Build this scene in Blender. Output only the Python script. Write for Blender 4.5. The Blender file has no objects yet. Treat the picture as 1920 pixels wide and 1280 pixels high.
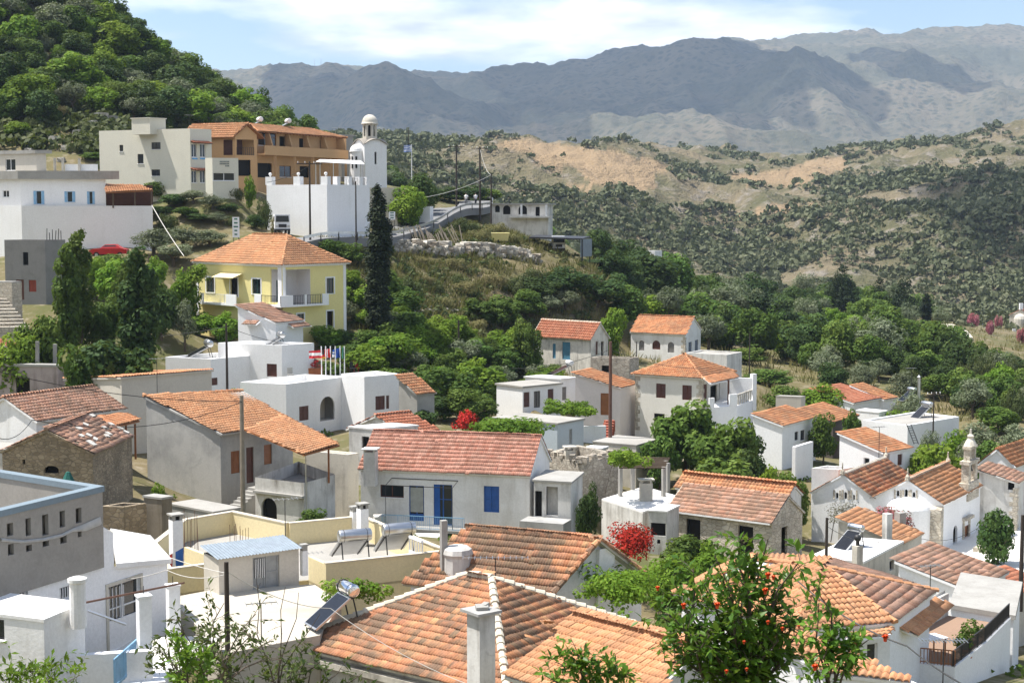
import bpy, bmesh, math, random
import numpy as np
from mathutils import Vector, Matrix
R_ = math.radians
random.seed(7); RNG = np.random.default_rng(11)
SC = bpy.context.scene; COL = SC.collection
# ------------------------------------------------------------------ camera, sky, sun, exposure
FPX, CXP, CYP, HOR = 3000.0, 960.0, 640.0, 380.0
TH = math.atan((CYP - HOR) / FPX); ZC = 40.0
cd = bpy.data.cameras.new('camera'); cam = bpy.data.objects.new('camera', cd); COL.objects.link(cam)
cam.location = (0, 0, ZC); cam.rotation_euler = (math.pi / 2 - TH, 0, 0)
cd.sensor_width = 36; cd.lens = 36 * FPX / 1920; cd.clip_start = 0.5; cd.clip_end = 60000
SC.camera = cam
SUN_EL, SUN_AZ = R_(65), R_(-82)          # azimuth from +Y (view direction) towards +X; negative = left
sdir = Vector((math.sin(SUN_AZ) * math.cos(SUN_EL), math.cos(SUN_AZ) * math.cos(SUN_EL), math.sin(SUN_EL)))
sl = bpy.data.lights.new('sun', 'SUN'); sl.energy = 5.0; sl.angle = R_(0.53); sl.color = (1, .955, .89)
so = bpy.data.objects.new('sun', sl); COL.objects.link(so); so.rotation_euler = sdir.to_track_quat('Z', 'Y').to_euler()
so.location = (0, 0, 400)
W = bpy.data.worlds.new('World'); SC.world = W; W.use_nodes = True
def build_world():
    nt = W.node_tree; n = nt.nodes; l = nt.links
    for x in list(n): n.remove(x)
    out = n.new('ShaderNodeOutputWorld'); bg = n.new('ShaderNodeBackground'); bg.inputs[1].default_value = .09
    sky = n.new('ShaderNodeTexSky'); sky.sky_type = 'NISHITA'; sky.sun_disc = False
    sky.sun_elevation = SUN_EL; sky.sun_rotation = SUN_AZ; sky.altitude = 300; sky.dust_density = .15; sky.ozone_density = 2.2; sky.air_density = .95
    tc = n.new('ShaderNodeTexCoord'); sp = n.new('ShaderNodeSeparateXYZ'); l.new(tc.outputs['Generated'], sp.inputs[0])
    # direction projected on a flat cloud deck
    mz = n.new('ShaderNodeMath'); mz.operation = 'ADD'; mz.inputs[1].default_value = .10; l.new(sp.outputs[2], mz.inputs[0])
    mm = n.new('ShaderNodeMath'); mm.operation = 'MAXIMUM'; mm.inputs[1].default_value = .03; l.new(mz.outputs[0], mm.inputs[0])
    dx = n.new('ShaderNodeMath'); dx.operation = 'DIVIDE'; l.new(sp.outputs[0], dx.inputs[0]); l.new(mm.outputs[0], dx.inputs[1])
    dy = n.new('ShaderNodeMath'); dy.operation = 'DIVIDE'; l.new(sp.outputs[1], dy.inputs[0]); l.new(mm.outputs[0], dy.inputs[1])
    cb = n.new('ShaderNodeCombineXYZ'); l.new(dx.outputs[0], cb.inputs[0]); l.new(dy.outputs[0], cb.inputs[1])
    mp = n.new('ShaderNodeMapping'); mp.inputs['Location'].default_value = (19.3, 22.8, 0); mp.inputs['Scale'].default_value = (1, .8, 1); l.new(cb.outputs[0], mp.inputs[0])
    nz = n.new('ShaderNodeTexNoise'); nz.inputs['Scale'].default_value = .62; nz.inputs['Detail'].default_value = 10; nz.inputs['Roughness'].default_value = .57; nz.inputs['Distortion'].default_value = .25
    l.new(mp.outputs[0], nz.inputs[0])
    rp = n.new('ShaderNodeValToRGB'); rp.color_ramp.elements[0].position = .475; rp.color_ramp.elements[1].position = .6; l.new(nz.outputs[0], rp.inputs[0])
    n2 = n.new('ShaderNodeTexNoise'); n2.inputs['Scale'].default_value = 2.6; n2.inputs['Detail'].default_value = 8; l.new(mp.outputs[0], n2.inputs[0])
    r2 = n.new('ShaderNodeValToRGB'); r2.color_ramp.elements[0].position = .36; r2.color_ramp.elements[1].position = .66
    r2.color_ramp.elements[0].color = (5.6, 6.1, 7.0, 1); r2.color_ramp.elements[1].color = (11.5, 11.6, 11.9, 1); l.new(n2.outputs[0], r2.inputs[0])
    mx = n.new('ShaderNodeMix'); mx.data_type = 'RGBA'; l.new(rp.outputs[0], mx.inputs[0]); l.new(sky.outputs[0], mx.inputs[6]); l.new(r2.outputs[0], mx.inputs[7])
    l.new(mx.outputs[2], bg.inputs[0]); l.new(bg.outputs[0], out.inputs[0])
build_world()
vs = SC.view_settings; vs.view_transform = 'Standard'; vs.look = 'None'; vs.exposure = 0.78; vs.gamma = 1; vs.use_curve_mapping = False
SC.render.engine = 'CYCLES'
cy = SC.cycles; cy.use_denoising = True; cy.max_bounces = 6; cy.diffuse_bounces = 3; cy.glossy_bounces = 2; cy.transmission_bounces = 3; cy.volume_bounces = 1; cy.transparent_max_bounces = 6
cy.caustics_reflective = False; cy.caustics_refractive = False

# ------------------------------------------------------------------ geometry helpers
CT, ST = math.cos(TH), math.sin(TH)
def ray(px, py):
    u = (px - CXP) / FPX; v = -(py - CYP) / FPX
    return Vector((u, CT + v * ST, -ST + v * CT))
def P(px, py, d):
    r = ray(px, py); return Vector((0, 0, ZC)) + r * (d / r.y)
def ZP(px, py, z):
    r = ray(px, py); return Vector((0, 0, ZC)) + r * ((z - ZC) / r.z)
def pix(p):
    q = Vector(p) - Vector((0, 0, ZC)); c = q.y * CT - q.z * ST; v = q.y * ST + q.z * CT
    return (CXP + FPX * q.x / c, CYP - FPX * v / c)
def yawpt(N, yaw, px):
    """point on the level line through N with plan direction yaw that is seen in column px"""
    dx, dy = math.cos(R_(yaw)), math.sin(R_(yaw)); lo = 0.0
    # solve pixel column by bisection
    best = None; prev = pix(N)[0]; t = 0; step = .05
    s0 = px - prev
    for i in range(2000):
        t += step; c = pix((N[0] + dx * t, N[1] + dy * t, N[2]))[0]
        if (px - c) * s0 <= 0: return Vector((N[0] + dx * t, N[1] + dy * t, N[2]))
    return Vector((N[0] + dx * t, N[1] + dy * t, N[2]))
def V(*a): return Vector(a)
def flat(p, z): return Vector((p[0], p[1], z))
def lerp(a, b, t): return a + (b - a) * t

class MB:
    def __init__(s): s.v = []; s.f = []
    def add(s, vs_, fs): o = len(s.v); s.v += [tuple(x) for x in vs_]; s.f += [tuple(i + o for i in f) for f in fs]; return s
    def quad(s, a, b, c, d): return s.add([a, b, c, d], [(0, 1, 2, 3)])
    def poly(s, pts): return s.add(pts, [tuple(range(len(pts)))])
    def hexa(s, b, t):   # b, t: 4 bottom and 4 top points, same order
        return s.add(list(b) + list(t), [(3, 2, 1, 0), (4, 5, 6, 7), (0, 1, 5, 4), (1, 2, 6, 5), (2, 3, 7, 6), (3, 0, 4, 7)])
    def fb(s, f, a, b, c, d, o, i): return s.hexa([f.pt(a, c, o), f.pt(b, c, o), f.pt(b, c, i), f.pt(a, c, i)], [f.pt(a, d, o), f.pt(b, d, o), f.pt(b, d, i), f.pt(a, d, i)])
    def box(s, c, sx, sy, sz, yaw=0, tilt=None):
        ca, sa = math.cos(yaw), math.sin(yaw); pts = []
        for z in (0, sz):
            for x, y in ((-sx / 2, -sy / 2), (sx / 2, -sy / 2), (sx / 2, sy / 2), (-sx / 2, sy / 2)):
                p = Vector((x, y, z))
                if tilt is not None: p = tilt @ p
                pts.append((c[0] + p.x * ca - p.y * sa, c[1] + p.x * sa + p.y * ca, c[2] + p.z))
        return s.hexa(pts[:4], pts[4:])
    def prism(s, pts, z0, z1):   # plan polygon counter-clockwise
        n = len(pts); s.add([(p[0], p[1], z0) for p in pts] + [(p[0], p[1], z1) for p in pts],
            [tuple(range(n - 1, -1, -1)), tuple(range(n, 2 * n))] + [(i, (i + 1) % n, n + (i + 1) % n, n + i) for i in range(n)]); return s
    def bar(s, a, b, w, h=None):   # rectangular bar a-b
        a, b = Vector(a), Vector(b); h = h or w; d = (b - a).normalized(); u = Vector((0, 0, 1)) if abs(d.z) < .95 else Vector((0, 1, 0))
        x = d.cross(u).normalized(); y = x.cross(d).normalized(); pts = [[c + x * sx * w / 2 + y * sy * h / 2 for sx, sy in ((-1, -1), (1, -1), (1, 1), (-1, 1))] for c in (a, b)]
        return s.hexa(pts[0], pts[1])
    def tube(s, pts, r, n=6, r1=None, cap=True):
        pts = [Vector(p) for p in pts]; m = len(pts); vs_ = []; r1 = r if r1 is None else r1
        for i, p in enumerate(pts):
            d = (pts[min(i + 1, m - 1)] - pts[max(i - 1, 0)]).normalized(); u = Vector((0, 0, 1)) if abs(d.z) < .9 else Vector((0, 1, 0))
            x = d.cross(u).normalized(); y = x.cross(d); rr = r + (r1 - r) * i / max(1, m - 1)
            vs_ += [p + x * math.cos(2 * math.pi * k / n) * rr + y * math.sin(2 * math.pi * k / n) * rr for k in range(n)]
        fs = [(i * n + k, i * n + (k + 1) % n, (i + 1) * n + (k + 1) % n, (i + 1) * n + k) for i in range(m - 1) for k in range(n)]
        if cap: fs += [tuple(range(n - 1, -1, -1)), tuple((m - 1) * n + k for k in range(n))]
        return s.add(vs_, fs)
    def lathe(s, c, prof, n=16):   # prof: list of (r, z)
        vs_ = [(c[0] + r * math.cos(2 * math.pi * k / n), c[1] + r * math.sin(2 * math.pi * k / n), c[2] + z) for r, z in prof for k in range(n)]
        fs = [(i * n + k, i * n + (k + 1) % n, (i + 1) * n + (k + 1) % n, (i + 1) * n + k) for i in range(len(prof) - 1) for k in range(n)]
        return s.add(vs_, fs)
    def build(s, name, mat, parent=None, kind=None, smooth=False, label=None):
        o0 = parent_world(parent)
        me = bpy.data.meshes.new(name); me.from_pydata([(v[0] - o0.x, v[1] - o0.y, v[2] - o0.z) for v in s.v], [], s.f); me.update()
        return link(name, me, mat, parent, kind, smooth, label)
def parent_world(p):
    o = Vector((0, 0, 0))
    while p is not None: o = o + Vector(p.location); p = p.parent
    return o
def link(name, me, mat, parent=None, kind=None, smooth=False, label=None):
    if mat is not None:
        me.materials.clear(); me.materials.append(mat)
    if smooth: me.polygons.foreach_set('use_smooth', [True] * len(me.polygons))
    o = bpy.data.objects.new(name, me); COL.objects.link(o); o.parent = parent
    if kind: o['kind'] = kind
    if label: o['label'] = label
    return o
def tag(o, label, cat, group=None):
    o['label'] = label; o['category'] = cat
    if group: o['group'] = group
    return o
def thing(name, loc, label, cat, group=None):
    o = bpy.data.objects.new(name, None); COL.objects.link(o); o.location = loc; o.empty_display_size = .2
    return tag(o, label, cat, group)
def np_mesh(name, v, f, attr=None):
    """v (n,3), f (m,k) same-size faces; attr (n,) stored as float point attribute 'tint'"""
    me = bpy.data.meshes.new(name); n, m, k = len(v), len(f), f.shape[1]
    me.vertices.add(n); me.vertices.foreach_set('co', np.ascontiguousarray(v, dtype=np.float32).ravel())
    me.loops.add(m * k); me.loops.foreach_set('vertex_index', np.ascontiguousarray(f, dtype=np.int32).ravel())
    me.polygons.add(m); me.polygons.foreach_set('loop_start', np.arange(0, m * k, k, dtype=np.int32)); me.polygons.foreach_set('loop_total', np.full(m, k, dtype=np.int32))
    me.update(calc_edges=True)
    if attr is not None:
        a = me.attributes.new('tint', 'FLOAT', 'POINT'); a.data.foreach_set('value', np.ascontiguousarray(attr, dtype=np.float32))
    return me

# ------------------------------------------------------------------ materials
_M = {}
def newmat(name):
    m = bpy.data.materials.new(name); m.use_nodes = True; nt = m.node_tree
    b = nt.nodes['Principled BSDF']; return m, nt, nt.nodes, nt.links, b
def ramp(n, els):
    r = n.new('ShaderNodeValToRGB'); cr = r.color_ramp
    while len(cr.elements) > 1: cr.elements.remove(cr.elements[-1])
    cr.elements[0].position = els[0][0]; cr.elements[0].color = (*els[0][1], 1)
    for p, c in els[1:]:
        e = cr.elements.new(p); e.color = (*c, 1)
    return r
def noise(n, l, co, scale, detail=5, rough=.55, dist=0):
    t = n.new('ShaderNodeTexNoise'); t.inputs['Scale'].default_value = scale; t.inputs['Detail'].default_value = detail
    t.inputs['Roughness'].default_value = rough; t.inputs['Distortion'].default_value = dist
    if co is not None: l.new(co, t.inputs[0])
    return t
def mixc(n, l, fac, a, b, mode='MIX'):
    m = n.new('ShaderNodeMix'); m.data_type = 'RGBA'; m.blend_type = mode
    for s, i in ((fac, 0), (a, 6), (b, 7)):
        if hasattr(s, 'is_linked') or hasattr(s, 'links'): l.new(s, m.inputs[i])
        elif i == 0: m.inputs[0].default_value = s
        else: m.inputs[i].default_value = (*s, 1)
    return m.outputs[2]
def bump(n, l, b, h, strength=.3, dist=.02):
    bp = n.new('ShaderNodeBump'); bp.inputs['Strength'].default_value = strength; bp.inputs['Distance'].default_value = dist
    l.new(h, bp.inputs['Height']); l.new(bp.outputs[0], b.inputs['Normal']); return bp
def wpos(n): return n.new('ShaderNodeNewGeometry').outputs['Position']
def plaster(name, col, stain=(.35, .33, .3), amt=.35, streak=.5, scale=.45, rough=.9):
    if name in _M: return _M[name]
    m, nt, n, l, b = newmat(name); g = wpos(n)
    mp = n.new('ShaderNodeMapping'); mp.inputs['Scale'].default_value = (1.6, 1.6, .22); l.new(g, mp.inputs[0])
    a = noise(n, l, g, scale, 7, .62); st = noise(n, l, mp.outputs[0], 1.3, 6, .6); fi = noise(n, l, g, 9, 4)
    r1 = ramp(n, [(.46, (0, 0, 0)), (.78, (1, 1, 1))]); l.new(a.outputs[0], r1.inputs[0])
    r2 = ramp(n, [(.5, (0, 0, 0)), (.8, (1, 1, 1))]); l.new(st.outputs[0], r2.inputs[0])
    ad = n.new('ShaderNodeMath'); ad.operation = 'MULTIPLY_ADD'; l.new(r2.outputs[0], ad.inputs[0]); ad.inputs[1].default_value = streak; l.new(r1.outputs[0], ad.inputs[2])
    mu = n.new('ShaderNodeMath'); mu.operation = 'MULTIPLY'; mu.use_clamp = True; l.new(ad.outputs[0], mu.inputs[0]); mu.inputs[1].default_value = amt
    pa = noise(n, l, g, scale * 1.7, 9, .7, .6); rpa = ramp(n, [(.615, (0, 0, 0)), (.635, (1, 1, 1))]); l.new(pa.outputs[0], rpa.inputs[0]); pm = n.new('ShaderNodeMath'); pm.operation = 'MULTIPLY'; l.new(rpa.outputs[0], pm.inputs[0]); pm.inputs[1].default_value = min(.6, amt * .75)
    c = mixc(n, l, mu.outputs[0], col, stain); c = mixc(n, l, pm.outputs[0], c, tuple(.55 * x + .45 * y for x, y in zip(col, stain)))
    r3 = ramp(n, [(.3, (.93, .93, .93)), (.7, (1.04, 1.04, 1.04))]); l.new(fi.outputs[0], r3.inputs[0])
    c = mixc(n, l, 1.0, c, r3.outputs[0], 'MULTIPLY')
    l.new(c, b.inputs['Base Color']); b.inputs['Roughness'].default_value = rough; b.inputs['Specular IOR Level'].default_value = .2
    bump(n, l, b, fi.outputs[0], .25, .03); _M[name] = m; return m
def plain(name, col, rough=.6, metal=0, var=.15, scale=3, spec=.4):
    if name in _M: return _M[name]
    m, nt, n, l, b = newmat(name); g = wpos(n); a = noise(n, l, g, scale, 5)
    r = ramp(n, [(.3, tuple(1 - var for _ in range(3))), (.7, (1 + var,) * 3)]); l.new(a.outputs[0], r.inputs[0])
    l.new(mixc(n, l, 1.0, col, r.outputs[0], 'MULTIPLY'), b.inputs['Base Color'])
    b.inputs['Roughness'].default_value = rough; b.inputs['Metallic'].default_value = metal; b.inputs['Specular IOR Level'].default_value = spec
    _M[name] = m; return m
def stonemat(name, c1, c2, mortar, scale=2.2, amt=1.0, bumpd=.06):
    if name in _M: return _M[name]
    m, nt, n, l, b = newmat(name); g = wpos(n)
    mp = n.new('ShaderNodeMapping'); mp.inputs['Scale'].default_value = (1, 1, 1.7); l.new(g, mp.inputs[0])
    wn = noise(n, l, mp.outputs[0], 1.5, 3); wm = mixc(n, l, .12, mp.outputs[0], wn.outputs['Color'], 'ADD')
    v = n.new('ShaderNodeTexVoronoi'); v.inputs['Scale'].default_value = scale; l.new(wm, v.inputs[0])
    e = n.new('ShaderNodeTexVoronoi'); e.feature = 'DISTANCE_TO_EDGE'; e.inputs['Scale'].default_value = scale; l.new(wm, e.inputs[0])
    re = ramp(n, [(.02, (0, 0, 0)), (.09, (1, 1, 1))]); l.new(e.outputs[0], re.inputs[0])
    sp = n.new('ShaderNodeSeparateColor'); l.new(v.outputs['Color'], sp.inputs[0])
    c = mixc(n, l, sp.outputs[0], c1, c2); c = mixc(n, l, re.outputs[0], mortar, c)
    a = noise(n, l, g, .6, 6); ra = ramp(n, [(.35, (.75, .74, .72)), (.65, (1.15, 1.12, 1.08))]); l.new(a.outputs[0], ra.inputs[0])
    c = mixc(n, l, 1.0, c, ra.outputs[0], 'MULTIPLY'); l.new(c, b.inputs['Base Color']); b.inputs['Roughness'].default_value = .95
    bump(n, l, b, re.outputs[0], .6, bumpd); _M[name] = m; return m
def tilemat(name, cols, grime=(.16, .12, .085), gamt=.5, gscale=.5):
    """cols: ramp colours picked by each tile's own 'tint'; grey-brown lichen patches across the roof"""
    if name in _M: return _M[name]
    m, nt, n, l, b = newmat(name); at = n.new('ShaderNodeAttribute'); at.attribute_name = 'tint'; g = wpos(n)
    k = len(cols); r = ramp(n, [(i / (k - 1) if k > 1 else 0, c) for i, c in enumerate(cols)]); l.new(at.outputs['Fac'], r.inputs[0])
    a = noise(n, l, g, gscale, 6, .65); w = n.new('ShaderNodeTexWhiteNoise'); w.noise_dimensions = '1D'; l.new(at.outputs['Fac'], w.inputs['W'])
    ad = n.new('ShaderNodeMath'); ad.operation = 'MULTIPLY_ADD'; l.new(w.outputs[0], ad.inputs[0]); ad.inputs[1].default_value = .22; l.new(a.outputs[0], ad.inputs[2])
    rg = ramp(n, [(.56, (0, 0, 0)), (.68, (1, 1, 1))]); l.new(ad.outputs[0], rg.inputs[0])
    mu = n.new('ShaderNodeMath'); mu.operation = 'MULTIPLY'; mu.inputs[1].default_value = gamt; l.new(rg.outputs[0], mu.inputs[0])
    c = mixc(n, l, mu.outputs[0], r.outputs[0], grime)
    f = noise(n, l, g, 14, 4); rf = ramp(n, [(.3, (.8, .8, .8)), (.7, (1.15, 1.15, 1.15))]); l.new(f.outputs[0], rf.inputs[0])
    l.new(mixc(n, l, 1.0, c, rf.outputs[0], 'MULTIPLY'), b.inputs['Base Color']); b.inputs['Roughness'].default_value = .85; b.inputs['Specular IOR Level'].default_value = .25
    _M[name] = m; return m
def leafmat(name, c1, c2, c3=None, trans=.3, rough=.6, spec=.1):
    if name in _M: return _M[name]
    m, nt, n, l, b = newmat(name); at = n.new('ShaderNodeAttribute'); at.attribute_name = 'tint'
    oi = n.new('ShaderNodeObjectInfo'); r = ramp(n, [(0, c1), (.55, c2), (1, c3 or c2)]); l.new(at.outputs['Fac'], r.inputs[0])
    hv = n.new('ShaderNodeHueSaturation'); mr = n.new('ShaderNodeMapRange'); mr.inputs[3].default_value = .78; mr.inputs[4].default_value = 1.22; l.new(oi.outputs['Random'], mr.inputs[0])
    l.new(mr.outputs[0], hv.inputs['Value']); hm = n.new('ShaderNodeMapRange'); hm.inputs[3].default_value = .487; hm.inputs[4].default_value = .513; wn = n.new('ShaderNodeTexWhiteNoise'); wn.noise_dimensions = '1D'; l.new(oi.outputs['Random'], wn.inputs['W']); l.new(wn.outputs[0], hm.inputs[0]); l.new(hm.outputs[0], hv.inputs['Hue']); l.new(r.outputs[0], hv.inputs['Color'])
    l.new(hv.outputs[0], b.inputs['Base Color']); b.inputs['Roughness'].default_value = rough; b.inputs['Specular IOR Level'].default_value = spec
    t = n.new('ShaderNodeBsdfTranslucent'); tcol = mixc(n, l, .5, hv.outputs[0], (.20, .26, .03)); l.new(tcol, t.inputs[0])
    ms = n.new('ShaderNodeMixShader'); ms.inputs[0].default_value = trans; l.new(b.outputs[0], ms.inputs[1]); l.new(t.outputs[0], ms.inputs[2])
    l.new(ms.outputs[0], n['Material Output'].inputs[0]); _M[name] = m; return m
def glassmat():
    return plain('window_glass', (.02, .025, .03), .08, 0, .1, 2, .6)
WHITE = plaster('white_plaster', (.81, .805, .79), (.42, .39, .34), .45, .8, .4)
WHITE2 = plaster('clean_whitewash', (.85, .85, .85), (.55, .53, .5), .2, .8, .35)
OLDW = plaster('old_whitewash', (.66, .645, .61), (.25, .23, .2), .75, 1.0, .5)
OFFW = plaster('weathered_cream_plaster', (.6, .56, .48), (.22, .2, .17), .7, .9, .5)
GREYC = plaster('grey_cement_render', (.44, .43, .405), (.24, .24, .235), 1.0, .35, .42)
CONC = plaster('bare_concrete', (.36, .35, .325), (.2, .19, .17), .6, .5, .6)
ROOFC = plaster('concrete_roof_screed', (.36, .345, .315), (.2, .185, .16), .6, 0, .4)
ROOFW = plaster('whitewashed_roof', (.8, .79, .77), (.5, .47, .42), .4, 0, .3)
CREAM = plaster('cream_paint', (.7, .67, .56), (.5, .47, .4), .22, .5)
BEIGE = plaster('beige_render', (.58, .54, .47), (.4, .37, .32), .4, .4)
YEL = plaster('yellow_paint', (.78, .69, .31), (.7, .62, .3), .2, .2)
PALEY = plaster('pale_yellow_paint', (.74, .63, .38), (.55, .48, .33), .25, .4)
ORANGEP = plaster('orange_paint', (.6, .37, .19), (.42, .26, .14), .25, .3)
STONE = stonemat('rubble_stone', (.34, .3, .25), (.5, .46, .39), (.28, .25, .21), 2.4)
STONEL = stonemat('pale_rubble_stone', (.5, .45, .37), (.62, .58, .5), (.4, .36, .3), 2.6)
OLDSTONE = stonemat('brown_rubble_stone', (.24, .19, .13), (.38, .31, .22), (.22, .18, .13), 3.2)
BLOCK = plaster('grey_block_wall', (.25, .245, .235), (.15, .145, .14), .5, .2, 1.2)
BLUE = plain('blue_paint', (.015, .09, .33), .4)
LBLUE = plain('light_blue_paint', (.22, .42, .62), .5)
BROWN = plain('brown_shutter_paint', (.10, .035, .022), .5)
WOODO = plain('orange_brown_wood', (.28, .11, .04), .55)
WOOD = plain('weathered_wood', (.12, .085, .055), .8)
POLEW = plain('dark_pole_wood', (.05, .038, .03), .85)
POLEL = plain('pale_pole_wood', (.26, .22, .17), .85)
DARK = plain('interior_shade_black', (.012, .011, .010), .9)  # near-black standing in for shade inside openings, flues and the cistern
GLASS = glassmat()
METAL = plain('galvanised_metal', (.55, .56, .57), .32, .9, .08)
CHROME = plain('polished_steel', (.75, .76, .78), .12, 1, .03)
DKMET = plain('dark_iron', (.03, .03, .032), .5)
PANEL = plain('solar_collector_glass', (.012, .013, .017), .15)
WIRE = plain('black_cable', (.015, .015, .015), .6)
WIREL = plain('pale_cable', (.5, .48, .44), .6)
RIDGEW = plaster('whitewashed_mortar', (.62, .56, .45), (.36, .31, .24), .7, 0, 1.2)
T_PINK = tilemat('pink_red_tile', [(.44, .19, .13), (.52, .25, .18), (.58, .31, .23), (.48, .22, .16)], gamt=.3)
T_ORANGE = tilemat('orange_tile', [(0.438, 0.168, 0.075), (0.528, 0.236, 0.112), (0.591, 0.296, 0.148), (0.483, 0.202, 0.094)], gamt=.4)
T_OLD = tilemat('old_mixed_tile', [(0.375, 0.160, 0.083), (0.505, 0.235, 0.115), (0.462, 0.201, 0.115), (0.577, 0.324, 0.161), (0.433, 0.214, 0.126), (0.505, 0.228, 0.120), (0.404, 0.235, 0.132)], gamt=.85, gscale=.55)
T_NEW = tilemat('new_salmon_tile', [(0.506, 0.233, 0.115), (0.578, 0.293, 0.147), (0.542, 0.259, 0.126), (0.623, 0.336, 0.180)], gamt=.3, gscale=.4)
T_BROWN = tilemat('brown_weathered_tile', [(.37, .19, .125), (.47, .26, .175), (.43, .27, .2), (.52, .29, .19)], gamt=.55)
T_RED = tilemat('brick_red_tile', [(.4, .14, .08), (.48, .18, .1), (.52, .22, .13)], gamt=.2)
def lat(ix, iy, seed):
    h = (ix.astype(np.int64) * 374761393 + iy.astype(np.int64) * 668265263 + seed * 974634777) & 0x7fffffff
    h = ((h ^ (h >> 13)) * 1274126177) & 0x7fffffff; return ((h ^ (h >> 16)) & 0xffff) / 65535.0
def vnoise(x, y, seed=0):
    ix, iy = np.floor(x), np.floor(y); fx, fy = x - ix, y - iy; fx, fy = fx * fx * (3 - 2 * fx), fy * fy * (3 - 2 * fy)
    a, b, c, d = lat(ix, iy, seed), lat(ix + 1, iy, seed), lat(ix, iy + 1, seed), lat(ix + 1, iy + 1, seed); return (a + (b - a) * fx) * (1 - fy) + (c + (d - c) * fx) * fy
def fbm(x, y, oct_=5, seed=0, ridged=False):
    s = np.zeros_like(x); amp = 1.0; tot = 0
    for o in range(oct_):
        n = vnoise(x * 2 ** o, y * 2 ** o, seed + o)
        s += amp * ((1 - np.abs(2 * n - 1)) if ridged else n); tot += amp; amp *= .5
    return s / tot
# ------------------------------------------------------------------ tiles and roofs
def in_poly(x, y, poly):
    ins = np.zeros(x.shape, bool); n = len(poly); j = n - 1
    for i in range(n):
        xi, yi = poly[i]; xj, yj = poly[j]
        if yi != yj: ins ^= ((yi > y) != (yj > y)) & (x < (xj - xi) * (y - yi) / (yj - yi) + xi)
        j = i
    return ins
TST = {'french': (.25, .36, .42, [0, .1, .22, .5, .6, .72, 1], [.004, .034, 0, 0, .034, 0, .004]),
       'roman': (.22, .34, .42, [0, .12, .3, .5, .7, .88, 1], [0, .012, .052, .066, .052, .012, 0]),
       'lod': (.26, .38, .44, [0, .3, .5, .7, 1], [0, .045, .06, .045, 0]),
       'wide': (.34, .36, .42, [0, .12, .25, .5, .62, .75, 1], [0, .022, 0, 0, .022, 0, 0])}
def tile_template(style):
    w, ex, ln, xs, zs = TST[style]; k = len(xs); v = []
    for y, dz in ((0, -.012), (0, .022 if style == 'wide' else .046), (ln, 0)):
        for x, z in zip(xs, zs): v.append((x * w, y, z + dz))
    f = [(i, i + 1, k + i + 1, k + i) for i in range(k - 1)] + [(k + i, k + i + 1, 2 * k + i + 1, 2 * k + i) for i in range(k - 1)]
    return np.array(v), np.array(f)
def face_frame(pts):
    e = (pts[1] - pts[0]).normalized(); n = Vector((0, 0, 0))
    for i in range(1, len(pts) - 1): n += (pts[i] - pts[0]).cross(pts[i + 1] - pts[0])
    n.normalize()
    if n.z < 0: n = -n
    s = n.cross(e)
    if sum((p - pts[0]).dot(s) for p in pts) < 0: s = -s
    return e, s, n
_tilemesh = {}
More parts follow.
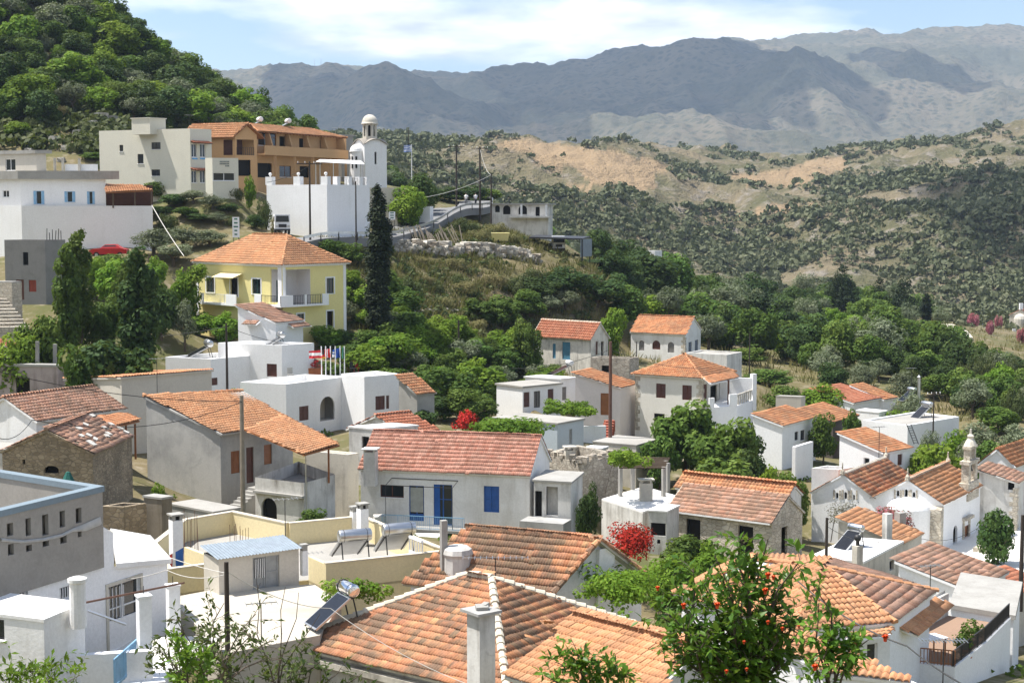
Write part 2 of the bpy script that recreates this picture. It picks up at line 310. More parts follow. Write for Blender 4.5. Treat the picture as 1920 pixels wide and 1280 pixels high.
def tiles(faces, style, mat, parent, ind=0, jit=1.0, gaps=0.0, lift=.02):
    w, ex, ln, xs, zs = TST[style]; tv, tf = tile_template(style); allt = []
    for pts in faces:
        e, s, n = face_frame(pts); o = pts[0]; poly = [((p - o).dot(e), (p - o).dot(s)) for p in pts]
        x0 = min(p[0] for p in poly); x1 = max(p[0] for p in poly); y1 = max(p[1] for p in poly)
        nx, ny = int((x1 - x0) / w) + 2, int(y1 / ex) + 1
        I, J = np.meshgrid(np.arange(nx), np.arange(ny)); X = x0 + I * w; Y = J * ex
        m = in_poly(X + w * .5, np.minimum(Y + ex * .5, y1 * .995), poly) & (RNG.random(X.shape) >= gaps)
        for x, y in zip(X[m], Y[m]):
            allt.append((o + e * (x + RNG.normal() * .006 * jit) + s * (y - .03 + RNG.normal() * .008 * jit) + n * (lift + abs(RNG.normal()) * .005 * jit), e, s, n))
    if not allt: return
    sg = (fbm(np.array([t_[0].x for t_ in allt]) / 2.2, np.array([t_[0].y for t_ in allt]) / 2.2, 2, 77) - .45) * .09
    allt = [(t_[0] + t_[3] * (g_ + .02) - t_[2] * (random.uniform(.04, .12) if random.random() < .02 * jit else 0), *t_[1:]) for t_, g_ in zip(allt, sg)]
    if ind:
        def score(t):
            p = t[0]; q = pix(p); inside = -10 < q[0] < 1930 and q[1] < 1290
            return (0 if inside else 1000) + (p - Vector((0, 0, ZC))).length
        allt.sort(key=score); own, rest = allt[:ind], allt[ind:]
        key = (style, mat.name)
        if key not in _tilemesh:
            _tilemesh[key] = []
            for q in range(9):
                me = np_mesh('tile', tv, tf, np.full(len(tv), (q + .5) / 9)); me.materials.append(mat); _tilemesh[key].append(me)
        o0 = parent_world(parent)
        for p, e, s, n in own:
            ob = bpy.data.objects.new('tile', random.choice(_tilemesh[key])); COL.objects.link(ob); ob.parent = parent
            a = random.gauss(0, .012 * jit); e2 = e * math.cos(a) + s * math.sin(a); s2 = n.cross(e2)
            if s2.dot(s) < 0: s2 = -s2
            q = p - o0; ob.matrix_local = Matrix(((e2.x, s2.x, n.x, q.x), (e2.y, s2.y, n.y, q.y), (e2.z, s2.z, n.z, q.z), (0, 0, 0, 1)))
        allt = rest
        if not allt: return
    o0 = parent_world(parent); Pm = np.array([t[0] - o0 for t in allt]); E = np.array([t[1] for t in allt]); S = np.array([t[2] for t in allt]); N_ = np.array([t[3] for t in allt])
    v = Pm[:, None, :] + tv[None, :, 0:1] * E[:, None, :] + tv[None, :, 1:2] * S[:, None, :] + tv[None, :, 2:3] * N_[:, None, :]
    k = len(tv); f = tf[None] + (np.arange(len(allt)) * k)[:, None, None]; t = np.repeat(RNG.random(len(allt)), k)
    me = np_mesh('roof_tiles', v.reshape(-1, 3), f.reshape(-1, 4), t); link('roof_tiles', me, mat, parent, 'stuff')
def caps(lines, mat, parent, r=.12, seg=.4, name='ridge_tiles'):
    mb = MB(); tints = []
    for a, b in lines:
        a, b = Vector(a), Vector(b); L = (b - a).length; d = (b - a).normalized(); x = d.cross(Vector((0, 0, 1))).normalized(); u = x.cross(d).normalized(); k = max(1, int(L / seg))
        for i in range(k):
            p, q = a + d * (L * i / k - .03), a + d * (L * (i + 1) / k); tn = random.random(); rr = r * (1 + random.gauss(0, .05))
            vs_ = []
            for c, r0, h in ((p, rr * 1.12, .03), (q, rr * .92, .0)):
                for t in range(6):
                    an = math.pi * (t / 5 * 1.16 - .08); vs_.append(c + x * math.cos(an) * r0 + u * (math.sin(an) * r0 + h + .0))
            mb.add(vs_, [(t, t + 1, 7 + t, 6 + t) for t in range(5)] + [(0, 1, 2, 3, 4, 5)]); tints += [tn] * 12
    o = mb.build(name, mat, parent, 'stuff')
    a = o.data.attributes.new('tint', 'FLOAT', 'POINT'); a.data.foreach_set('value', tints); return o
def roof_faces(parent, faces, mat, style='french', thick=.12, under=None, ind=0, cap_lines=(), cap_mat=None, gaps=0, jit=1.0, name='roof', capr=.12):
    mb = MB()
    for pts in faces:
        e, s, n = face_frame(pts); lo = [p - n * thick for p in pts]; m = len(pts)
        nn = Vector((0, 0, 0))
        for i in range(1, m - 1): nn += (pts[i] - pts[0]).cross(pts[i + 1] - pts[0])
        up = list(range(m)) if nn.z > 0 else list(range(m - 1, -1, -1))
        mb.add(list(pts) + lo, [tuple(up), tuple(m + i for i in reversed(up))] + [(i, (i + 1) % m, m + (i + 1) % m, m + i) for i in range(m)])
    ro = mb.build(name, under or OFFW, parent)
    tiles(faces, style, mat, ro, ind, jit, gaps)
    if cap_lines: caps(cap_lines, cap_mat or mat, ro, capr)
    return ro
# ------------------------------------------------------------------ walls with openings
class Face:
    def __init__(s, A, B):
        s.A, s.B = Vector((A[0], A[1], 0)), Vector((B[0], B[1], 0)); s.d = (s.B - s.A); s.len = s.d.length; s.d.normalize(); s.n = Vector((s.d.y, -s.d.x, 0))
    def hit(s, px, py):
        r = ray(px, py); c = Vector((0, 0, ZC)); den = r.dot(s.n)
        t = (s.A - c).dot(s.n) / den if abs(den) > 1e-6 else 0
        q = c + r * t; return (q - s.A).dot(s.d), q.z
    def pt(s, u, z, o=0): return Vector((s.A.x + s.d.x * u + s.n.x * o, s.A.y + s.d.y * u + s.n.y * o, z))
    def rect(s, x0, y0, x1, y1):
        ua, _ = s.hit(x0, (y0 + y1) / 2); ub, _ = s.hit(x1, (y0 + y1) / 2); _, za = s.hit((x0 + x1) / 2, y0); _, zb = s.hit((x0 + x1) / 2, y1)
        return min(ua, ub), max(ua, ub), min(za, zb), max(za, zb)
def wall_cells(mb, fc, zb, prof, rects, depth=.16):
    xs = sorted(set([0, fc.len] + [min(max(p[0], 0), fc.len) for p in prof] + [r[0] for r in rects] + [r[1] for r in rects]))
    pu, pz = [p[0] for p in prof], [p[1] for p in prof]
    top = lambda u: float(np.interp(u, pu, pz))
    for a, b in zip(xs, xs[1:]):
        if b - a < 1e-4: continue
        hs = sorted([r for r in rects if r[0] <= a + 1e-5 and r[1] >= b - 1e-5], key=lambda r: r[2]); lo = zb
        for r in hs:
            if r[2] > lo + 1e-4: mb.quad(fc.pt(a, lo), fc.pt(b, lo), fc.pt(b, r[2]), fc.pt(a, r[2]))
            lo = max(lo, r[3])
        mb.quad(fc.pt(a, lo), fc.pt(b, lo), fc.pt(b, max(top(b), lo)), fc.pt(a, max(top(a), lo)))
    for r in rects:
        u0, u1, z0, z1 = r[:4]; i = -depth
        for p, q in (((u0, z0), (u1, z0)), ((u1, z0), (u1, z1)), ((u1, z1), (u0, z1)), ((u0, z1), (u0, z0))):
            mb.quad(fc.pt(p[0], p[1]), fc.pt(q[0], q[1]), fc.pt(q[0], q[1], i), fc.pt(p[0], p[1], i))
def opening(fc, r, kind, col, parent, mb, depth=.16):
    u0, u1, z0, z1 = r[:4]; w, h = u1 - u0, z1 - z0
    if kind.startswith('arch'):
        n = 10; ra = w / 2; cz = z1 - min(ra, h * .5); hh = z1 - cz; arc = [(u0 + ra - ra * math.cos(math.pi * i / n), cz + hh * math.sin(math.pi * i / n)) for i in range(n + 1)]
        for o in (0.0, -depth * .98):
            mb.poly([fc.pt(u, z, o) for u, z in arc[:n // 2 + 1]] + [fc.pt(u0, z1, o)]); mb.poly([fc.pt(u1, z1, o)] + [fc.pt(u, z, o) for u, z in arc[n // 2:]])
        for (ua, za), (ub, zb_) in zip(arc, arc[1:]): mb.quad(fc.pt(ua, za), fc.pt(ub, zb_), fc.pt(ub, zb_, -depth), fc.pt(ua, za, -depth))
        kind = kind[4:] or 'dark'
    def panel(name, a, b, c, d, o, t, m, par=parent):
        q = MB(); q.fb(fc, a, b, c, d, o, o - t); return q.build(name, m, par)
    if kind == 'none': return
    if kind == 'dark': panel('interior_shade_panel', u0 - .02, u1 + .02, z0 - .02, z1 + .02, -depth - .25, .03, DARK); return  # dark slab painted as the shade within the empty opening
    if kind in ('shut', 'door'):
        nm = 'shutter' if kind == 'shut' else 'door'; k = 2 if (w > .75 and kind == 'shut') or w > 1.15 else 1
        for i in range(k):
            a, b = u0 + w * i / k + .01, u0 + w * (i + 1) / k - .01; q = MB(); o = -depth * .45
            q.fb(fc, a, b, z0, z1, o - .03, o - .06)
            fr = .07
            for a2, b2, c2, d2 in ((a, a + fr, z0, z1), (b - fr, b, z0, z1), (a + fr, b - fr, z0, z0 + fr * 1.5), (a + fr, b - fr, z1 - fr, z1), (a + fr, b - fr, (z0 + z1) / 2 - .04, (z0 + z1) / 2 + .04)):
                q.fb(fc, a2, b2, c2, d2, o, o - .028)
            if kind == 'shut':
                zz = z0 + fr * 1.5 + .05
                while zz < z1 - fr - .05:
                    q.quad(fc.pt(a + fr, zz, o - .006), fc.pt(b - fr, zz, o - .006), fc.pt(b - fr, zz + .08, o - .026), fc.pt(a + fr, zz + .08, o - .026)); zz += .1
            q.build(nm, col or BROWN, parent)
        return
    # glazed window or glazed door
    q = MB(); o = -depth * .55; fr = .06
    bars = [(u0, u0 + fr, z0, z1), (u1 - fr, u1, z0, z1), (u0 + fr, u1 - fr, z0, z0 + fr), (u0 + fr, u1 - fr, z1 - fr, z1)]
    if w > .7: bars.append(((u0 + u1) / 2 - .035, (u0 + u1) / 2 + .035, z0 + fr, z1 - fr))
    if h > 1.6: bars += [(u0 + fr, u1 - fr, z0 + h * .62, z0 + h * .62 + .05)]
    for a, b, c, d in bars: q.fb(fc, a, b, c, d, o, o - .05)
    wn = q.build('glazed_door' if kind == 'gdoor' else 'window', col or WHITE2, parent)
    panel('pane', u0 + .01, u1 - .01, z0 + .01, z1 - .01, o - .03, .01, GLASS, wn)
    if kind == 'wings':
        for a, b in ((u0 - w * .5, u0 - .02), (u1 + .02, u1 + w * .5)): panel('shutter', a, b, z0, z1, .05, .04, col or BROWN)
    if kind != 'gdoor':
        q = MB(); q.fb(fc, u0 - .06, u1 + .06, z0 - .07, z0 - .004, .06, -.005); q.build('sill', WHITE2, wn)
BASES = []     # ground control points (x, y, z) gathered from the buildings
def corner(N, s):
    if s[0] == 'y': return yawpt(N, s[2], s[1])
    if s[0] == 'v': return N + Vector((s[1], s[2], 0))
    if len(s) == 3: q = P(*s); return Vector((q.x, q.y, N.z))
    return ZP(s[0], s[1], N.z)
def house(name, label, N, L, R, h=4, sink=2.5, roof='flat', axis='R', rise=1.6, over=.3, tile='lod', tmat=None, wall=None, roofm=None,
          ph=.5, pt=.2, ops=(), cat='house', group=None, ind=0, base=None, capm=None, hipfrac=.0, gaps=0, jit=1.0, verbose=False, under=None, shed_hi='K', slabt=.16, ctrl=True, K=None, pit=None, surround=None, capr=.12):
    """N, L, R: near, left and right corners at eave (or parapet top) level"""
    wall = wall or WHITE; tmat = tmat or T_ORANGE
    N = P(*N) if len(N) == 3 and not isinstance(N, Vector) else Vector(N); L = corner(N, L); R = corner(N, R); Kp = corner(N, K) if K else L + R - N
    z0 = N.z
    if base: h = z0 - P(N.x / 1, 0, 1).z if False else z0 - P(pix(N)[0], base, N.y).z
    zb = z0 - h - sink; c = (N + L + R + Kp) / 4
    T = thing(name, (c.x, c.y, z0 - h), label, cat, group)
    if ctrl: BASES.extend([(p.x, p.y, z0 - h) for p in (N, L, R, Kp)])
    if verbose:
        a = (L - N); b = (R - N); print('HOUSE', name, 'L %.1f R %.1f ang %.0f h %.1f z0 %.1f' % (a.length, b.length, math.degrees(a.angle(b)), h, z0), 'Kpix %.0f %.0f' % pix(Kp))
    cor = {'N': N, 'L': L, 'R': R, 'K': Kp}; edges = {'R': ('N', 'R'), 'B': ('R', 'K'), 'C': ('K', 'L'), 'L': ('L', 'N')}
    up = {k: 0.0 for k in cor}; prof_mid = {}
    ztop = z0 if roof != 'flat' else z0 - ph
    if roof == 'gable':
        if axis == 'R': prof_mid = {'L': rise, 'B': rise}
        else: prof_mid = {'R': rise, 'C': rise}
    if roof == 'shed':
        for k in shed_hi: up[k] = rise
    mb = MB(); fcs = {}
    for k, (a, b) in edges.items():
        fc = Face(cor[a], cor[b]); fcs[k] = fc; prof = [(0, ztop + up[a]), (fc.len, ztop + up[b])]
        if k in prof_mid: prof = [(0, ztop), (fc.len / 2, ztop + prof_mid[k]), (fc.len, ztop)]
        rects = []
        for o in ops:
            if o[0] != k: continue
            u0, u1, za, zz = fc.rect(*o[1:5]); u0 = max(.06, u0); u1 = min(fc.len - .06, u1); zz = min(zz, float(np.interp((u0 + u1) / 2, [p[0] for p in prof], [p[1] for p in prof])) - .08)
            if u1 - u0 < .15 or zz - za < .2:
                print('bad opening', name, o); continue
            rects.append((u0, u1, za, zz, o[5], o[6] if len(o) > 6 else None))
        wall_cells(mb, fc, zb, prof, rects)
        for r in rects:
            opening(fc, r, r[4], r[5], T, mb)
            if surround and r[4] != 'none':
                q = MB(); s_ = .13; o1 = .035
                for a2, b2, c2, d2 in ((r[0] - s_, r[0], r[2] - s_ * .6, r[3] + s_), (r[1], r[1] + s_, r[2] - s_ * .6, r[3] + s_), (r[0], r[1], r[3], r[3] + s_)):
                    q.fb(fc, a2, b2, c2, d2, o1, -.004)
                q.build('window_surround', surround, T)
    mb.build('wall', wall, T)
    ro = None; rk = dict(mat=tmat, style=tile, under=under or wall, ind=ind, cap_mat=capm, gaps=gaps, jit=jit, capr=capr)
    a = (L - N).normalized(); b = (R - N).normalized(); la, lb = (L - N).length, (R - N).length
    if roof == 'flat':
        q = MB(); i = pt if ph > 0 else 0
        if ph > 0:
            def inn(p, z):
                return {'N': N + a * i + b * i, 'L': L - a * i + b * i, 'R': R + a * i - b * i, 'K': Kp - a * i - b * i}[p] + Vector((0, 0, z))
            pm = MB(); order = ['N', 'R', 'K', 'L']
            for k1, k2 in zip(order, order[1:] + order[:1]):
                A1, B1 = cor[k1], cor[k2]; A2, B2 = inn(k1, 0), inn(k2, 0); dz = Vector((0, 0, -ph))
                pm.quad(A1 + dz, B1 + dz, B1, A1); di = V(0, 0, -(pit or ph) - .05); pm.quad(B2 + di, A2 + di, A2, B2); pm.quad(A1, B1, B2, A2)
            pm.build('parapet', wall, T)
            q.poly([inn(k, -(pit or ph)) for k in order])
        else:
            o = over; C = [N - a * o - b * o, R - a * o + b * o, Kp + a * o + b * o, L + a * o - b * o]
            q.hexa([p + V(0, 0, -.003) for p in C], [p + V(0, 0, slabt) for p in C])
        ro = q.build('roof', roofm or ROOFC, T)
    elif roof == 'gable':
        if axis == 'R': e1, e2, f1, f2, dirv, per = N, R, L, Kp, b, a
        else: e1, e2, f1, f2, dirv, per = N, L, R, Kp, a, b
        o = over; half = ((f1 - e1).length) / 2; dz = rise / half * o; up_ = V(0, 0, rise + .02); dn = V(0, 0, -dz + .02)
        r1, r2 = (e1 + f1) / 2 - dirv * o * .6 + up_, (e2 + f2) / 2 + dirv * o * .6 + up_
        A1, A2 = e1 - dirv * o * .6 - per * o + dn, e2 + dirv * o * .6 - per * o + dn; B1, B2 = f1 - dirv * o * .6 + per * o + dn, f2 + dirv * o * .6 + per * o + dn
        ro = roof_faces(T, [[A1, A2, r2, r1], [B2, B1, r1, r2]], cap_lines=[(r1, r2)], **rk); cor['r1'], cor['r2'] = r1, r2
    elif roof == 'shed':
        o = over; C = {}
        for k, sgn in (('N', (-1, -1)), ('R', (-1, 1)), ('K', (1, 1)), ('L', (1, -1))): C[k] = cor[k] + a * sgn[0] * o + b * sgn[1] * o + V(0, 0, up[k] + .02)
        order = {'LK': ['N', 'R', 'K', 'L'], 'KL': ['N', 'R', 'K', 'L'], 'RK': ['L', 'N', 'R', 'K'], 'KR': ['L', 'N', 'R', 'K'], 'NL': ['R', 'K', 'L', 'N'], 'NR': ['K', 'L', 'N', 'R']}[shed_hi]
        ro = roof_faces(T, [[C[k] for k in order]], **rk)
    elif roof == 'hip':
        o = over; C = {}; half = min(la, lb) / 2; dz = rise / half * o
        for k, sgn in (('N', (-1, -1)), ('R', (-1, 1)), ('K', (1, 1)), ('L', (1, -1))): C[k] = cor[k] + a * sgn[0] * o + b * sgn[1] * o + V(0, 0, -dz + .02)
        c0 = (N + L + R + Kp) / 4 + V(0, 0, rise)
        d_ = a if la >= lb else b; hl = max(abs(la - lb) / 2, hipfrac); p1, p2 = c0 - d_ * hl, c0 + d_ * hl
        if la >= lb:   # ridge along a; p1 near N-R side
            fs = [[C['L'], C['N'], p1, p2], [C['N'], C['R'], p1], [C['R'], C['K'], p2, p1], [C['K'], C['L'], p2]]; hl_ = [(C['N'], p1), (C['R'], p1), (C['L'], p2), (C['K'], p2)]
        else:
            fs = [[C['N'], C['R'], p2, p1], [C['L'], C['N'], p1], [C['R'], C['K'], p2], [C['K'], C['L'], p1, p2]]; hl_ = [(C['N'], p1), (C['L'], p1), (C['R'], p2), (C['K'], p2)]
        if hl > .15: hl_.append((p1, p2))
        ro = roof_faces(T, fs, cap_lines=hl_, **rk); cor['p1'], cor['p2'] = p1, p2
    return dict(T=T, c=cor, f=fcs, roof=ro, z0=z0, zg=z0 - h, a=a, b=b)
def chimney(ro, px, py, d, w=.55, hgt=1.1, cap='slab', mat=None, yaw=.5, dn=1.2, w2=None):
    """py: pixel of the chimney top; the shaft runs dn metres further down into the roof"""
    p = P(px, py, d); q = MB(); m = mat or OFFW; w2 = w2 or w
    q.box((p.x, p.y, p.z - hgt - dn), w, w2, hgt + dn, yaw); o = q.build('chimney', m, ro)
    if cap == 'slab':
        k = MB()
        for sx in (-1, 1):
            for sy in (-1, 1):
                cx, cy_ = sx * (w / 2 - .07), sy * (w2 / 2 - .07); k.box((p.x + cx * math.cos(yaw) - cy_ * math.sin(yaw), p.y + cx * math.sin(yaw) + cy_ * math.cos(yaw), p.z + .003), .12, .12, .14, yaw)
        k.box((p.x, p.y, p.z + .146), w * 1.35, w2 * 1.35, .07, yaw)
        k.build('chimney_cap', m, o)
    elif cap == 'pot':
        k = MB(); k.lathe((p.x, p.y, p.z), [(.1, -.1), (.1, .25), (.17, .3), (.2, .42), (.15, .55), (0, .6)], 12); k.build('chimney_cowl', DKMET, o, smooth=True)
    return o
def railing(A, B, h, mat, parent, name='railing', sp=.13, r=.014, base=0):
    A, B = Vector(A), Vector(B); q = MB(); L = (B - A).length; n = max(2, int(L / sp)); u = V(0, 0, h); b0 = V(0, 0, base)
    q.bar(A + u, B + u, .04); q.bar(A + b0 + V(0, 0, .08), B + b0 + V(0, 0, .08), .03)
    for i in range(n + 1): p = lerp(A, B, i / n); q.bar(p + b0, p + u, r * 2 if i % 8 else r * 3.4)
    return q.build(name, mat, parent)
def solar(px, py, d, yaw, label, ln=1.35, r=.26, hgt=1.5, pan=1.9, grp='solar water heaters on the roofs', dirn=None, pm=None, tm=None, npan=1):
    """px,py,d: middle of the tank; the collector slopes down on the side yaw points to"""
    c = P(px, py, d); T = thing('solar_water_heater', (c.x, c.y, c.z - hgt), label, 'water heater', grp)
    f = Vector((math.cos(yaw), math.sin(yaw), 0)); s = Vector((-f.y, f.x, 0)); q = MB()
    prof = []; n = 14
    for u, rr in ((-.5, 0), (-.5, .8), (-.485, .95), (-.46, 1), (.46, 1), (.485, .95), (.5, .8), (.5, 0)):
        prof.append([c + s * (u * ln) + (f * math.cos(2 * math.pi * k / n) + V(0, 0, 1) * math.sin(2 * math.pi * k / n)) * r * rr for k in range(n)])
    q.add([p for rg in prof for p in rg], [(i * n + k, i * n + (k + 1) % n, (i + 1) * n + (k + 1) % n, (i + 1) * n + k) for i in range(len(prof) - 1) for k in range(n)])
    q.build('tank', tm or METAL, T, smooth=True)
    b = MB()
    for u in (-.35, .35):
        b.tube([c + s * (u * ln) + (f * math.cos(2 * math.pi * k / n) + V(0, 0, 1) * math.sin(2 * math.pi * k / n)) * (r + .006) for k in range(n + 1)], .012, 4, cap=False)
    b.build('band', DKMET, T)
    t0 = c + f * (r * .6) - V(0, 0, r * .9); t1 = c + f * (r * .6 + pan * .82) - V(0, 0, hgt - .12)
    for j in range(npan):
        off = s * ((j - (npan - 1) / 2) * 1.0) if npan > 1 else Vector(); w = ln * .48 if npan == 1 else .47
        nrm = s.cross(t1 - t0).normalized(); nrm = nrm if nrm.z > 0 else -nrm
        g = MB(); cs = [t1 + off - s * w, t1 + off + s * w, t0 + off + s * w, t0 + off - s * w]; g.hexa([p - nrm * .08 for p in cs], cs); pn = g.build('collector', METAL, T)
        g = MB(); i = .05; cs2 = [lerp(p, (cs[0] + cs[1] + cs[2] + cs[3]) / 4, .07) + nrm * .004 for p in cs]; g.poly(cs2 if (cs2[1] - cs2[0]).cross(cs2[2] - cs2[0]).z > 0 else cs2[::-1]); g.build('collector_glass', pm or PANEL, pn)
    for u in (-.4, .4):
        g = MB(); g.bar(c + s * (u * ln) - V(0, 0, r * .95), c + s * (u * ln) - f * .25 - V(0, 0, hgt), .05); g.build('leg', DKMET, T)
        g = MB(); g.bar(c + s * (u * ln) - V(0, 0, r * .95), t1 + s * (u * ln) - V(0, 0, .1), .045); g.build('leg', DKMET, T)
    return T
def wire(pts, label, r=.018, sag=.6, mat=None, grp='overhead cables'):
    q = MB()
    for A, B in zip(pts, pts[1:]):
        A, B = Vector(A), Vector(B); q.tube([lerp(A, B, t) - V(0, 0, sag * 4 * t * (1 - t)) for t in np.linspace(0, 1, 13)], r, 4)
    o = q.build('overhead_cable', mat or WIRE); tag(o, label, 'cable', grp); return o
def pole(px, py0, py1, d, label, r=.13, mat=None, arm=0, armdir=0, grp='utility poles', extra=1.0):
    b = P(px, py1, d); t = P(px, py0, d); T = thing('utility_pole', (b.x, b.y, b.z), label, 'utility pole', grp)
    q = MB(); q.tube([(b.x, b.y, b.z - extra), (b.x, b.y, t.z)], r, 8, r * .72); q.build('pole', mat or POLEW, T)
    if arm:
        q = MB(); dx, dy = math.cos(armdir), math.sin(armdir); zz = t.z - .25
        q.bar((b.x - dx * arm, b.y - dy * arm, zz), (b.x + dx * arm, b.y + dy * arm, zz), .09, .1); c = q.build('crossarm', mat or POLEW, T)
        for k in (-.9, -.35, .35, .9):
            g = MB(); g.lathe((b.x + dx * arm * k, b.y + dy * arm * k, zz + .05), [(.02, 0), (.02, .08), (.055, .1), (.03, .15), (.05, .19), (0, .22)], 8); g.build('insulator', WHITE2, c)
    return T
# ------------------------------------------------------------------ foreground houses
def poly_house(name, label, pts, zb, wall, cat='house', ops=(), group=None, ztops=None):
    """walls over a plan polygon (counter-clockwise, 3D points give the wall top)"""
    c = sum((Vector(p) for p in pts), Vector()) / len(pts); T = thing(name, (c.x, c.y, zb), label, cat, group); mb = MB(); fs = []
    for i, p in enumerate(pts):
        q = pts[(i + 1) % len(pts)]; fc = Face(p, q); prof = [(0, p[2]), (fc.len, q[2])]; rects = []
        for o in ops:
            if o[0] == i:
                r = fc.rect(*o[1:5]); u0, u1 = max(.06, r[0]), min(fc.len - .06, r[1]); zt = min(r[3], min(p[2], q[2]) - .08)
                if u1 - u0 < .12 or zt - r[2] < .15: print('bad opening', name, o); continue
                rects.append((u0, u1, r[2], zt, o[5], o[6] if len(o) > 6 else None))
        wall_cells(mb, fc, zb - 3, prof, rects); fs.append(fc)
        for r in rects: opening(fc, r, r[4], r[5], T, mb)
    mb.build('wall', wall, T); BASES.extend([(p[0], p[1], zb) for p in pts]); return T, fs

# 1 hipped tiled roof in the middle of the foreground
H1 = house('stone_house', 'house under the big hipped red tile roof in the centre foreground', (950, 1293, 52), (552, 1200), (1242, 1188), h=3.6, roof='hip', rise=2.3, over=.3,
           tile='french', tmat=T_OLD, wall=OLDW, ind=300, capm=RIDGEW, hipfrac=.55, capr=.15, verbose=True)
q = MB(); f = H1['f']['L']
q.fb(f, -.3, f.len + .1, H1['z0'] - .62, H1['z0'] - .4, .32, .004)
q.build('cornice', OFFW, H1['T'])
ch = chimney(H1['roof'], 902, 1147, 50.6, .62, 1.9, None, OLDW, .65, 2.6, .7)
p = P(902, 1147, 50.6); q = MB(); q.box((p.x, p.y, p.z + .004), .95, 1.0, .09, .65); q.build('chimney_cap', GREYC, ch)
q = MB(); q.box((p.x + .02, p.y - .03, p.z + .1), .4, .26, .14, .2, Matrix.Rotation(.25, 3, 'X')); q.box((p.x + .14, p.y + .1, p.z + .12), .22, .2, .16, 1.0, Matrix.Rotation(-.2, 3, 'Y')); q.build('cap_stone', CONC, ch)

# 2 gable roof behind it, white gable to the right
zr = P(1116, 1012, 65.8).z; A = P(1027, 1116, 64); ze = A.z
Rg = ZP(1203, 1078, ze); rR = Vector(((A.x + Rg.x) / 2, (A.y + Rg.y) / 2, zr)); rL = ZP(882, 992, zr); eL = A + Vector((rL.x - rR.x, rL.y - rR.y, 0)) * 1.08; bL = rL * 2 - eL; bL.z = ze
T2, f2 = poly_house('gable_house', 'white house with patchy old tile gable roof behind the hipped roof', [Vector((A.x, A.y, ze)), Vector((Rg.x, Rg.y, ze)), Vector((bL.x, bL.y, ze)), Vector((eL.x, eL.y, ze))], ze - 3.2, WHITE)
gm = MB(); fg = f2[0]; gm.poly([fg.pt(0, ze), fg.pt(fg.len, ze), fg.pt(fg.len / 2, zr - .02)]); gm.poly([eL, bL, rL - V(0, 0, .02)][::-1]); gm.build('gable_wall', WHITE2, T2)
q = MB(); q.hexa([fg.pt(fg.len * .50, ze - 3, .0), fg.pt(fg.len * .50 + .9, ze - 3, .0), fg.pt(fg.len * .50 + .9, ze - 3, -.3), fg.pt(fg.len * .50, ze - 3, -.3)], [fg.pt(fg.len * .5, zr - .35, .22), fg.pt(fg.len * .5 + .9, zr - .35, .22), fg.pt(fg.len * .5 + .9, zr - .45, -.3), fg.pt(fg.len * .5, zr - .45, -.3)]); q.build('flue_breast', WHITE2, T2)
ov = fg.n * .28; dn = V(0, 0, .06); pe = (eL - A).normalized() * 0
ex_ = (Vector((A.x, A.y, ze)) - rR); ex_n = ex_.normalized() * .3; fx = (Vector((Rg.x, Rg.y, ze)) - rR).normalized() * .3
ro2 = roof_faces(T2, [[eL + ex_n - ov + dn, A + ex_n + ov + dn, rR + ov + dn, rL - ov + dn], [Vector((Rg.x, Rg.y, ze)) + fx + ov + dn, bL + fx - ov + dn, rL - ov + dn, rR + ov + dn]], T_OLD, 'french', ind=300,
            cap_lines=[(rL - ov + dn, rR + ov + dn), (A + ex_n + ov * .8 + dn, rR + ov * .8 + dn), (Vector((Rg.x, Rg.y, ze)) + fx + ov * .8 + dn, rR + ov * .8 + dn)], under=OFFW, capr=.13)
pc = P(858, 1008, 66.5); q = MB(); q.lathe((pc.x, pc.y, pc.z - 2.2), [(.62, 0), (.6, 1.4), (.66, 1.55), (.6, 1.75), (.45, 1.85), (0, 1.9)], 10); o = q.build('round_chimney', OLDW, T2)

# 3 lower right house with hipped roof
z3 = P(1482, 1185, 56).z; Q2, Q3, Q4, Q1 = ZP(1482, 1185, z3), ZP(1678, 1167, z3), ZP(1756, 1108, z3), ZP(1262, 1112, z3)
Q5, Q6 = ZP(1560, 1046, z3), ZP(1400, 1040, z3)
w3 = [lerp(p, (Q1 + Q2 + Q3 + Q4) / 4, .06) for p in (Q2, Q3, Q4, Q5, Q6, Q1)]; w3 = [Vector((p.x, p.y, z3)) for p in w3]
T3, f3 = poly_house('villa', 'white house with a clean orange hipped roof and shaded terrace at lower right', w3, z3 - 3.4, WHITE2,
                    ops=[(0, 1590, 1200, 1612, 1275, 'door', WOODO), (0, 1625, 1205, 1645, 1270, 'win', WHITE2)])
a2 = P(1548, 1064, 60.5); a1 = ZP(1415, 1048, a2.z)
roof_faces(T3, [[Q2, Q3, a2], [Q1, Q2, a2, a1], [Q6, Q1, a1], [Q5, Q6, a1, a2]], T_NEW, 'roman', ind=240, cap_lines=[(Q2, a2), (Q3, a2), (Q1, a1), (a1, a2), (Q4, a2)], under=WHITE2, capr=.12)
roof_faces(T3, [[Q3, Q4, a2], [Q4, Q5, a2]], T_BROWN, 'wide', ind=60, under=WHITE2, name='side_roof')
# tiled awning over the terrace, window hoods
def awning(pts, mat, T, style='roman', name='awning', und=None):
    return roof_faces(T, [pts], mat, style, .08, und or WHITE2, name=name)
zA = z3 - .5; aw = [ZP(1722, 1192, zA - .35), ZP(1788, 1134, zA - .35), ZP(1756, 1118, zA), ZP(1680, 1176, zA)]
awning(aw, T_NEW, T3, 'wide')
awning([P(1585, 1200, 55.4), P(1670, 1190, 56.2), P(1668, 1182, 57.2), P(1590, 1190, 56.2)], T_NEW, T3, name='window_hood')
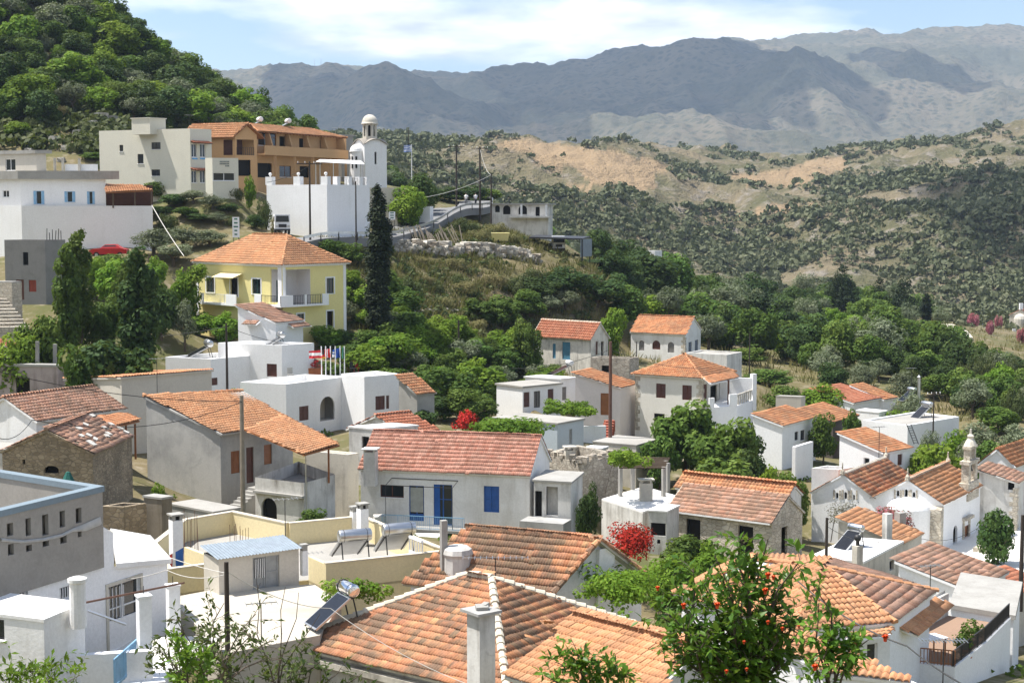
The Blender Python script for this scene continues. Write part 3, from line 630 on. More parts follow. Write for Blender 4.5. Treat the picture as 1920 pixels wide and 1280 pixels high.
# terrace
zt = z3 - 2.9; tf = [ZP(1610, 1250, zt), ZP(1790, 1266, zt), ZP(1850, 1218, zt), ZP(1895, 1172, zt), ZP(1770, 1152, zt), ZP(1668, 1205, zt)]
TT = thing('terrace', (tf[0].x, tf[0].y, zt - 3), 'white walled terrace with iron railing, table and plants at lower right', 'terrace')
q = MB(); q.prism(tf, zt - 5, zt); q.build('terrace_base', WHITE2, TT)
q = MB(); q.poly([p + V(0, 0, .004) for p in tf]); q.build('terrace_floor', plaster('terracotta_floor', (.3, .2, .14), (.2, .14, .1), .4, 0), TT)
for i in range(3):
    A, B = tf[i], tf[i + 1]; fc = Face(A, B); q = MB(); q.fb(fc, 0, fc.len, zt, zt + .35, .0, -.16); q.build('low_wall', WHITE2, TT)
    railing(fc.pt(0, zt + .353, -.08), fc.pt(fc.len, zt + .353, -.08), .6, DKMET if i else WOODO, TT)
for i in (4,):
    A, B = tf[i], tf[(i + 1) % 6]; fc = Face(A, B); q = MB(); q.quad(fc.pt(0, zt, -.02), fc.pt(fc.len, zt, -.02), fc.pt(fc.len, zt + 1.1, -.02), fc.pt(0, zt + 1.1, -.02)); q.fb(fc, 0, fc.len, zt, zt + 1.0, 0, -.2); q.build('back_wall', OLDW, TT)
# table, pots
tp = ZP(1742, 1228, zt); tb = thing('table', (tp.x, tp.y, zt), 'table under a pale cloth on the shaded terrace', 'table')
q = MB(); q.box((tp.x, tp.y, zt + .72), 1.3, .8, .03, .5); q.build('tabletop', WHITE2, tb)
for sx in (-.55, .55):
    for sy in (-.32, .32):
        q = MB(); q.bar((tp.x + sx * .88 - sy * .48, tp.y + sx * .48 + sy * .88, zt), (tp.x + sx * .88 - sy * .48, tp.y + sx * .48 + sy * .88, zt + .72), .05); q.build('leg', WOODO, tb)
TERRA = plain('terracotta_pot', (.42, .14, .06), .8)
POTS = []
def pot(px, py, z, lab, r=.24, h=.42):
    p = ZP(px, py, z); T = thing('potted_plant', (p.x, p.y, z), lab, 'plant pot', None); q = MB(); q.lathe((p.x, p.y, z), [(r * .62, 0), (r * .7, .02), (r * .95, h * .85), (r * 1.1, h * .86), (r * 1.1, h), (r * .9, h), (r * .85, h * .8), (0, h * .8)], 14); q.build('pot', TERRA, T, smooth=False); POTS.append((T, p, h, r)); return T
pot(1808, 1222, zt, 'tall leafy plant in a terracotta pot by the terrace railing'); pot(1826, 1218, zt, 'second terracotta pot with a leafy shrub right of the taller plant', .2, .34); pot(1812, 1240, zt, 'small low succulent pot near the terrace railing', .2, .22)
# grey flat roof behind the terrace
hg = house('flat_roofed_annex', 'grey flat concrete roof beside the terrace at the right edge', (1900, 1160, 68), (1783, 1140), ('v', 2.2, 6.0), h=2.6, roof='flat', ph=.0, over=.1, wall=WHITE2, roofm=CONC, cat='annex', slabt=.2, ctrl=False)
# white lower wall with small tiled roof in front, at the bottom
zb4 = P(1640, 1275, 50).z
h4 = house('white_annex', 'white annex with low brown tiled lean-to roof at the bottom right', (1555, 1262, 49), (1380, 1208), (1700, 1278), h=2.8, roof='shed', shed_hi='LK', rise=.55, over=.2, tile='roman', tmat=T_NEW, wall=WHITE2, cat='annex')
# 4 small tiled roof at the bottom centre
h5 = house('tiled_shed', 'low house under new orange tiles at bottom centre, loose tiles on it', (1190, 1330, 44), (962, 1262), (1420, 1238), h=2.6, roof='gable', axis='L', rise=1.15, over=.25, tile='french', tmat=T_NEW, wall=OLDW, ind=300, verbose=True)
for i, (a, b) in enumerate(((1033, 1184), (1018, 1207), (1046, 1172))):
    p = P(a, b, 49.8 - i * .3); me = np_mesh('tile', *tile_template('french'), np.full(21, .4 + .2 * i)); o = link('loose_roof_tile', me, T_NEW); o.location = p + V(-.1, 0, .08); o.rotation_euler = (.35, .1 * i, .6 + i); o.scale = (1.6, 1.2, 1); tag(o, ['loose orange tile lying on the valley of the bottom roof', 'second loose tile left on the bottom orange roof', 'loose tile nearest the hip on the bottom orange roof'][i], 'roof tile', 'loose tiles')
# 5/6 grey upper storey at the left edge; the white front with the barred door runs below it in the same wall line
zg_ = P(192, 912, 56).z; Tg = ZP(192, 912, zg_); Fg = ZP(-150, 994, zg_); Bg = ZP(-150, 858, zg_)
SLOTS = [(13, 980, 25, 1004), (48, 971, 58, 1004), (79, 964, 91, 1003), (112, 957, 122, 988), (142, 952, 153, 980), (15, 1019, 26, 1040), (49, 1021, 60, 1033), (113, 1004, 125, 1018), (80, 1012, 92, 1024), (146, 994, 153, 1006)]
zlow = P(187, 1063, 56).z
hG = house('grey_parapet_house', 'rough grey house with rows of slot openings and blue grey parapet at left', Fg, ('v', Bg.x - Tg.x, Bg.y - Tg.y), ('v', Tg.x - Fg.x, Tg.y - Fg.y), h=zg_ - zlow, sink=.0, roof='flat', ph=.2, pit=2.2, pt=.3,
           wall=plaster('rough_grey_render', (.32, .3, .27), (.22, .205, .185), .5, .15, 1.5), roofm=CONC, ctrl=False, ops=[('R', *s_, 'dark') for s_ in SLOTS])
q = MB(); fc = hG['f']['R']; fb = hG['f']['B']; fC = hG['f']['C']; BG = plaster('blue_grey_paint', (.2, .255, .295), (.19, .21, .23), .4, .3)
for g in (fc, fb, fC): q.fb(g, -.05, g.len + .05, zg_ - .18, zg_ + .03 - .002 * (g is fb), .05, -.34)
q.build('coping', BG, hG['T'])
# draped plastic sheet along the slots
q = MB(); top = [(0, 1008), (40, 1012), (80, 1008), (115, 1000), (135, 990), (160, 980), (187, 968)]; k = len(top); vs_ = []
for i2, (a, b) in enumerate(top):
    for dy_, o_ in ((0, .03), (3, .09), (6, .04)):
        u, z = fc.hit(a, b + dy_ + (9 if i2 > 4 and dy_ else 0)); vs_.append(fc.pt(u, z, o_))
q.add(vs_, [(i2 * 3 + j2, i2 * 3 + j2 + 1, i2 * 3 + j2 + 4, i2 * 3 + j2 + 3) for i2 in range(k - 1) for j2 in range(2)]); q.build('plastic_sheet', plain('pale_plastic', (.4, .4, .39), .5), hG['T'], smooth=True)
# green net bundle on the parapet
p_ = P(128, 905, 57.5); q = MB(); q.lathe((p_.x, p_.y, p_.z - .35), [(.3, 0), (.34, .2), (.2, .5), (.08, .75), (0, .78)], 7); o = q.build('net_bundle', plain('green_net', (.01, .09, .07), .8)); tag(o, 'dark green net bundle hanging over the grey parapet', 'net')
A6 = fc.pt(2.5, 0, -.12); dirw = fc.d; B6 = yawpt(Vector((A6.x, A6.y, zlow)), math.degrees(math.atan2(dirw.y, dirw.x)), 313)
zt6 = P(313, 1050, B6.y).z; gy = P(230, 1212, (A6.y * .3 + B6.y * .7)).z
T6 = thing('white_house', (B6.x, B6.y, gy), 'white house front with grilled double door below the rough grey storey', 'house')
fw = Face(A6, B6); mb = MB(); rects = []
for o in (('win', 20, 1092, 52, 1125), ('win', 112, 1098, 136, 1124), ('gdoor', 203, 1090, 264, 1212)):
    r = fw.rect(*o[1:5]); rects.append((r[0], r[1], r[2], r[3], o[0]))
u1, _ = fw.hit(190, 1000); u2, _ = fw.hit(212, 1000); u3, _ = fw.hit(245, 1000); uz = lambda px_, py_: fw.hit(px_, py_)[1]
wall_cells(mb, fw, gy - 3, [(0, zlow + .05), (u1, zlow + .05), (u1 + .01, uz(190, 986)), (u2, uz(212, 996)), (u2 + .02, uz(212, 1062)), (fw.len, uz(312, 1052))], rects, .2)
mb.build('wall', WHITE2, T6)
bk = dirw.cross(V(0, 0, 1)); bk = Vector((-dirw.y, dirw.x, 0)); e0 = fw.pt(u2 + .02, uz(212, 1056), .1); e1 = fw.pt(fw.len + .12, uz(313, 1048), .1)
bk0 = ZP(207, 990, e0.z + .5); bk1 = ZP(282, 1003, e1.z + .4); 
q = MB(); q.hexa([e0 - V(0, 0, .18), e1 - V(0, 0, .18), bk1 - V(0, 0, .18), bk0 - V(0, 0, .18)], [e0, e1, bk1, bk0]); q.build('roof', ROOFW, T6)
side = Face(fw.pt(fw.len, 0), bk1); q = MB(); q.quad(side.pt(0, gy - 3), side.pt(side.len, gy - 3), side.pt(side.len, bk1.z - .16), side.pt(0, e1.z - .16)); q.build('side_wall', WHITE2, T6)
for r in rects:
    opening(fw, r, r[4], WHITE2, T6, MB(), .2); q = MB(); n = 5
    a, b = (r[0] + .08, r[1] - .08) if r[4] != 'gdoor' else (r[0] + .1, r[0] + (r[1] - r[0]) * .5)
    z_0, z_1 = (r[2] + .05, r[3] - .05) if r[4] != 'gdoor' else (r[2] + 1.15, r[3] - .1)
    for i2 in range(n): u = lerp(a, b, i2 / (n - 1)); q.bar(fw.pt(u, z_0, -.04), fw.pt(u, z_1, -.04), .03)
    q.build('window_bars', WHITE2, T6)
    if r[4] == 'gdoor':
        q = MB(); q.fb(fw, r[0] + .06, r[1] - .06, r[2], r[2] + 1.1, -.08, -.12); q.build('door_panel', WHITE2, T6)
        q = MB(); s_ = .12
        for a2, b2, c2, d2 in ((r[0] - s_, r[0], r[2], r[3] + s_), (r[1], r[1] + s_, r[2], r[3] + s_), (r[0], r[1], r[3], r[3] + s_)):
            q.fb(fw, a2, b2, c2, d2, .04, -.003)
        q.build('door_surround', OFFW, T6)
BASES += [(A6.x, A6.y, gy), (B6.x, B6.y, gy)]
# little white cube in front with bent chimney pot
h7 = house('white_outhouse', 'small white outhouse with pale screed roof and round chimney at lower left', (82, 1166, 47.5), (-60, 1148), (158, 1134), h=3.4, roof='flat', ph=.0, over=.03, wall=WHITE, roofm=ROOFW, cat='outhouse', verbose=True, slabt=.1,
           ops=[('L', -20, 1160, 8, 1198, 'win', DKMET)])
p = P(145, 1092, 48.6); q = MB(); q.lathe((p.x, p.y, p.z - 1.0), [(.26, -.4), (.25, 1.0), (.3, 1.04), (.3, 1.14), (.12, 1.2), (0, 1.2)], 14); q.build('chimney', WHITE, h7['roof'], smooth=False)
# courtyard with posts and steps
zc = P(285, 1225, 53).z; cq = [ZP(150, 1260, zc), ZP(330, 1260, zc), ZP(420, 1190, zc), ZP(255, 1195, zc)]
q = MB(); q.poly(cq); o = q.build('courtyard', plaster('pale_paving', (.6, .58, .53), (.4, .38, .33), .4, 0)); o['kind'] = 'structure'
for i, (px_, yt, yb, d) in enumerate(((272, 1118, 1262, 50), (326, 1098, 1205, 55))):
    b_ = P(px_, yb, d); t_ = P(px_, yt, d); T = thing('gate_post', (b_.x, b_.y, b_.z), ['near white square gate post with iron stub at lower left', 'farther white square gate post behind the near one'][i], 'gate post', 'white gate posts'); q = MB(); q.box((b_.x, b_.y, b_.z - 1), .4, .4, t_.z - b_.z + 1, .5); q.build('shaft', WHITE2, T)
    q = MB(); q.box((b_.x, b_.y, t_.z + .003), .46, .46, .06, .5); q.build('cap', WHITE2, T); q = MB(); q.bar((b_.x, b_.y, t_.z + .06), (b_.x, b_.y, t_.z + .35), .02); q.build('iron_stub', DKMET, T)
q = MB(); A, B = P(145, 1132, 49), P(345, 1092, 55); q.tube([A, B], .035, 6); o = q.build('iron_pipe', plain('rusty_iron', (.16, .08, .05), .8)); tag(o, 'rusty pipe spanning between the two white gate posts', 'pipe')
q = MB(); A, B = P(165, 1144, 48.2), P(237, 1170, 48.2); q.tube([A, B], .04, 6); o = q.build('drain_spout', METAL); tag(o, 'grey metal spout sticking out of the small outhouse', 'spout')
# block wall between, stair, blue rail
q = MB(); w0 = P(165, 1245, 49); q.box((w0.x + .9, w0.y, w0.z - 2.4), 2.2, .3, 2.8, .25); o = q.build('low_wall', WHITE2); tag(o, 'short white garden wall below the barred door', 'wall')
S = thing('stair', tuple(P(265, 1275, 49)), 'white steps with a blue railing at the lower left', 'stair')
for i in range(5):
    p = P(285 - i * 4, 1240 + i * 9, 52 - i * .75); q = MB(); q.box((p.x, p.y, p.z - 1.5), 1.3, .5, 1.5, .3); q.build('step', WHITE2, S)
railing(P(215, 1290, 47.6), P(262, 1245, 50.5), .9, LBLUE, S)
# ------------------------------------------------------------------ roof terrace with pale yellow parapets
def parapet_ring(pts, z, ph, t, mat, T, closed=True, name='parapet', skip=()):
    n = len(pts)
    for i in range(n if closed else n - 1):
        if i in skip: continue
        A, B = pts[i], pts[(i + 1) % n]; f = Face(A, B); q = MB(); e = .0
        q.fb(f, 0, f.len, z - ph - .1, z - i * .001, 0, -t)
        q.build(name, mat, T)
        q = MB(); q.fb(f, -.02, f.len + .02, z - i * .001 + .002, z + .05 - i * .001, .03, -t - .03); q.build('coping', RIDGEW, T)
zp = P(611, 1057, 66).z
pp = [ZP(a, b, zp) for a, b in ((611, 1057), (852, 1032), (821, 1024), (689, 970), (668, 968), (541, 980), (437, 958), (342, 974), (283, 1020), (313, 1068), (404, 1056), (578, 1042))]
zf = zp - 1.05; cpt = sum(pp, Vector()) / len(pp)
TP = thing('roof_terrace_house', (cpt.x, cpt.y, zf - 3.4), 'flat house with pale yellow roof parapets, sheds and water heaters at lower left centre', 'house')
q = MB(); q.prism(pp, zf - 6, zf); q.build('wall', PALEY, TP); BASES.extend([(p.x, p.y, zf - 3.4) for p in pp])
q = MB(); q.poly([p.lerp(cpt, .01) + V(0, 0, zf + .01 - p.z) for p in pp]); q.build('roof', ROOFC, TP)
parapet_ring(pp, zp, 1.05, .2, PALEY, TP, skip=(10, 11))
fE = Face(pp[11], pp[0]); q = MB(); q.fb(fE, 0, fE.len, zf - .1, zp - .02, 0, -.2); q.build('parapet', PALEY, TP)
# inner dividing parapet
a, b = ZP(345, 1024, zp), ZP(404, 1046, zp); f = Face(a, b); q = MB(); q.fb(f, 0, f.len, zf + .012, zp - .03, 0, -.18); q.build('dividing_parapet', PALEY, TP)
# white square chimneys with slotted caps
def white_chimney(px, yt, yb, d, w, lab):
    t, b = P(px, yt, d), P(px, yb, d); T = thing('chimney_stack', (b.x, b.y, b.z), lab, 'chimney', 'white chimneys'); q = MB(); q.box((b.x, b.y, b.z - .4), w, w, t.z - b.z + .4 - .3, .6); q.build('shaft', WHITE2, T)
    q = MB(); z = t.z - .3
    for sx in (-1, 1):
        for sy in (-1, 1):
            x, y = sx * (w / 2 - .07), sy * (w / 2 - .07); q.box((b.x + x * .825 - y * .565, b.y + x * .565 + y * .825, z + .002), .13, .13, .2, .6)
    q.box((b.x, b.y, z + .204), w * 1.25, w * 1.25, .07, .6); q.build('cap', CONC, T); q = MB(); q.box((b.x, b.y, z + .004), w * .6, w * .6, .19, .6); q.build('flue', DARK, T)
white_chimney(331, 961, 1065, 67.5, .46, 'tall white chimney stack hung with a flag on the yellow roof terrace')
white_chimney(680, 941, 1000, 74.5, .42, 'white chimney stack behind the water tanks on the yellow roof terrace')
white_chimney(664, 947, 995, 76, .3, 'shorter white chimney beside the taller one behind the water tanks')
white_chimney(570, 1018, 1060, 65.4, .24, 'small pale round-topped chimney at the metal roofed shed')
# cloth hung on the chimney
def cloth(pts4, name, lab, mat, cat='cloth', nx=8, ny=6, wave=.06):
    a, b, c, d = [Vector(p) for p in pts4]; vs_ = []; nrm = (b - a).cross(d - a).normalized()
    for j in range(ny + 1):
        for i in range(nx + 1):
            u, v = i / nx, j / ny; vs_.append(lerp(lerp(a, b, u), lerp(d, c, u), v) + nrm * wave * math.sin(u * 9 + v * 2) * (.3 + v))
    q = MB(); q.add(vs_, [(j * (nx + 1) + i, j * (nx + 1) + i + 1, (j + 1) * (nx + 1) + i + 1, (j + 1) * (nx + 1) + i) for j in range(ny) for i in range(nx)]); return q, name, lab, mat, cat
def flagmat(name, stripes, axis, vertical=True):
    """stripes: list of (upto 0..1, colour) along the generated axis"""
    if name in _M: return _M[name]
    m, nt, n, l, b = newmat(name); tc = n.new('ShaderNodeTexCoord'); sp = n.new('ShaderNodeSeparateXYZ'); l.new(tc.outputs['Generated'], sp.inputs[0])
    els = []; prev = 0
    for u, c in stripes: els.append((prev, c)); prev = u
    r = ramp(n, els); r.color_ramp.interpolation = 'CONSTANT'; l.new(sp.outputs[axis], r.inputs[0]); l.new(r.outputs[0], b.inputs['Base Color']); b.inputs['Roughness'].default_value = .8; _M[name] = m; return m
q, *_r = cloth([P(318, 1040, 66), P(344, 1026, 66.2), P(343, 1064, 66.2), P(316, 1064, 66)], '', '', None); o = q.build('hung_flag', flagmat('red_white_blue_cloth', [(.3, (.5, .05, .03)), (.5, (.75, .75, .75)), (1, (.03, .12, .4))], 0), smooth=True); tag(o, 'red white and blue cloth draped on the tall white chimney', 'flag')
# rebar bundles
for i, (cx_, y0, y1, dd) in enumerate(((358, 967, 1015, 70), (449, 986, 1020, 69))):
    b0 = P(cx_, y1, dd); T = thing('rebar_cluster', (b0.x, b0.y, b0.z), ['upright rebar starter bars by the tall chimney on the yellow terrace', 'second cluster of upright rebar bars in front of the terrace shed'][i], 'rebar', 'starter bars')
    for k in range(8):
        x = b0.x + (k - 3.5) * .1 + random.gauss(0, .02); y = b0.y + random.gauss(0, .12); q = MB(); q.tube([(x, y, zf - .0), (x + random.gauss(0, .03), y, P(cx_, y0, dd).z + random.gauss(0, .12))], .012, 5); q.build('bar', plain('rusty_iron', (.16, .08, .05), .8), T)
# shed with sheet roof
zs = P(404, 1020, 65).z; sN = P(450, 1050, 61.5)
hs = house('rooftop_shed', 'rendered shed with blue grey sheet roof and barred door below the yellow parapets', (450, 1046, 62), ('y', 404, 137), ('y', 564, 47 - 14), h=2.2, sink=1.2, roof='shed', shed_hi='LK', rise=.25, over=.0, tile='lod', tmat=None, wall=BEIGE, cat='shed', verbose=True, ctrl=False,
           ops=[('R', 474, 1042, 524, 1106, 'door', plain('grey_door_paint', (.3, .31, .31), .5))]) if False else None
sA, sB = P(410, 1050, 63.2), P(560, 1035, 65.2); zr_ = P(404, 1045, 63.5).z; gyard = P(450, 1112, 63.5).z
sA = Vector((sA.x, sA.y, zr_)); sB = Vector((sB.x, sB.y, zr_)); bk = Vector((-(sB - sA).y, (sB - sA).x, 0)).normalized() * 1.5
TS, fS = poly_house('rooftop_shed', 'rendered shed with blue grey sheet roof and barred door below the yellow parapets', [sA, sB, sB + bk, sA + bk], gyard, BEIGE, 'shed', ops=[(0, 474, 1042, 524, 1106, 'door', plain('grey_door_paint', (.3, .31, .31), .5))])
SHEET = plain('blue_grey_sheet_metal', (.2, .24, .28), .5, .3)
q = MB(); f = fS[0]; N_ = 26
for i in range(N_):
    u0, u1 = -.12 + (f.len + .24) * i / N_, -.12 + (f.len + .24) * (i + 1) / N_; um = (u0 + u1) / 2
    for a, b, za, zb_ in ((u0, um, 0, .035), (um, u1, .035, 0)):
        q.quad(f.pt(a, zr_ + .03 + za, .2), f.pt(b, zr_ + .03 + zb_, .2), f.pt(b, zr_ + .28 + zb_, -1.6), f.pt(a, zr_ + .28 + za, -1.6))
q.build('sheet_roof', SHEET, TS)
r = f.rect(478, 1047, 497, 1083); q = MB(); q.fb(f, r[0], r[1], r[2], r[3], -.055, -.065); q.build('door_pane', GLASS, TS)
q = MB()
for i in range(6): u = lerp(r[0] + .03, r[1] - .03, i / 5); q.bar(f.pt(u, r[2], -.03), f.pt(u, r[3], -.03), .025)
q.build('door_bars', WHITE2, TS)
# paved yard in front
q = MB(); yd = [ZP(a, b, gyard + .02) for a, b in ((318, 1120), (420, 1225), (600, 1190), (640, 1130), (590, 1095), (404, 1104))]; q.prism(yd, gyard - 2.6, gyard + .02); o = q.build('yard', plaster('stained_yard', (.5, .46, .39), (.3, .26, .2), .7, 0, .35)); o['kind'] = 'structure'
# water heaters
solar(665, 1003, 67.5, R_(112), 'left of the two silver tank water heaters on the yellow roof terrace', 1.45, .27, 1.2, 1.7)
solar(748, 991, 69.5, R_(112), 'right of the two silver tank water heaters on the yellow roof terrace', 1.5, .27, 1.3, 1.7)
solar(652, 1102, 58.5, R_(-150), 'polished water heater standing behind the hipped red roof', 1.15, .25, 1.35, 1.7, tm=CHROME)
q = MB(); b_ = P(832, 1038, 66.5); t_ = P(832, 975, 66.5); q.box((b_.x, b_.y, b_.z - 1), .26, .26, t_.z - b_.z + 1, .4); o = q.build('concrete_post', CONC); tag(o, 'bare concrete post at the corner of the yellow roof terrace', 'post')
# small white balustrade panel at the terrace end
q = MB(); A, B = P(768, 1012, 69), P(792, 1032, 68); f = Face(A, B)
for i in range(6): q.bar(f.pt(f.len * i / 5, A.z - .5), f.pt(f.len * i / 5, A.z + .15), .06)
q.bar(f.pt(0, A.z + .15), f.pt(f.len, A.z + .15), .1); q.bar(f.pt(0, A.z - .5), f.pt(f.len, A.z - .5), .1); q.build('balustrade', WHITE2, TP)
# ------------------------------------------------------------------ middle of the village
M1 = house('blue_door_house', 'long white house with pink tile roof, blue doors and blue shutter', (993, 889, 100), (676, 876), ('v', 1.4, 5.8), h=4.3, roof='gable', axis='L', rise=1.95, over=.18, tile='french', tmat=T_PINK, wall=WHITE, capm=T_PINK, verbose=True,
           ops=[('L', 713, 909, 757, 932, 'win', BROWN), ('L', 767, 910, 795, 976, 'gdoor', BLUE), ('L', 813, 908, 848, 984, 'gdoor', BLUE), ('L', 907, 911, 936, 960, 'shut', BLUE)])
f = M1['f']['L']; zb_ = M1['zg']
for r, zz in ((f.rect(767, 910, 795, 976), .45), (f.rect(813, 908, 826, 984), 2.6)):
    q = MB(); q.fb(f, r[0] + .05, r[1] - .05, r[2], min(r[3], r[2] + zz), -.06, -.09); q.build('door_leaf', BLUE, M1['T'])
r = f.rect(769, 914, 793, 960); q = MB(); q.fb(f, r[0], r[1], r[2], r[3], -.062, -.085); q.build('lace_curtain', plain('lace_curtain', (.35, .36, .33), .8), M1['T'])
chimney(M1['roof'], 695, 846, 101.4, .75, 1.0, 'slab', OLDW, -.2, 1.2)
q = MB()
for a, b in (((734, 908), (860, 910)), ((740, 898), (863, 900))): pass
u0, zA_ = f.hit(732, 907); u1, _ = f.hit(856, 909); zT = f.hit(740, 896)[1]
q.bar(f.pt(u0, zT - .3, 1.0), f.pt(u1, zT - .3, 1.0), .04); q.bar(f.pt(u0 + .1, zT, .02), f.pt(u1 + .1, zT, .02), .04); q.bar(f.pt(u0, zT - .3, 1.0), f.pt(u0 + .1, zT, .02), .03); q.bar(f.pt(u1, zT - .3, 1.0), f.pt(u1 + .1, zT, .02), .03)
for u in (u0, u1): q.bar(f.pt(u, zT - .3, 1.0), f.pt(u, zb_ + .5, 1.0), .035)
q.build('awning_frame', DKMET, M1['T'])
# balcony slab + light blue railing
u0, zz = f.hit(728, 984); u1, _ = f.hit(880, 990); zz = f.hit(800, 985)[1]
q = MB(); q.fb(f, u0, u1, zz - .16, zz, 1.3, .004); q.build('balcony', CONC, M1['T'])
railing(f.pt(u0, zz, 1.25), f.pt(u1, zz, 1.25), .85, LBLUE, M1['T']); 
q = MB(); q.box(f.pt(u0 - .3, zz - 1.6, .9), .7, .9, 2.3, .2); q.build('balcony_pier', OLDW, M1['T'])
wt = f.pt(u0 + 2.6, zz - 1.2, 2.4); TW = thing('wash_trough', tuple(wt), 'tiled concrete wash trough below the blue balcony', 'trough'); q = MB(); q.hexa([wt + V(-1.6, 0, 0), wt + V(1.6, -.3, 0), wt + V(1.6, .6, 0), wt + V(-1.6, .9, 0)], [wt + V(-1.6, -.1, .8), wt + V(1.6, -.4, .8), wt + V(1.6, .7, 1.05), wt + V(-1.6, 1.0, 1.05)]); q.build('basin', OLDW, TW)
for i in range(5): q = MB(); c_ = wt + V(-1.25 + i * .6, -.17 - i * .055, .45); q.box(c_, .34, .05, .28, -.1); q.build('tile_panel', plain('green_grey_tile', (.2, .22, .19), .5), TW)
# white annex at its right end
M1b = house('porch_annex', 'small rendered porch annex at the right end of the blue door house', (1070, 906, 98.5), (1001, 902), ('v', .9, 3.6), h=3.4, roof='flat', ph=0, over=.1, wall=OLDW, roofm=CONC, cat='annex', slabt=.12, ops=[('L', 1002, 920, 1016, 968, 'dark'), ('L', 1024, 912, 1046, 966, 'none')])
q = MB(); f2b = M1b['f']['L']; r = f2b.rect(1024, 912, 1046, 966); q.quad(f2b.pt(r[0] - .1, r[2] - .1, -.6), f2b.pt(r[1] + .1, r[2] - .1, -.6), f2b.pt(r[1] + .1, r[3] + .1, -.6), f2b.pt(r[0] - .1, r[3] + .1, -.6)); q.build('recess_wall', OLDW, M1b['T'])
q = MB(); A, B = P(974, 976, 97.5), P(1056, 978, 96.5); fq = Face(A, B); q.fb(fq, 0, fq.len, A.z - 2.6, A.z, 0, -1.6); q.build('porch_base', GREYC, M1b['T'])

M2 = house('stone_cottage', 'rubble stone cottage with brown tile roof and dark doorways', (1447, 978, 100), (1252, 953), ('v', 2.6, 3.6), h=2.7, roof='gable', axis='L', rise=1.3, over=.2, tile='french', tmat=T_BROWN, wall=STONEL, capm=T_BROWN, verbose=True,
           ops=[('L', 1286, 973, 1313, 1030, 'dark'), ('L', 1384, 986, 1412, 1040, 'dark'), ('R', 1465, 987, 1476, 1048, 'dark')])
q = MB(); f = M2['f']['L']; q.bar(f.pt(0, M2['z0'] - .12, .24), f.pt(f.len, M2['z0'] - .12, .24), .1); q.build('gutter', WHITE, M2['T'])
M2b = house('rear_cottage', 'tile-roofed cottage half hidden behind the brown tile roof', (1475, 935, 106), ('y', 1270, 146), ('y', 1502, 56), h=3.2, roof='gable', axis='L', rise=.7, over=.15, tile='lod', tmat=T_ORANGE, wall=OLDW)
# white bread oven block
M2c = house('oven_block', 'white block with dark oven mouth left of the stone cottage', (1250, 960, 101), (1216, 958), ('v', 1.0, 2.0), h=2.6, roof='flat', ph=0, over=.06, wall=OLDW, roofm=ROOFW, cat='oven', slabt=.1, ops=[('L', 1220, 980, 1248, 1004, 'dark'), ('L', 1232, 1011, 1238, 1019, 'dark')])
# terrace with concrete pergola
M2d = house('pergola_terrace', 'whitewashed terrace with concrete posts carrying a vine pergola', (1205, 962, 106), (1128, 938), ('v', 3.4, 5.0), h=3.4, roof='flat', ph=0, over=.0, wall=OLDW, roofm=ROOFW, cat='terrace', slabt=.12, verbose=True)
zt_ = M2d['z0'] + .12
for i, (a, b) in enumerate(((1163, 930), (1186, 918), (1244, 930), (1248, 917), (1252, 922))):
    p = ZP(a, b, zt_); q = MB(); q.box((p.x, p.y, zt_), .24, .24, 2.1, .5); q.build('post', CONC, M2d['T'])
pA, pB, pC, pD = [ZP(a, b, zt_) + V(0, 0, 2.1) for a, b in ((1160, 932), (1246, 932), (1256, 912), (1180, 910))]
for i in range(9): q = MB(); t = i / 8; q.bar(lerp(pA, pD, t), lerp(pB, pC, t), .09); q.build('pergola_beam', WOOD, M2d['T'])
p = ZP(1211, 938, zt_); TB = thing('barbecue', (p.x, p.y, zt_), 'small cream barbecue chimney on the pergola terrace', 'barbecue'); q = MB(); q.box((p.x, p.y, zt_), .85, .6, 1.25, .1); q.build('body', OFFW, TB); q = MB(); q.box((p.x, p.y, zt_ + 1.45), 1.1, .8, .09, .1); q.build('cap', OFFW, TB)
for sx in (-.3, .3): q = MB(); q.box((p.x + sx, p.y, zt_ + 1.25), .14, .5, .2, .1); q.build('cap_leg', OFFW, TB)
# ruin and concrete boxes behind
M37 = house('ruined_stone_house', 'roofless ruin of rough rubble walls behind the porch annex', (1092, 868, 112), (1012, 850), ('v', 3.0, 4.2), h=3.6, roof='flat', ph=1.2, pt=.5, wall=STONE, roofm=CONC, cat='ruin', verbose=True, ops=[('L', 1050, 868, 1062, 888, 'dark')])
for k_ in range(34):   # broken top courses
    pts_ = ['N', 'R', 'K', 'L']; i = k_ % 2; A, B = (M37['c']['L'], M37['c']['N']) if i else (M37['c']['N'], M37['c']['R']); p = lerp(A, B, random.random()) + (M37['b'] if i else M37['a']) * .25; q = MB(); q.box((p.x, p.y, p.z - .02), random.uniform(.3, .7), random.uniform(.25, .45), random.uniform(.1, .45), random.uniform(0, 3)); q.build('stone', STONE, M37['T'])
M38 = house('concrete_store', 'plain weathered concrete box store beside the leafy walnut tree', (1193, 836, 124), (1112, 829), ('v', 2.1, 3.4), h=3.2, roof='flat', ph=0, over=.05, wall=OFFW, roofm=ROOFC, cat='store', slabt=.1, verbose=True)
M38b = house('low_white_store', 'low whitewashed store with flat cap left of the concrete box', (1128, 842, 122), ('y', 1096, 160), ('y', 1140, 60), h=2.6, roof='flat', ph=0, over=.05, wall=OLDW, roofm=ROOFW, cat='store', slabt=.1)
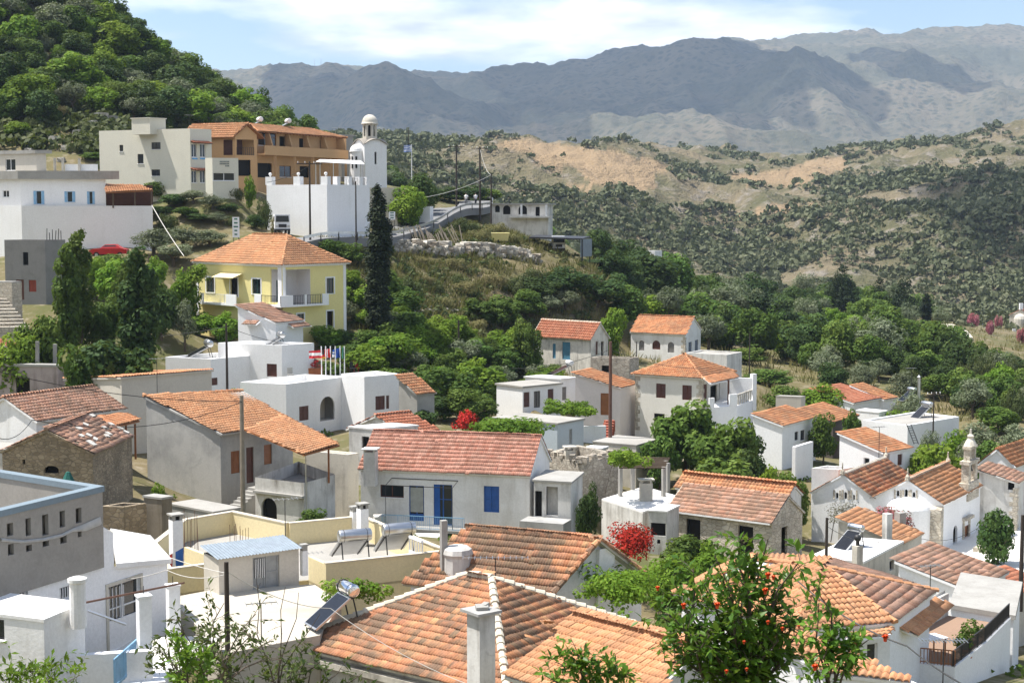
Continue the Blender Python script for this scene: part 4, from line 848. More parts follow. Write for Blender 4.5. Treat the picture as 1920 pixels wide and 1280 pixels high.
TBv = P(1068, 838, 114); TBc = thing('barbecue', (TBv.x, TBv.y, TBv.z - 1.2), 'small concrete chimney with flat cap on top of the ruin', 'chimney'); q = MB(); q.box((TBv.x, TBv.y, TBv.z - 1.4), .7, .6, 1.2, .2); q.build('shaft', OFFW, TBc); q = MB(); q.box((TBv.x, TBv.y, TBv.z - .02), .9, .8, .1, .2); q.build('cap', OFFW, TBc)
for sx in (-.25, .25): q = MB(); q.box((TBv.x + sx, TBv.y, TBv.z - .2), .12, .5, .18, .2); q.build('cap_leg', OFFW, TBc)

# grey cement house with single-slope tile roof
gN, gR = P(413, 812, 100), None; gz_ = gN.z; gR = yawpt(gN, 52, 548); gL = yawpt(gN, 145, 275); gK = P(455, 734, 108.6)
gLt = Vector((gL.x, gL.y, P(275, 745, gL.y).z)); gKt = Vector((gK.x, gK.y, gK.z))
M3, f3 = poly_house('grey_cement_house', 'grey cement rendered house with salmon tile roof and brown shutters', [gN, gR, gKt, gLt], P(413, 950, 100).z, GREYC, ops=[(0, 433, 845, 450, 887, 'shut', WOODO), (0, 462, 838, 476, 905, 'door', BROWN), (0, 495, 833, 510, 870, 'shut', WOODO)])
nb = (gR - gN).normalized(); na = (gL - gN).normalized(); na.z = 0; na.normalize()
sl_ = lambda p, da, db, dz: p + na * da + nb * db + V(0, 0, dz)
roof_faces(M3, [[sl_(gN, -.25, -.12, -.03), sl_(gR, -.25, .12, -.03), sl_(gKt, .1, .12, .06), sl_(gLt, .1, -.12, .06)]], T_NEW, 'roman', under=GREYC, cap_lines=[(sl_(gLt, .1, -.12, .06), sl_(gKt, .1, .12, .06))], cap_mat=T_NEW)
# porch roof on posts
pr = [P(570, 852, 95), P(637, 834, 97.5), P(528, 790, 103.8), P(458, 804, 99.5)]
rp = roof_faces(M3, [pr], T_NEW, 'roman', .1, under=WOODO, name='porch_roof')
for a, yb, d in ((573, 962, 95.2), (616, 905, 97.2)):
    t = P(a, 850 if a < 600 else 842, d); b = P(a, yb, d); q = MB(); q.bar((t.x, t.y, b.z), (t.x, t.y, t.z), .11 if a > 600 else .07); q.build('porch_post', WOODO if a > 600 else METAL, M3)
# its raised terrace with rubble parapet and arched cellar door
vN, vA = P(570, 905, 95), P(478, 893, 97); zv = vN.z
TV, fV = poly_house('raised_terrace', 'weathered white terrace with arched cellar door under the tiled porch', [Vector((vA.x, vA.y, zv)), vN, Vector((P(628, 890, 98).x, 98, zv)), Vector((P(560, 880, 103).x, 103, zv))], P(540, 985, 95).z, OLDW, 'terrace', ops=[(0, 490, 933, 519, 985, 'archdark')])
q = MB(); q.poly([Vector((p.x, p.y, zv - .75)) for p in (vA, vN, P(628, 890, 98), P(560, 880, 103))]); q.build('terrace_floor', CONC, TV)
q = MB(); q.bar(fV[0].pt(0, zv - .85, .1), fV[0].pt(fV[0].len, zv - .85, .1), .24, .14); q.build('ledge', CONC, TV)
# outside stair of the grey house
S3 = thing('outside_stair', tuple(P(450, 960, 97)), 'grey concrete stair climbing the front of the cement house', 'stair')
for i in range(9):
    p = lerp(P(425, 962, 97.5), P(478, 912, 99.5), i / 8); q = MB(); q.box((p.x + .15, p.y - .3, p.z - 1.2), .6, 1.0, 1.2, R_(52)); q.build('step', CONC, S3)

M4 = house('old_stone_house', 'old brown stone house with loose slabs on its worn tile roof', (174, 850, 85), (4, 845), (247, 816), h=3.3, roof='gable', axis='R', rise=1.2, over=.12, tile='wide', tmat=T_BROWN, wall=OLDSTONE, capm=T_BROWN, gaps=.02, jit=2.2, verbose=True, under=OLDSTONE,
           ops=[('L', 83, 873, 110, 887, 'archdark'), ('L', 88, 818, 92, 828, 'dark'), ('L', 42, 861, 47, 870, 'dark')])
e, s_, n_ = face_frame([M4['c']['N'], M4['c']['R'], M4['c']['r2'], M4['c']['r1']])
for i, (a, b) in enumerate(((148, 804), (160, 797), (152, 818), (166, 817), (174, 834), (168, 830), (196, 803), (203, 814), (225, 804), (236, 811), (208, 796), (172, 780), (178, 824), (200, 818))):
    r = ray(a, b); c0 = Vector((0, 0, ZC)); t = (M4['c']['N'] + V(0, 0, .07) - c0).dot(n_) / r.dot(n_); p = c0 + r * t; q = MB(); sx, sy = random.uniform(.3, .55), random.uniform(.25, .4); an = random.uniform(-.5, .5)
    ee = e * math.cos(an) + s_ * math.sin(an); ss = n_.cross(ee); cs = [p + ee * (sx * x) + ss * (sy * y) for x, y in ((-.5, -.4), (.45, -.5), (.5, .42), (-.42, .5))]; q.hexa([c + n_ * .02 for c in cs], [c + n_ * .09 for c in cs]); q.build('roof_slab', plain('pale_slab_stone', (.5, .48, .44), .9), M4['T'])
M4b = house('cistern', 'mossy concrete cistern tank below the old stone house', (232, 950, 79), ('y', 188, 170), ('y', 273, 48), h=2.6, roof='flat', ph=.9, pt=.2, wall=OLDSTONE, roofm=DARK, cat='cistern')
M4c = house('concrete_pier_hut', 'stained concrete hut beside the cistern', (303, 936, 80), ('y', 270, 150), ('y', 322, 50), h=2.6, roof='flat', ph=0, over=.05, wall=plaster('stained_concrete', (.22, .19, .15), (.1, .085, .06), .8, 1), roofm=CONC, cat='hut', slabt=.1)
M4d = house('flat_concrete_store', 'low concrete store with cluttered flat roof behind the yellow terrace', (400, 962, 83), ('y', 318, 140), ('y', 450, 45), h=2.5, roof='flat', ph=0, over=.05, wall=CONC, roofm=ROOFC, cat='store', slabt=.1)
M4e = house('white_slab_house', 'low house with flat pale slab roof at left behind the stone gable', (12, 846, 92), ('y', -90, 160), ('y', 92, 38), h=2.8, roof='flat', ph=0, over=.1, wall=OLDW, roofm=ROOFC, slabt=.12)

M5 = house('tiled_house', 'house with brown pan-tile roof at the far left', (68, 787, 95), ('v', -4.6, 3.0), (229, 764), h=3, roof='gable', axis='R', rise=1.15, over=.25, tile='roman', tmat=T_BROWN, wall=WHITE, capm=T_ORANGE, verbose=True)
pr = [P(214, 800, 93), P(262, 788, 96), P(232, 774, 98.5), P(186, 782, 96.5)]
TQ = thing('tiled_canopy', tuple(P(255, 845, 95.5)), 'orange tiled canopy on a brown post beside the stone house', 'canopy'); roof_faces(TQ, [pr], T_ORANGE, 'roman', .1, under=WOODO, name='canopy_roof')
for a, d in ((253, 95.4), (236, 97.8)): t = P(a, 792, d); b = P(a, 842, d); q = MB(); q.bar((t.x, t.y, b.z - .6), (t.x, t.y, t.z - .08), .11); q.build('post', WOODO, TQ)
M6 = house('beige_house', 'tall beige rendered house edged with a row of orange tiles', (228, 726, 112), ('v', -5.4, 5.2), ('y', 396, 42), h=4.6, roof='shed', shed_hi='NR', rise=.7, over=.12, tile='roman', tmat=T_ORANGE, wall=BEIGE, verbose=True)

# white guest house with flags, several flat blocks
def block(name, lab, N, L, R, **k): return house(name, lab, N, L, R, roof='flat', wall=WHITE2, roofm=ROOFW, **k)
M7 = block('guest_house', 'white flat-roofed guest house front block with arched window', (536, 720, 133), (450, 716), (655, 705), h=4.6, ph=.8, pt=.22, verbose=True,
           ops=[('R', 561, 761, 579, 788, 'shut', BROWN), ('R', 600, 743, 628, 788, 'archnone')])
f = M7['f']['R']; r = f.rect(600, 743, 628, 788); q = MB(); q.quad(f.pt(r[0] - .2, r[2] - .2, -1.4), f.pt(r[1] + .2, r[2] - .2, -1.4), f.pt(r[1] + .2, r[3] + .2, -1.4), f.pt(r[0] - .2, r[3] + .2, -1.4)); q.quad(f.pt(r[0], r[2], -.16), f.pt(r[1], r[2], -.16), f.pt(r[1], r[2], -1.4), f.pt(r[0], r[2], -1.4)); q.quad(f.pt(r[0] - .2, r[2], -1.4), f.pt(r[0], r[2], -.16), f.pt(r[0], r[3], -.16), f.pt(r[0] - .2, r[3], -1.4)); q.build('arch_recess', BEIGE, M7['T'])
M7b = block('guest_house_wing', 'white wing with brown shutters at the right end of the flag house', (683, 706, 136), ('y', 640, 133), ('y', 748, 40), h=4.4, ph=.7, ops=[('R', 704, 742, 722, 768, 'shut', BROWN), ('R', 724, 741, 730, 766, 'shut', BROWN)])
M7c = block('white_house', 'white cubic house with a tank water heater on its flat roof', (395, 673, 142), ('y', 311, 155), ('y', 487, 48), h=4.6, ph=.45, ops=[('R', 470, 685, 482, 705, 'shut', BROWN), ('R', 397, 708, 408, 722, 'shut', BROWN)], verbose=True)
M7d = block('white_rear_house', 'white cubic block behind the flag terrace with one brown door', (528, 647, 144), ('y', 409, 158), ('y', 588, 42), h=4.4, ph=.45, ops=[('L', 500, 682, 519, 706, 'shut', BROWN)], verbose=True)
solar(391, 643, 146, R_(-160), 'silver tank water heater on the white house behind the dark pole', 1.9, .33, 1.3, 2.2)
solar(527, 627, 148, R_(-160), 'silver tank water heater left of the flags on the white rear block', 1.5, .3, 1.3, 2.0)
# rooftop clutter: flower boxes, chairs
for i, (a, b, m_, lab) in enumerate(((553, 691, 'box', 'terracotta flower trough on the flag terrace'), (668, 699, 'chair', 'red chair at the right end of the flag terrace'), (662, 700, 'chair', 'dark chair beside the red chair on the flag terrace'), (590, 706, 'box', 'long planter of red flowers in the middle of the flag terrace'), (545, 712, 'chair', 'grey folded lounger at the front of the flag terrace'))):
    p = ZP(a, b, M7['z0'] - .8); T = thing('planter' if m_ == 'box' else 'chair', (p.x, p.y, p.z), lab, 'planter' if m_ == 'box' else 'chair'); c_ = [TERRA, plain('red_paint', (.4, .02, .02), .5), DKMET, TERRA, GREYC][i]
    if m_ == 'box': q = MB(); q.hexa([p + V(-.7, -.15, 0), p + V(.7, -.15, 0), p + V(.7, .15, 0), p + V(-.7, .15, 0)], [p + V(-.75, -.2, .8), p + V(.75, -.2, .8), p + V(.75, .2, .8), p + V(-.75, .2, .8)]); q.build('trough', c_, T); POTS.append((T, p, .8, .5))
    else:
        q = MB(); q.box((p.x, p.y, p.z + .45), .5, .5, .06, .4); q.build('seat', c_, T); q = MB(); q.box((p.x - .1, p.y + .22, p.z + .5), .5, .06, .6, .4); q.build('backrest', c_, T)
        for sx in (-.2, .2):
            for sy in (-.2, .2): q = MB(); q.bar((p.x + sx, p.y + sy, p.z), (p.x + sx, p.y + sy, p.z + .46), .04); q.build('leg', c_, T)
# flags on poles
FL = [('red white red flag', 603, 'fr', [(.33, (.5, .02, .03)), (.67, (.75, .75, .75)), (1, (.5, .02, .03))], 2, 579, 604, 656, 672), ('yellow red flag', 611, 'fy', [(.4, (.6, .4, .02)), (1, (.5, .03, .02))], 2, 600, 611, 664, 673),
      ('red flag with white cross', 620, 'fd', [(.4, (.6, .03, .03)), (.55, (.8, .8, .8)), (1, (.6, .03, .03))], 0, 608, 620, 653, 671), ('blue and white flag', 629, 'fb', [(.35, (.75, .77, .8)), (.5, (.02, .1, .4)), (.65, (.75, .77, .8)), (1, (.02, .1, .4))], 2, 623, 629, 654, 670),
      ('dark blue flag', 638, 'fu', [(1, (.01, .06, .3))], 2, 629, 638, 652, 671), ('rolled green flag', 646, 'fg', [(1, (.03, .2, .12))], 2, 641, 646, 650, 672)]
for i, (lab, px_, mn, st, ax, x0, x1, y0, y1) in enumerate(FL):
    d = 139.5 + i * .33; b = P(px_, 700, d); T = thing('flagpole', (b.x, b.y, M7['z0'] - .8), 'white pole flying a ' + lab + ' on the guest house terrace', 'flagpole', 'flags on the guest house')
    t = P(px_, 651, d); q = MB(); q.tube([(b.x, b.y, M7['z0'] - .8), (b.x, b.y, t.z + .1)], .045, 6); q.build('pole', WHITE2, T)
    q, *_r = cloth([P(x0, y0 + 2, d), P(x1, y0, d), P(x1, y1 - 1, d), P(x0, y1, d)], '', '', None, wave=.12); q.build('flag', flagmat(mn + '_flag', st, ax), T, smooth=True)
M7e = house('lean_to_house', 'red tiled lean-to at the right end of the guest house', (782, 740, 132), ('y', 748, 140), ('y', 814, 42), h=3, roof='shed', shed_hi='LK', rise=1.3, over=.15, tile='lod', tmat=T_ORANGE, wall=CONC)
# small white boxes right of the grey house
M25 = house('white_box_house', 'white flat cube house with one dark window left of the pink roof', (704, 806, 112), ('y', 655, 150), ('y', 783, 32), h=3.6, roof='flat', ph=0, over=.05, wall=OLDW, roofm=ROOFW, slabt=.12, ops=[('L', 678, 818, 692, 840, 'dark')])
M25b = house('red_roof_house', 'low red tiled house squeezed behind the white cube', (758, 812, 118), ('y', 655, 150), ('y', 820, 40), h=3.4, roof='gable', axis='R', rise=1.1, over=.2, tile='lod', tmat=T_RED, wall=OLDW, capm=RIDGEW, verbose=True)
M25c = house('white_flat_house', 'white flat roof house between the porch and the white cube', (652, 852, 106), ('y', 575, 150), ('y', 672, 50), h=4.5, roof='flat', ph=.12, wall=OFFW, roofm=ROOFW, verbose=True)
# ------------------------------------------------------------------ upper village on the left
Y9 = house('yellow_house', 'yellow two-storey house with hipped orange roof and corner loggia', (529, 493, 155), (368, 487), (648, 489), h=7.6, roof='hip', rise=2.55, over=.35, tile='lod', tmat=T_NEW, wall=YEL, capm=T_NEW, surround=WHITE2, verbose=True, under=WHITE2,
           ops=[('L', 387, 520, 402, 548, 'win', plain('dark_green_shutter', (.02, .06, .06), .5)), ('L', 432, 521, 446, 556, 'dark'), ('L', 473, 523, 489, 551, 'win', plain('dark_green_shutter', (.02, .06, .06), .5)), ('R', 612, 521, 626, 550, 'win', plain('dark_green_shutter', (.02, .06, .06), .5)),
                ('R', 613, 583, 625, 613, 'dark'), ('R', 557, 588, 570, 606, 'win', plain('dark_green_shutter', (.02, .06, .06), .5)), ('L', 507, 505, 525.5, 567, 'none'), ('R', 533, 505, 582, 570, 'none')])
fL, fR = Y9['f']['L'], Y9['f']['R']; T9 = Y9['T']; N9 = Y9['c']['N']
rl, rr = fL.rect(507, 505, 525.5, 567), fR.rect(533, 505, 582, 570); la, lb = fL.len - rl[0], rr[1]; zt9, zf9 = rr[3], rr[2]
a9, b9 = Y9['a'], Y9['b']; A = N9 + a9 * la; B = N9 + b9 * lb; C = N9 + a9 * la + b9 * lb
q = MB(); g = lambda p, z: Vector((p.x, p.y, z))
A2, B2, C2 = N9 + a9 * 2.0, N9 + b9 * lb, N9 + a9 * 2.0 + b9 * lb
q.quad(g(B, zf9), g(C2, zf9), g(C2, zt9), g(B, zt9)); q.quad(g(C2, zf9), g(A2, zf9), g(A2, zt9), g(C2, zt9)); q.quad(g(N9, zt9 + .01), g(A2, zt9 + .01), g(C2, zt9 + .01), g(B, zt9 + .01)); q.build('loggia_wall', plaster('lilac_white_plaster', (.68, .66, .66), (.5, .5, .5), .2), T9)
q = MB(); q.quad(g(N9, zf9), g(B, zf9), g(C2, zf9), g(A2, zf9)); q.build('loggia_floor', CONC, T9)
fb_ = Face(A2, C2); r = (.9, 2.0, zf9, zf9 + 2.3); q = MB(); q.fb(fb_, r[0], r[1], r[2], r[3], .05, .01); q.build('door', plain('dark_green_shutter', (.02, .06, .06), .5), T9)
for nm, f in (('L', fL), ('R', fR)):
    q = MB(); q.fb(f, -.02, f.len + .02, zt9 + .25, Y9['z0'] - .06, .05, -.004); q.build('cornice', WHITE2, T9)
for f, u in ((fL, -.01), (fR, fR.len - .34), (fL, fL.len - .62), (fR, .02)):
    w = .35 if u != fL.len - .62 else .55; z1 = zt9 + .24; z0_ = zf9 - (5 if u in (-.01, fR.len - .34) else .0)
    q = MB(); q.fb(f, u, u + w, z0_, z1, .045, -.2); q.build('corner_pilaster', WHITE2, T9)
u0 = fL.rect(490, 560, 500, 570)[0]; u1 = fR.rect(600, 560, 606, 570)[1]
def balcony(f, u0, u1, z, dep, T, rail=DKMET, ends=True, piers=()):
    q = MB(); q.fb(f, u0, u1, z - .18, z, dep, .004); q.build('balcony', WHITE2, T)
    railing(f.pt(u0, z, dep - .06), f.pt(u1, z, dep - .06), .9, rail, T, sp=.2, r=.018)
    for a, b in piers: q = MB(); q.fb(f, a, b, z, z + .95, dep - .01, dep - .12); q.build('balcony_panel', WHITE2, T)
balcony(fL, u0, fL.len, zf9, .9, T9, piers=((u0, u0 + 1.0),)); balcony(fR, -.9, u1, zf9 - .002, .9, T9, piers=((-.9, .6), (u1 - .8, u1), (2.0, 2.3)))
ub0, ub1 = fL.rect(377, 550, 378, 566)[0], fL.rect(455, 550, 457, 566)[1]; zb9 = fL.hit(415, 567)[1]; balcony(fL, ub0, ub1, zb9, 1.0, T9, rail=WHITE2, piers=((ub1 - 1.6, ub1), (ub0 + 1.2, ub0 + 1.6)))
u_, z_ = fL.hit(432, 518); u2_, _ = fL.hit(448, 516); q = MB(); q.hexa([fL.pt(u_ - 1.4, z_ - .1, 1.3), fL.pt(u2_ + .6, z_ - .1, 1.3), fL.pt(u2_ + .6, z_ + .3, .01), fL.pt(u_ - 1.4, z_ + .3, .01)], [fL.pt(u_ - 1.4, z_ - .05, 1.3), fL.pt(u2_ + .6, z_ - .05, 1.3), fL.pt(u2_ + .6, z_ + .35, .01), fL.pt(u_ - 1.4, z_ + .35, .01)]); q.build('door_canopy', PALEY, T9)
M8 = house('white_cottage', 'white cottage with lean-to red tile roof in front of the yellow house', (517, 606, 150), ('y', 447, 155), ('y', 568, 58), h=3.4, roof='shed', shed_hi='LK', rise=1.5, over=.12, tile='lod', tmat=T_BROWN, wall=WHITE2)
f = M8['f']['L']
for fx, x0, x1, y in ((f, 461, 489, 604), (M8['f']['R'], 540, 574, 611)):
    ua, za = fx.hit(x0, y); ub, _ = fx.hit(x1, y)
    if ub - ua < .4: ub = ua + 1.4
    roof_faces(M8['T'], [[fx.pt(ua, za - .15, .7), fx.pt(ub, za - .15, .7), fx.pt(ub, za + .15, .02), fx.pt(ua, za + .15, .02)]], T_BROWN, 'lod', .06, under=WHITE2, name='window_hood')

# white and blue house on tall retaining wall, far left
R10 = house('retaining_wall', 'tall plain white retaining wall below the long white house at far left', (40, 386, 180), ('y', -150, 150), ('y', 286, 6), h=5.3, roof='flat', ph=.1, wall=WHITE2, roofm=ROOFC, cat='wall')
H10 = house('long_white_house', 'long white house with pale blue shutters and grey balcony band', (38, 336, 184), ('y', -150, 150), ('y', 197, 6), h=3.4, sink=.5, roof='flat', ph=0, over=.9, wall=WHITE2, roofm=CONC, slabt=.95, ctrl=False,
            ops=[('R', 68, 358, 78, 383, 'wings', LBLUE), ('R', 126, 359, 136, 379, 'wings', LBLUE), ('R', 167, 359, 174, 383, 'wings', LBLUE), ('L', 5, 357, 17, 370, 'win')])
H10b = house('upper_storey', 'unfinished grey upper storey with flat slab over the long white house', (68, 288, 187), ('y', -150, 150), ('y', 86, 6), h=2.3, sink=.2, roof='flat', ph=0, over=.4, wall=BEIGE, roofm=CONC, slabt=.4, ctrl=False, cat='storey', ops=[('L', 10, 298, 29, 320, 'win', WHITE2)])
f = H10['f']['R']; zz = H10['z0'] + .95
for a in (100, 115, 146): q = MB(); ua = f.hit(a, 310)[0]; q.bar(f.pt(ua, zz, -1), f.pt(ua, zz + 1.5, -1), .25); q.build('concrete_stub', OFFW, H10['T'])
q = MB(); ua, ub = f.hit(118, 310)[0], f.hit(180, 310)[0]; q.fb(f, ua, ub, zz, zz + .8, -1.2, -1.4); q.build('roof_wall', WHITE2, H10['T'])
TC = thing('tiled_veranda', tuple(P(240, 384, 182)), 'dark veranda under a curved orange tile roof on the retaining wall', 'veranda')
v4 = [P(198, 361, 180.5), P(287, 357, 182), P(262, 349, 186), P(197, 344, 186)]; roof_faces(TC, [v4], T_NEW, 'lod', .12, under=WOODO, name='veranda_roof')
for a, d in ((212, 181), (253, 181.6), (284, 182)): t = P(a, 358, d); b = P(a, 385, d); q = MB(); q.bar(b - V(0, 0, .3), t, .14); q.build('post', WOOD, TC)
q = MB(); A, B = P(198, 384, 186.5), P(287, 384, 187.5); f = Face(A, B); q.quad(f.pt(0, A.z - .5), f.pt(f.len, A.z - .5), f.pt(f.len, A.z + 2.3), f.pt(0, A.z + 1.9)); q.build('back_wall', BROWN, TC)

M11 = house('block_house', 'half-built grey block house with red shutter at the left', (84, 450, 155), ('y', 8, 168), ('y', 122, 50), h=5.8, roof='flat', ph=.3, wall=BLOCK, roofm=CONC, verbose=True, ops=[('L', 43, 473, 53, 497, 'dark'), ('L', 30, 524, 45, 562, 'door', BROWN), ('L', 54, 525, 68, 547, 'shut', plain('rust_red_paint', (.28, .05, .025), .6))])
q = MB(); f = M11['f']['L']; r = f.rect(10, 517, 84, 560); q.fb(f, 0, f.len, r[3] - 2.4, r[3], .012, .002) if False else None
for k in range(6): p = lerp(M11['c']['N'], M11['c']['R'], .1 + k * .14); q = MB(); q.bar(p, p + V(random.gauss(0, .1), 0, random.uniform(.6, 1.2)), .06); q.build('starter_bar', DKMET, M11['T'])
M11b = house('stone_stair_house', 'pale rubble stone wall and stair beside the block house', (22, 530, 146), ('y', -60, 165), ('y', 40, 55), h=5, roof='flat', ph=0, over=0, wall=STONEL, roofm=CONC, cat='wall', slabt=.1)
S11 = thing('stone_stair', tuple(P(10, 600, 140)), 'flight of stone steps below the block house at far left', 'stair')
for i in range(9): p = lerp(P(25, 612, 136), P(-15, 560, 144), i / 8); q = MB(); q.box((p.x, p.y, p.z - 1.5), 2.6, .7, 1.5, .3); q.build('step', STONEL, S11)
M12 = house('ruined_house', 'stained pinkish ruin with dark window under a vine at far left', (108, 688, 122), ('y', -60, 172), ('y', 122, 60), h=3.6, roof='flat', ph=0, over=.1, wall=plaster('pink_stained_plaster', (.42, .36, .35), (.18, .15, .14), .9, 1, .6), roofm=CONC, cat='house', slabt=.18, ops=[('L', 30, 708, 56, 744, 'dark')])
M12b = house('red_tile_house', 'low red tiled roof at the left edge behind the ruin', (38, 655, 128), ('y', -80, 165), ('y', 70, 52), h=3, roof='shed', shed_hi='LK', rise=.9, over=.1, tile='lod', tmat=T_RED, wall=OLDW)
for i, (a, b) in enumerate(((70, 640), (103, 645), (42, 648))): p = P(a, 688, 123.5 + i); t = P(a, b, 123.5 + i); q = MB(); q.bar((p.x, p.y, p.z - .3), (t.x, t.y, t.z), .25); q.build('concrete_column', CONC, M12['T'])

# cream building
M13 = house('cream_building', 'cream three-storey building on the hillside with dark small windows', (356, 241, 192), ('y', 186, 152), ('y', 396, 52), h=8.0, roof='flat', ph=.25, wall=CREAM, roofm=ROOFC, verbose=True,
            ops=[('L', 284, 267, 301, 280, 'win', DKMET), ('L', 258, 289, 269, 307, 'win', DKMET), ('L', 284, 318, 300, 330, 'win', DKMET), ('L', 224, 272, 231, 284, 'win', DKMET), ('R', 359, 270, 369, 295, 'win', WHITE2), ('R', 375, 270, 385, 295, 'win', WHITE2), ('R', 359, 320, 369, 343, 'win', WHITE2), ('R', 375, 320, 385, 343, 'win', WHITE2)])
f = M13['f']['R']
for y in (267, 318):
    ua, z = f.hit(357, y); ub, _ = f.hit(392, y); roof_faces(M13['T'], [[f.pt(ua, z - .1, .7), f.pt(ub, z - .1, .7), f.pt(ub, z + .12, .02), f.pt(ua, z + .12, .02)]], T_RED, 'lod', .05, under=BROWN, name='window_hood')
SIGNB = plain('blue_sign_paint', (.1, .35, .65), .5)
for x0, x1 in ((360, 370), (375, 386)): r = f.rect(x0, 295, x1, 299); q = MB(); q.fb(f, r[0], r[1], r[2], r[3], .05, .01); q.build('blue_sign', SIGNB, M13['T'])
M13b = house('stair_hut', 'cream stair hut on the roof of the cream building', (281, 222, 193.5), ('y', 247, 152), ('y', 310, 52), h=1.5, sink=.4, roof='flat', ph=0, over=.1, wall=CREAM, roofm=T_RED if False else CREAM, cat='stair hut', slabt=.1, ctrl=False)
M13c = house('cream_annex', 'cream annex with lettered wall and wide window right of the cream building', (398, 296, 189), ('y', 385, 140), ('y', 446, 20), h=4.4, roof='flat', ph=.1, wall=CREAM, roofm=ROOFC, cat='annex', ops=[('R', 399, 324, 440, 339, 'win', WHITE2)])
f = M13c['f']['R']
for i in range(3):
    for k in range(7):
        if i == 2 and k < 4: continue
        r = f.rect(412 + k * 2.6, 302 + i * 4, 414 + k * 2.6, 304.6 + i * 4); q = MB(); q.fb(f, r[0], r[1], r[2], r[3], .03, .006); q.build('letter', plain('grey_lettering', (.2, .22, .2), .6), M13c['T'])
M13d = house('cream_side_wing', 'narrow cream wing behind the annex of the cream building', (412, 247, 194), ('y', 396, 150), ('y', 414, 30), h=6, roof='flat', ph=.1, wall=CREAM, roofm=ROOFC, cat='annex') if False else None

# orange hotel
M14 = house('orange_hotel', 'orange two-storey hotel with tiled eaves and long balcony', (481, 243, 205), ('y', 415, 158), ('y', 634, 66), h=7.4, roof='hip', rise=.85, over=.9, tile='lod', tmat=T_NEW, wall=ORANGEP, verbose=True, under=WOODO,
            ops=[('R', 484, 248, 518, 273, 'win', WOODO), ('R', 524, 256, 535, 281, 'dark'), ('R', 561, 260, 574, 284, 'dark'), ('R', 600, 264, 612, 286, 'dark'), ('R', 524, 311, 546, 332, 'win', WOODO), ('R', 483, 306, 510, 333, 'dark'), ('R', 562, 312, 580, 333, 'dark')])
f = M14['f']['R']; zb_ = f.hit(482, 291)[1]; q = MB(); q.fb(f, -.6, f.len, zb_, zb_ + .2, 1.6, .004); q.fb(f, -.6, f.len, zb_ + .2, zb_ + 1.2, 1.6, 1.45); q.build('balcony', ORANGEP, M14['T'])
for u in (.1, .33, .55, .77, .98):
    q = MB(); uu = f.len * u; q.hexa([f.pt(uu - .12, zb_ + .21, 1.44), f.pt(uu + .12, zb_ + .21, 1.44), f.pt(uu + .12, zb_ + .21, .01), f.pt(uu - .12, zb_ + .21, .01)], [f.pt(uu - .12, M14['z0'] - .45, 1.44 if u in (.98,) else .6), f.pt(uu + .12, M14['z0'] - .45, 1.44 if u in (.98,) else .6), f.pt(uu + .12, M14['z0'] - .45, .01), f.pt(uu - .12, M14['z0'] - .45, .01)]); q.build('partition', ORANGEP, M14['T'])
    q = MB(); q.bar(f.pt(uu, zb_ - 3.6, 1.4), f.pt(uu, zb_ - .01, 1.4), .3); q.build('pillar', ORANGEP, M14['T'])
for k in range(26): q = MB(); uu = f.len * (k + .5) / 26; q.bar(f.pt(uu, M14['z0'] - .38, .95), f.pt(uu, M14['z0'] - .08, .05), .09, .14); q.build('rafter', WOODO, M14['T'])
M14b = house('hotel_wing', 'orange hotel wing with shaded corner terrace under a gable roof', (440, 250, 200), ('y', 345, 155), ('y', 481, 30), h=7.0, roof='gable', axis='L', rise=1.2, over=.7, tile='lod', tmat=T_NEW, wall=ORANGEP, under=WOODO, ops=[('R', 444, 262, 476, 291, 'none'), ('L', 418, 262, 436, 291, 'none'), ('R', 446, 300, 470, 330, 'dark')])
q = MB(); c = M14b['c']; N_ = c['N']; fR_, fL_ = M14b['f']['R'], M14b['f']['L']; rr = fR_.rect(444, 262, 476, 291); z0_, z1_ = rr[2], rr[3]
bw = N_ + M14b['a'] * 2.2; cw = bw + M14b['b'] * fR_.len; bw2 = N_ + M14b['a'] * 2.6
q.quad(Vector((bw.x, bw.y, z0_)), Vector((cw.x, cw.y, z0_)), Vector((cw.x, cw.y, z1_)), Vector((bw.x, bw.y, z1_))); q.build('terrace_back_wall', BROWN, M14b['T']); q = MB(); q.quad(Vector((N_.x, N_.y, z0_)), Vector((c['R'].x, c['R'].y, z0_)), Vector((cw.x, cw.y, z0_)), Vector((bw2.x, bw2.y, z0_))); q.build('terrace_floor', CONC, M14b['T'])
railing(fR_.pt(rr[0], z0_, -.02), fR_.pt(rr[1], z0_, -.02), .95, DKMET, M14b['T'], sp=.25, r=.02)
solar(487, 224, 212, R_(-160), 'left water heater on the orange hotel roof', 1.6, .33, 1.4, 2.2, tm=WHITE2, pm=METAL); solar(540, 227, 216, R_(-160), 'right water heater on the orange hotel roof', 1.6, .33, 1.4, 2.2, tm=WHITE2, pm=METAL)
M14c = house('unfinished_house', 'unfinished grey concrete house between hotel and domed church', (640, 255, 226), ('y', 615, 150), ('y', 662, 40), h=5.5, roof='flat', ph=0, over=.2, wall=CONC, roofm=CONC, slabt=.2)

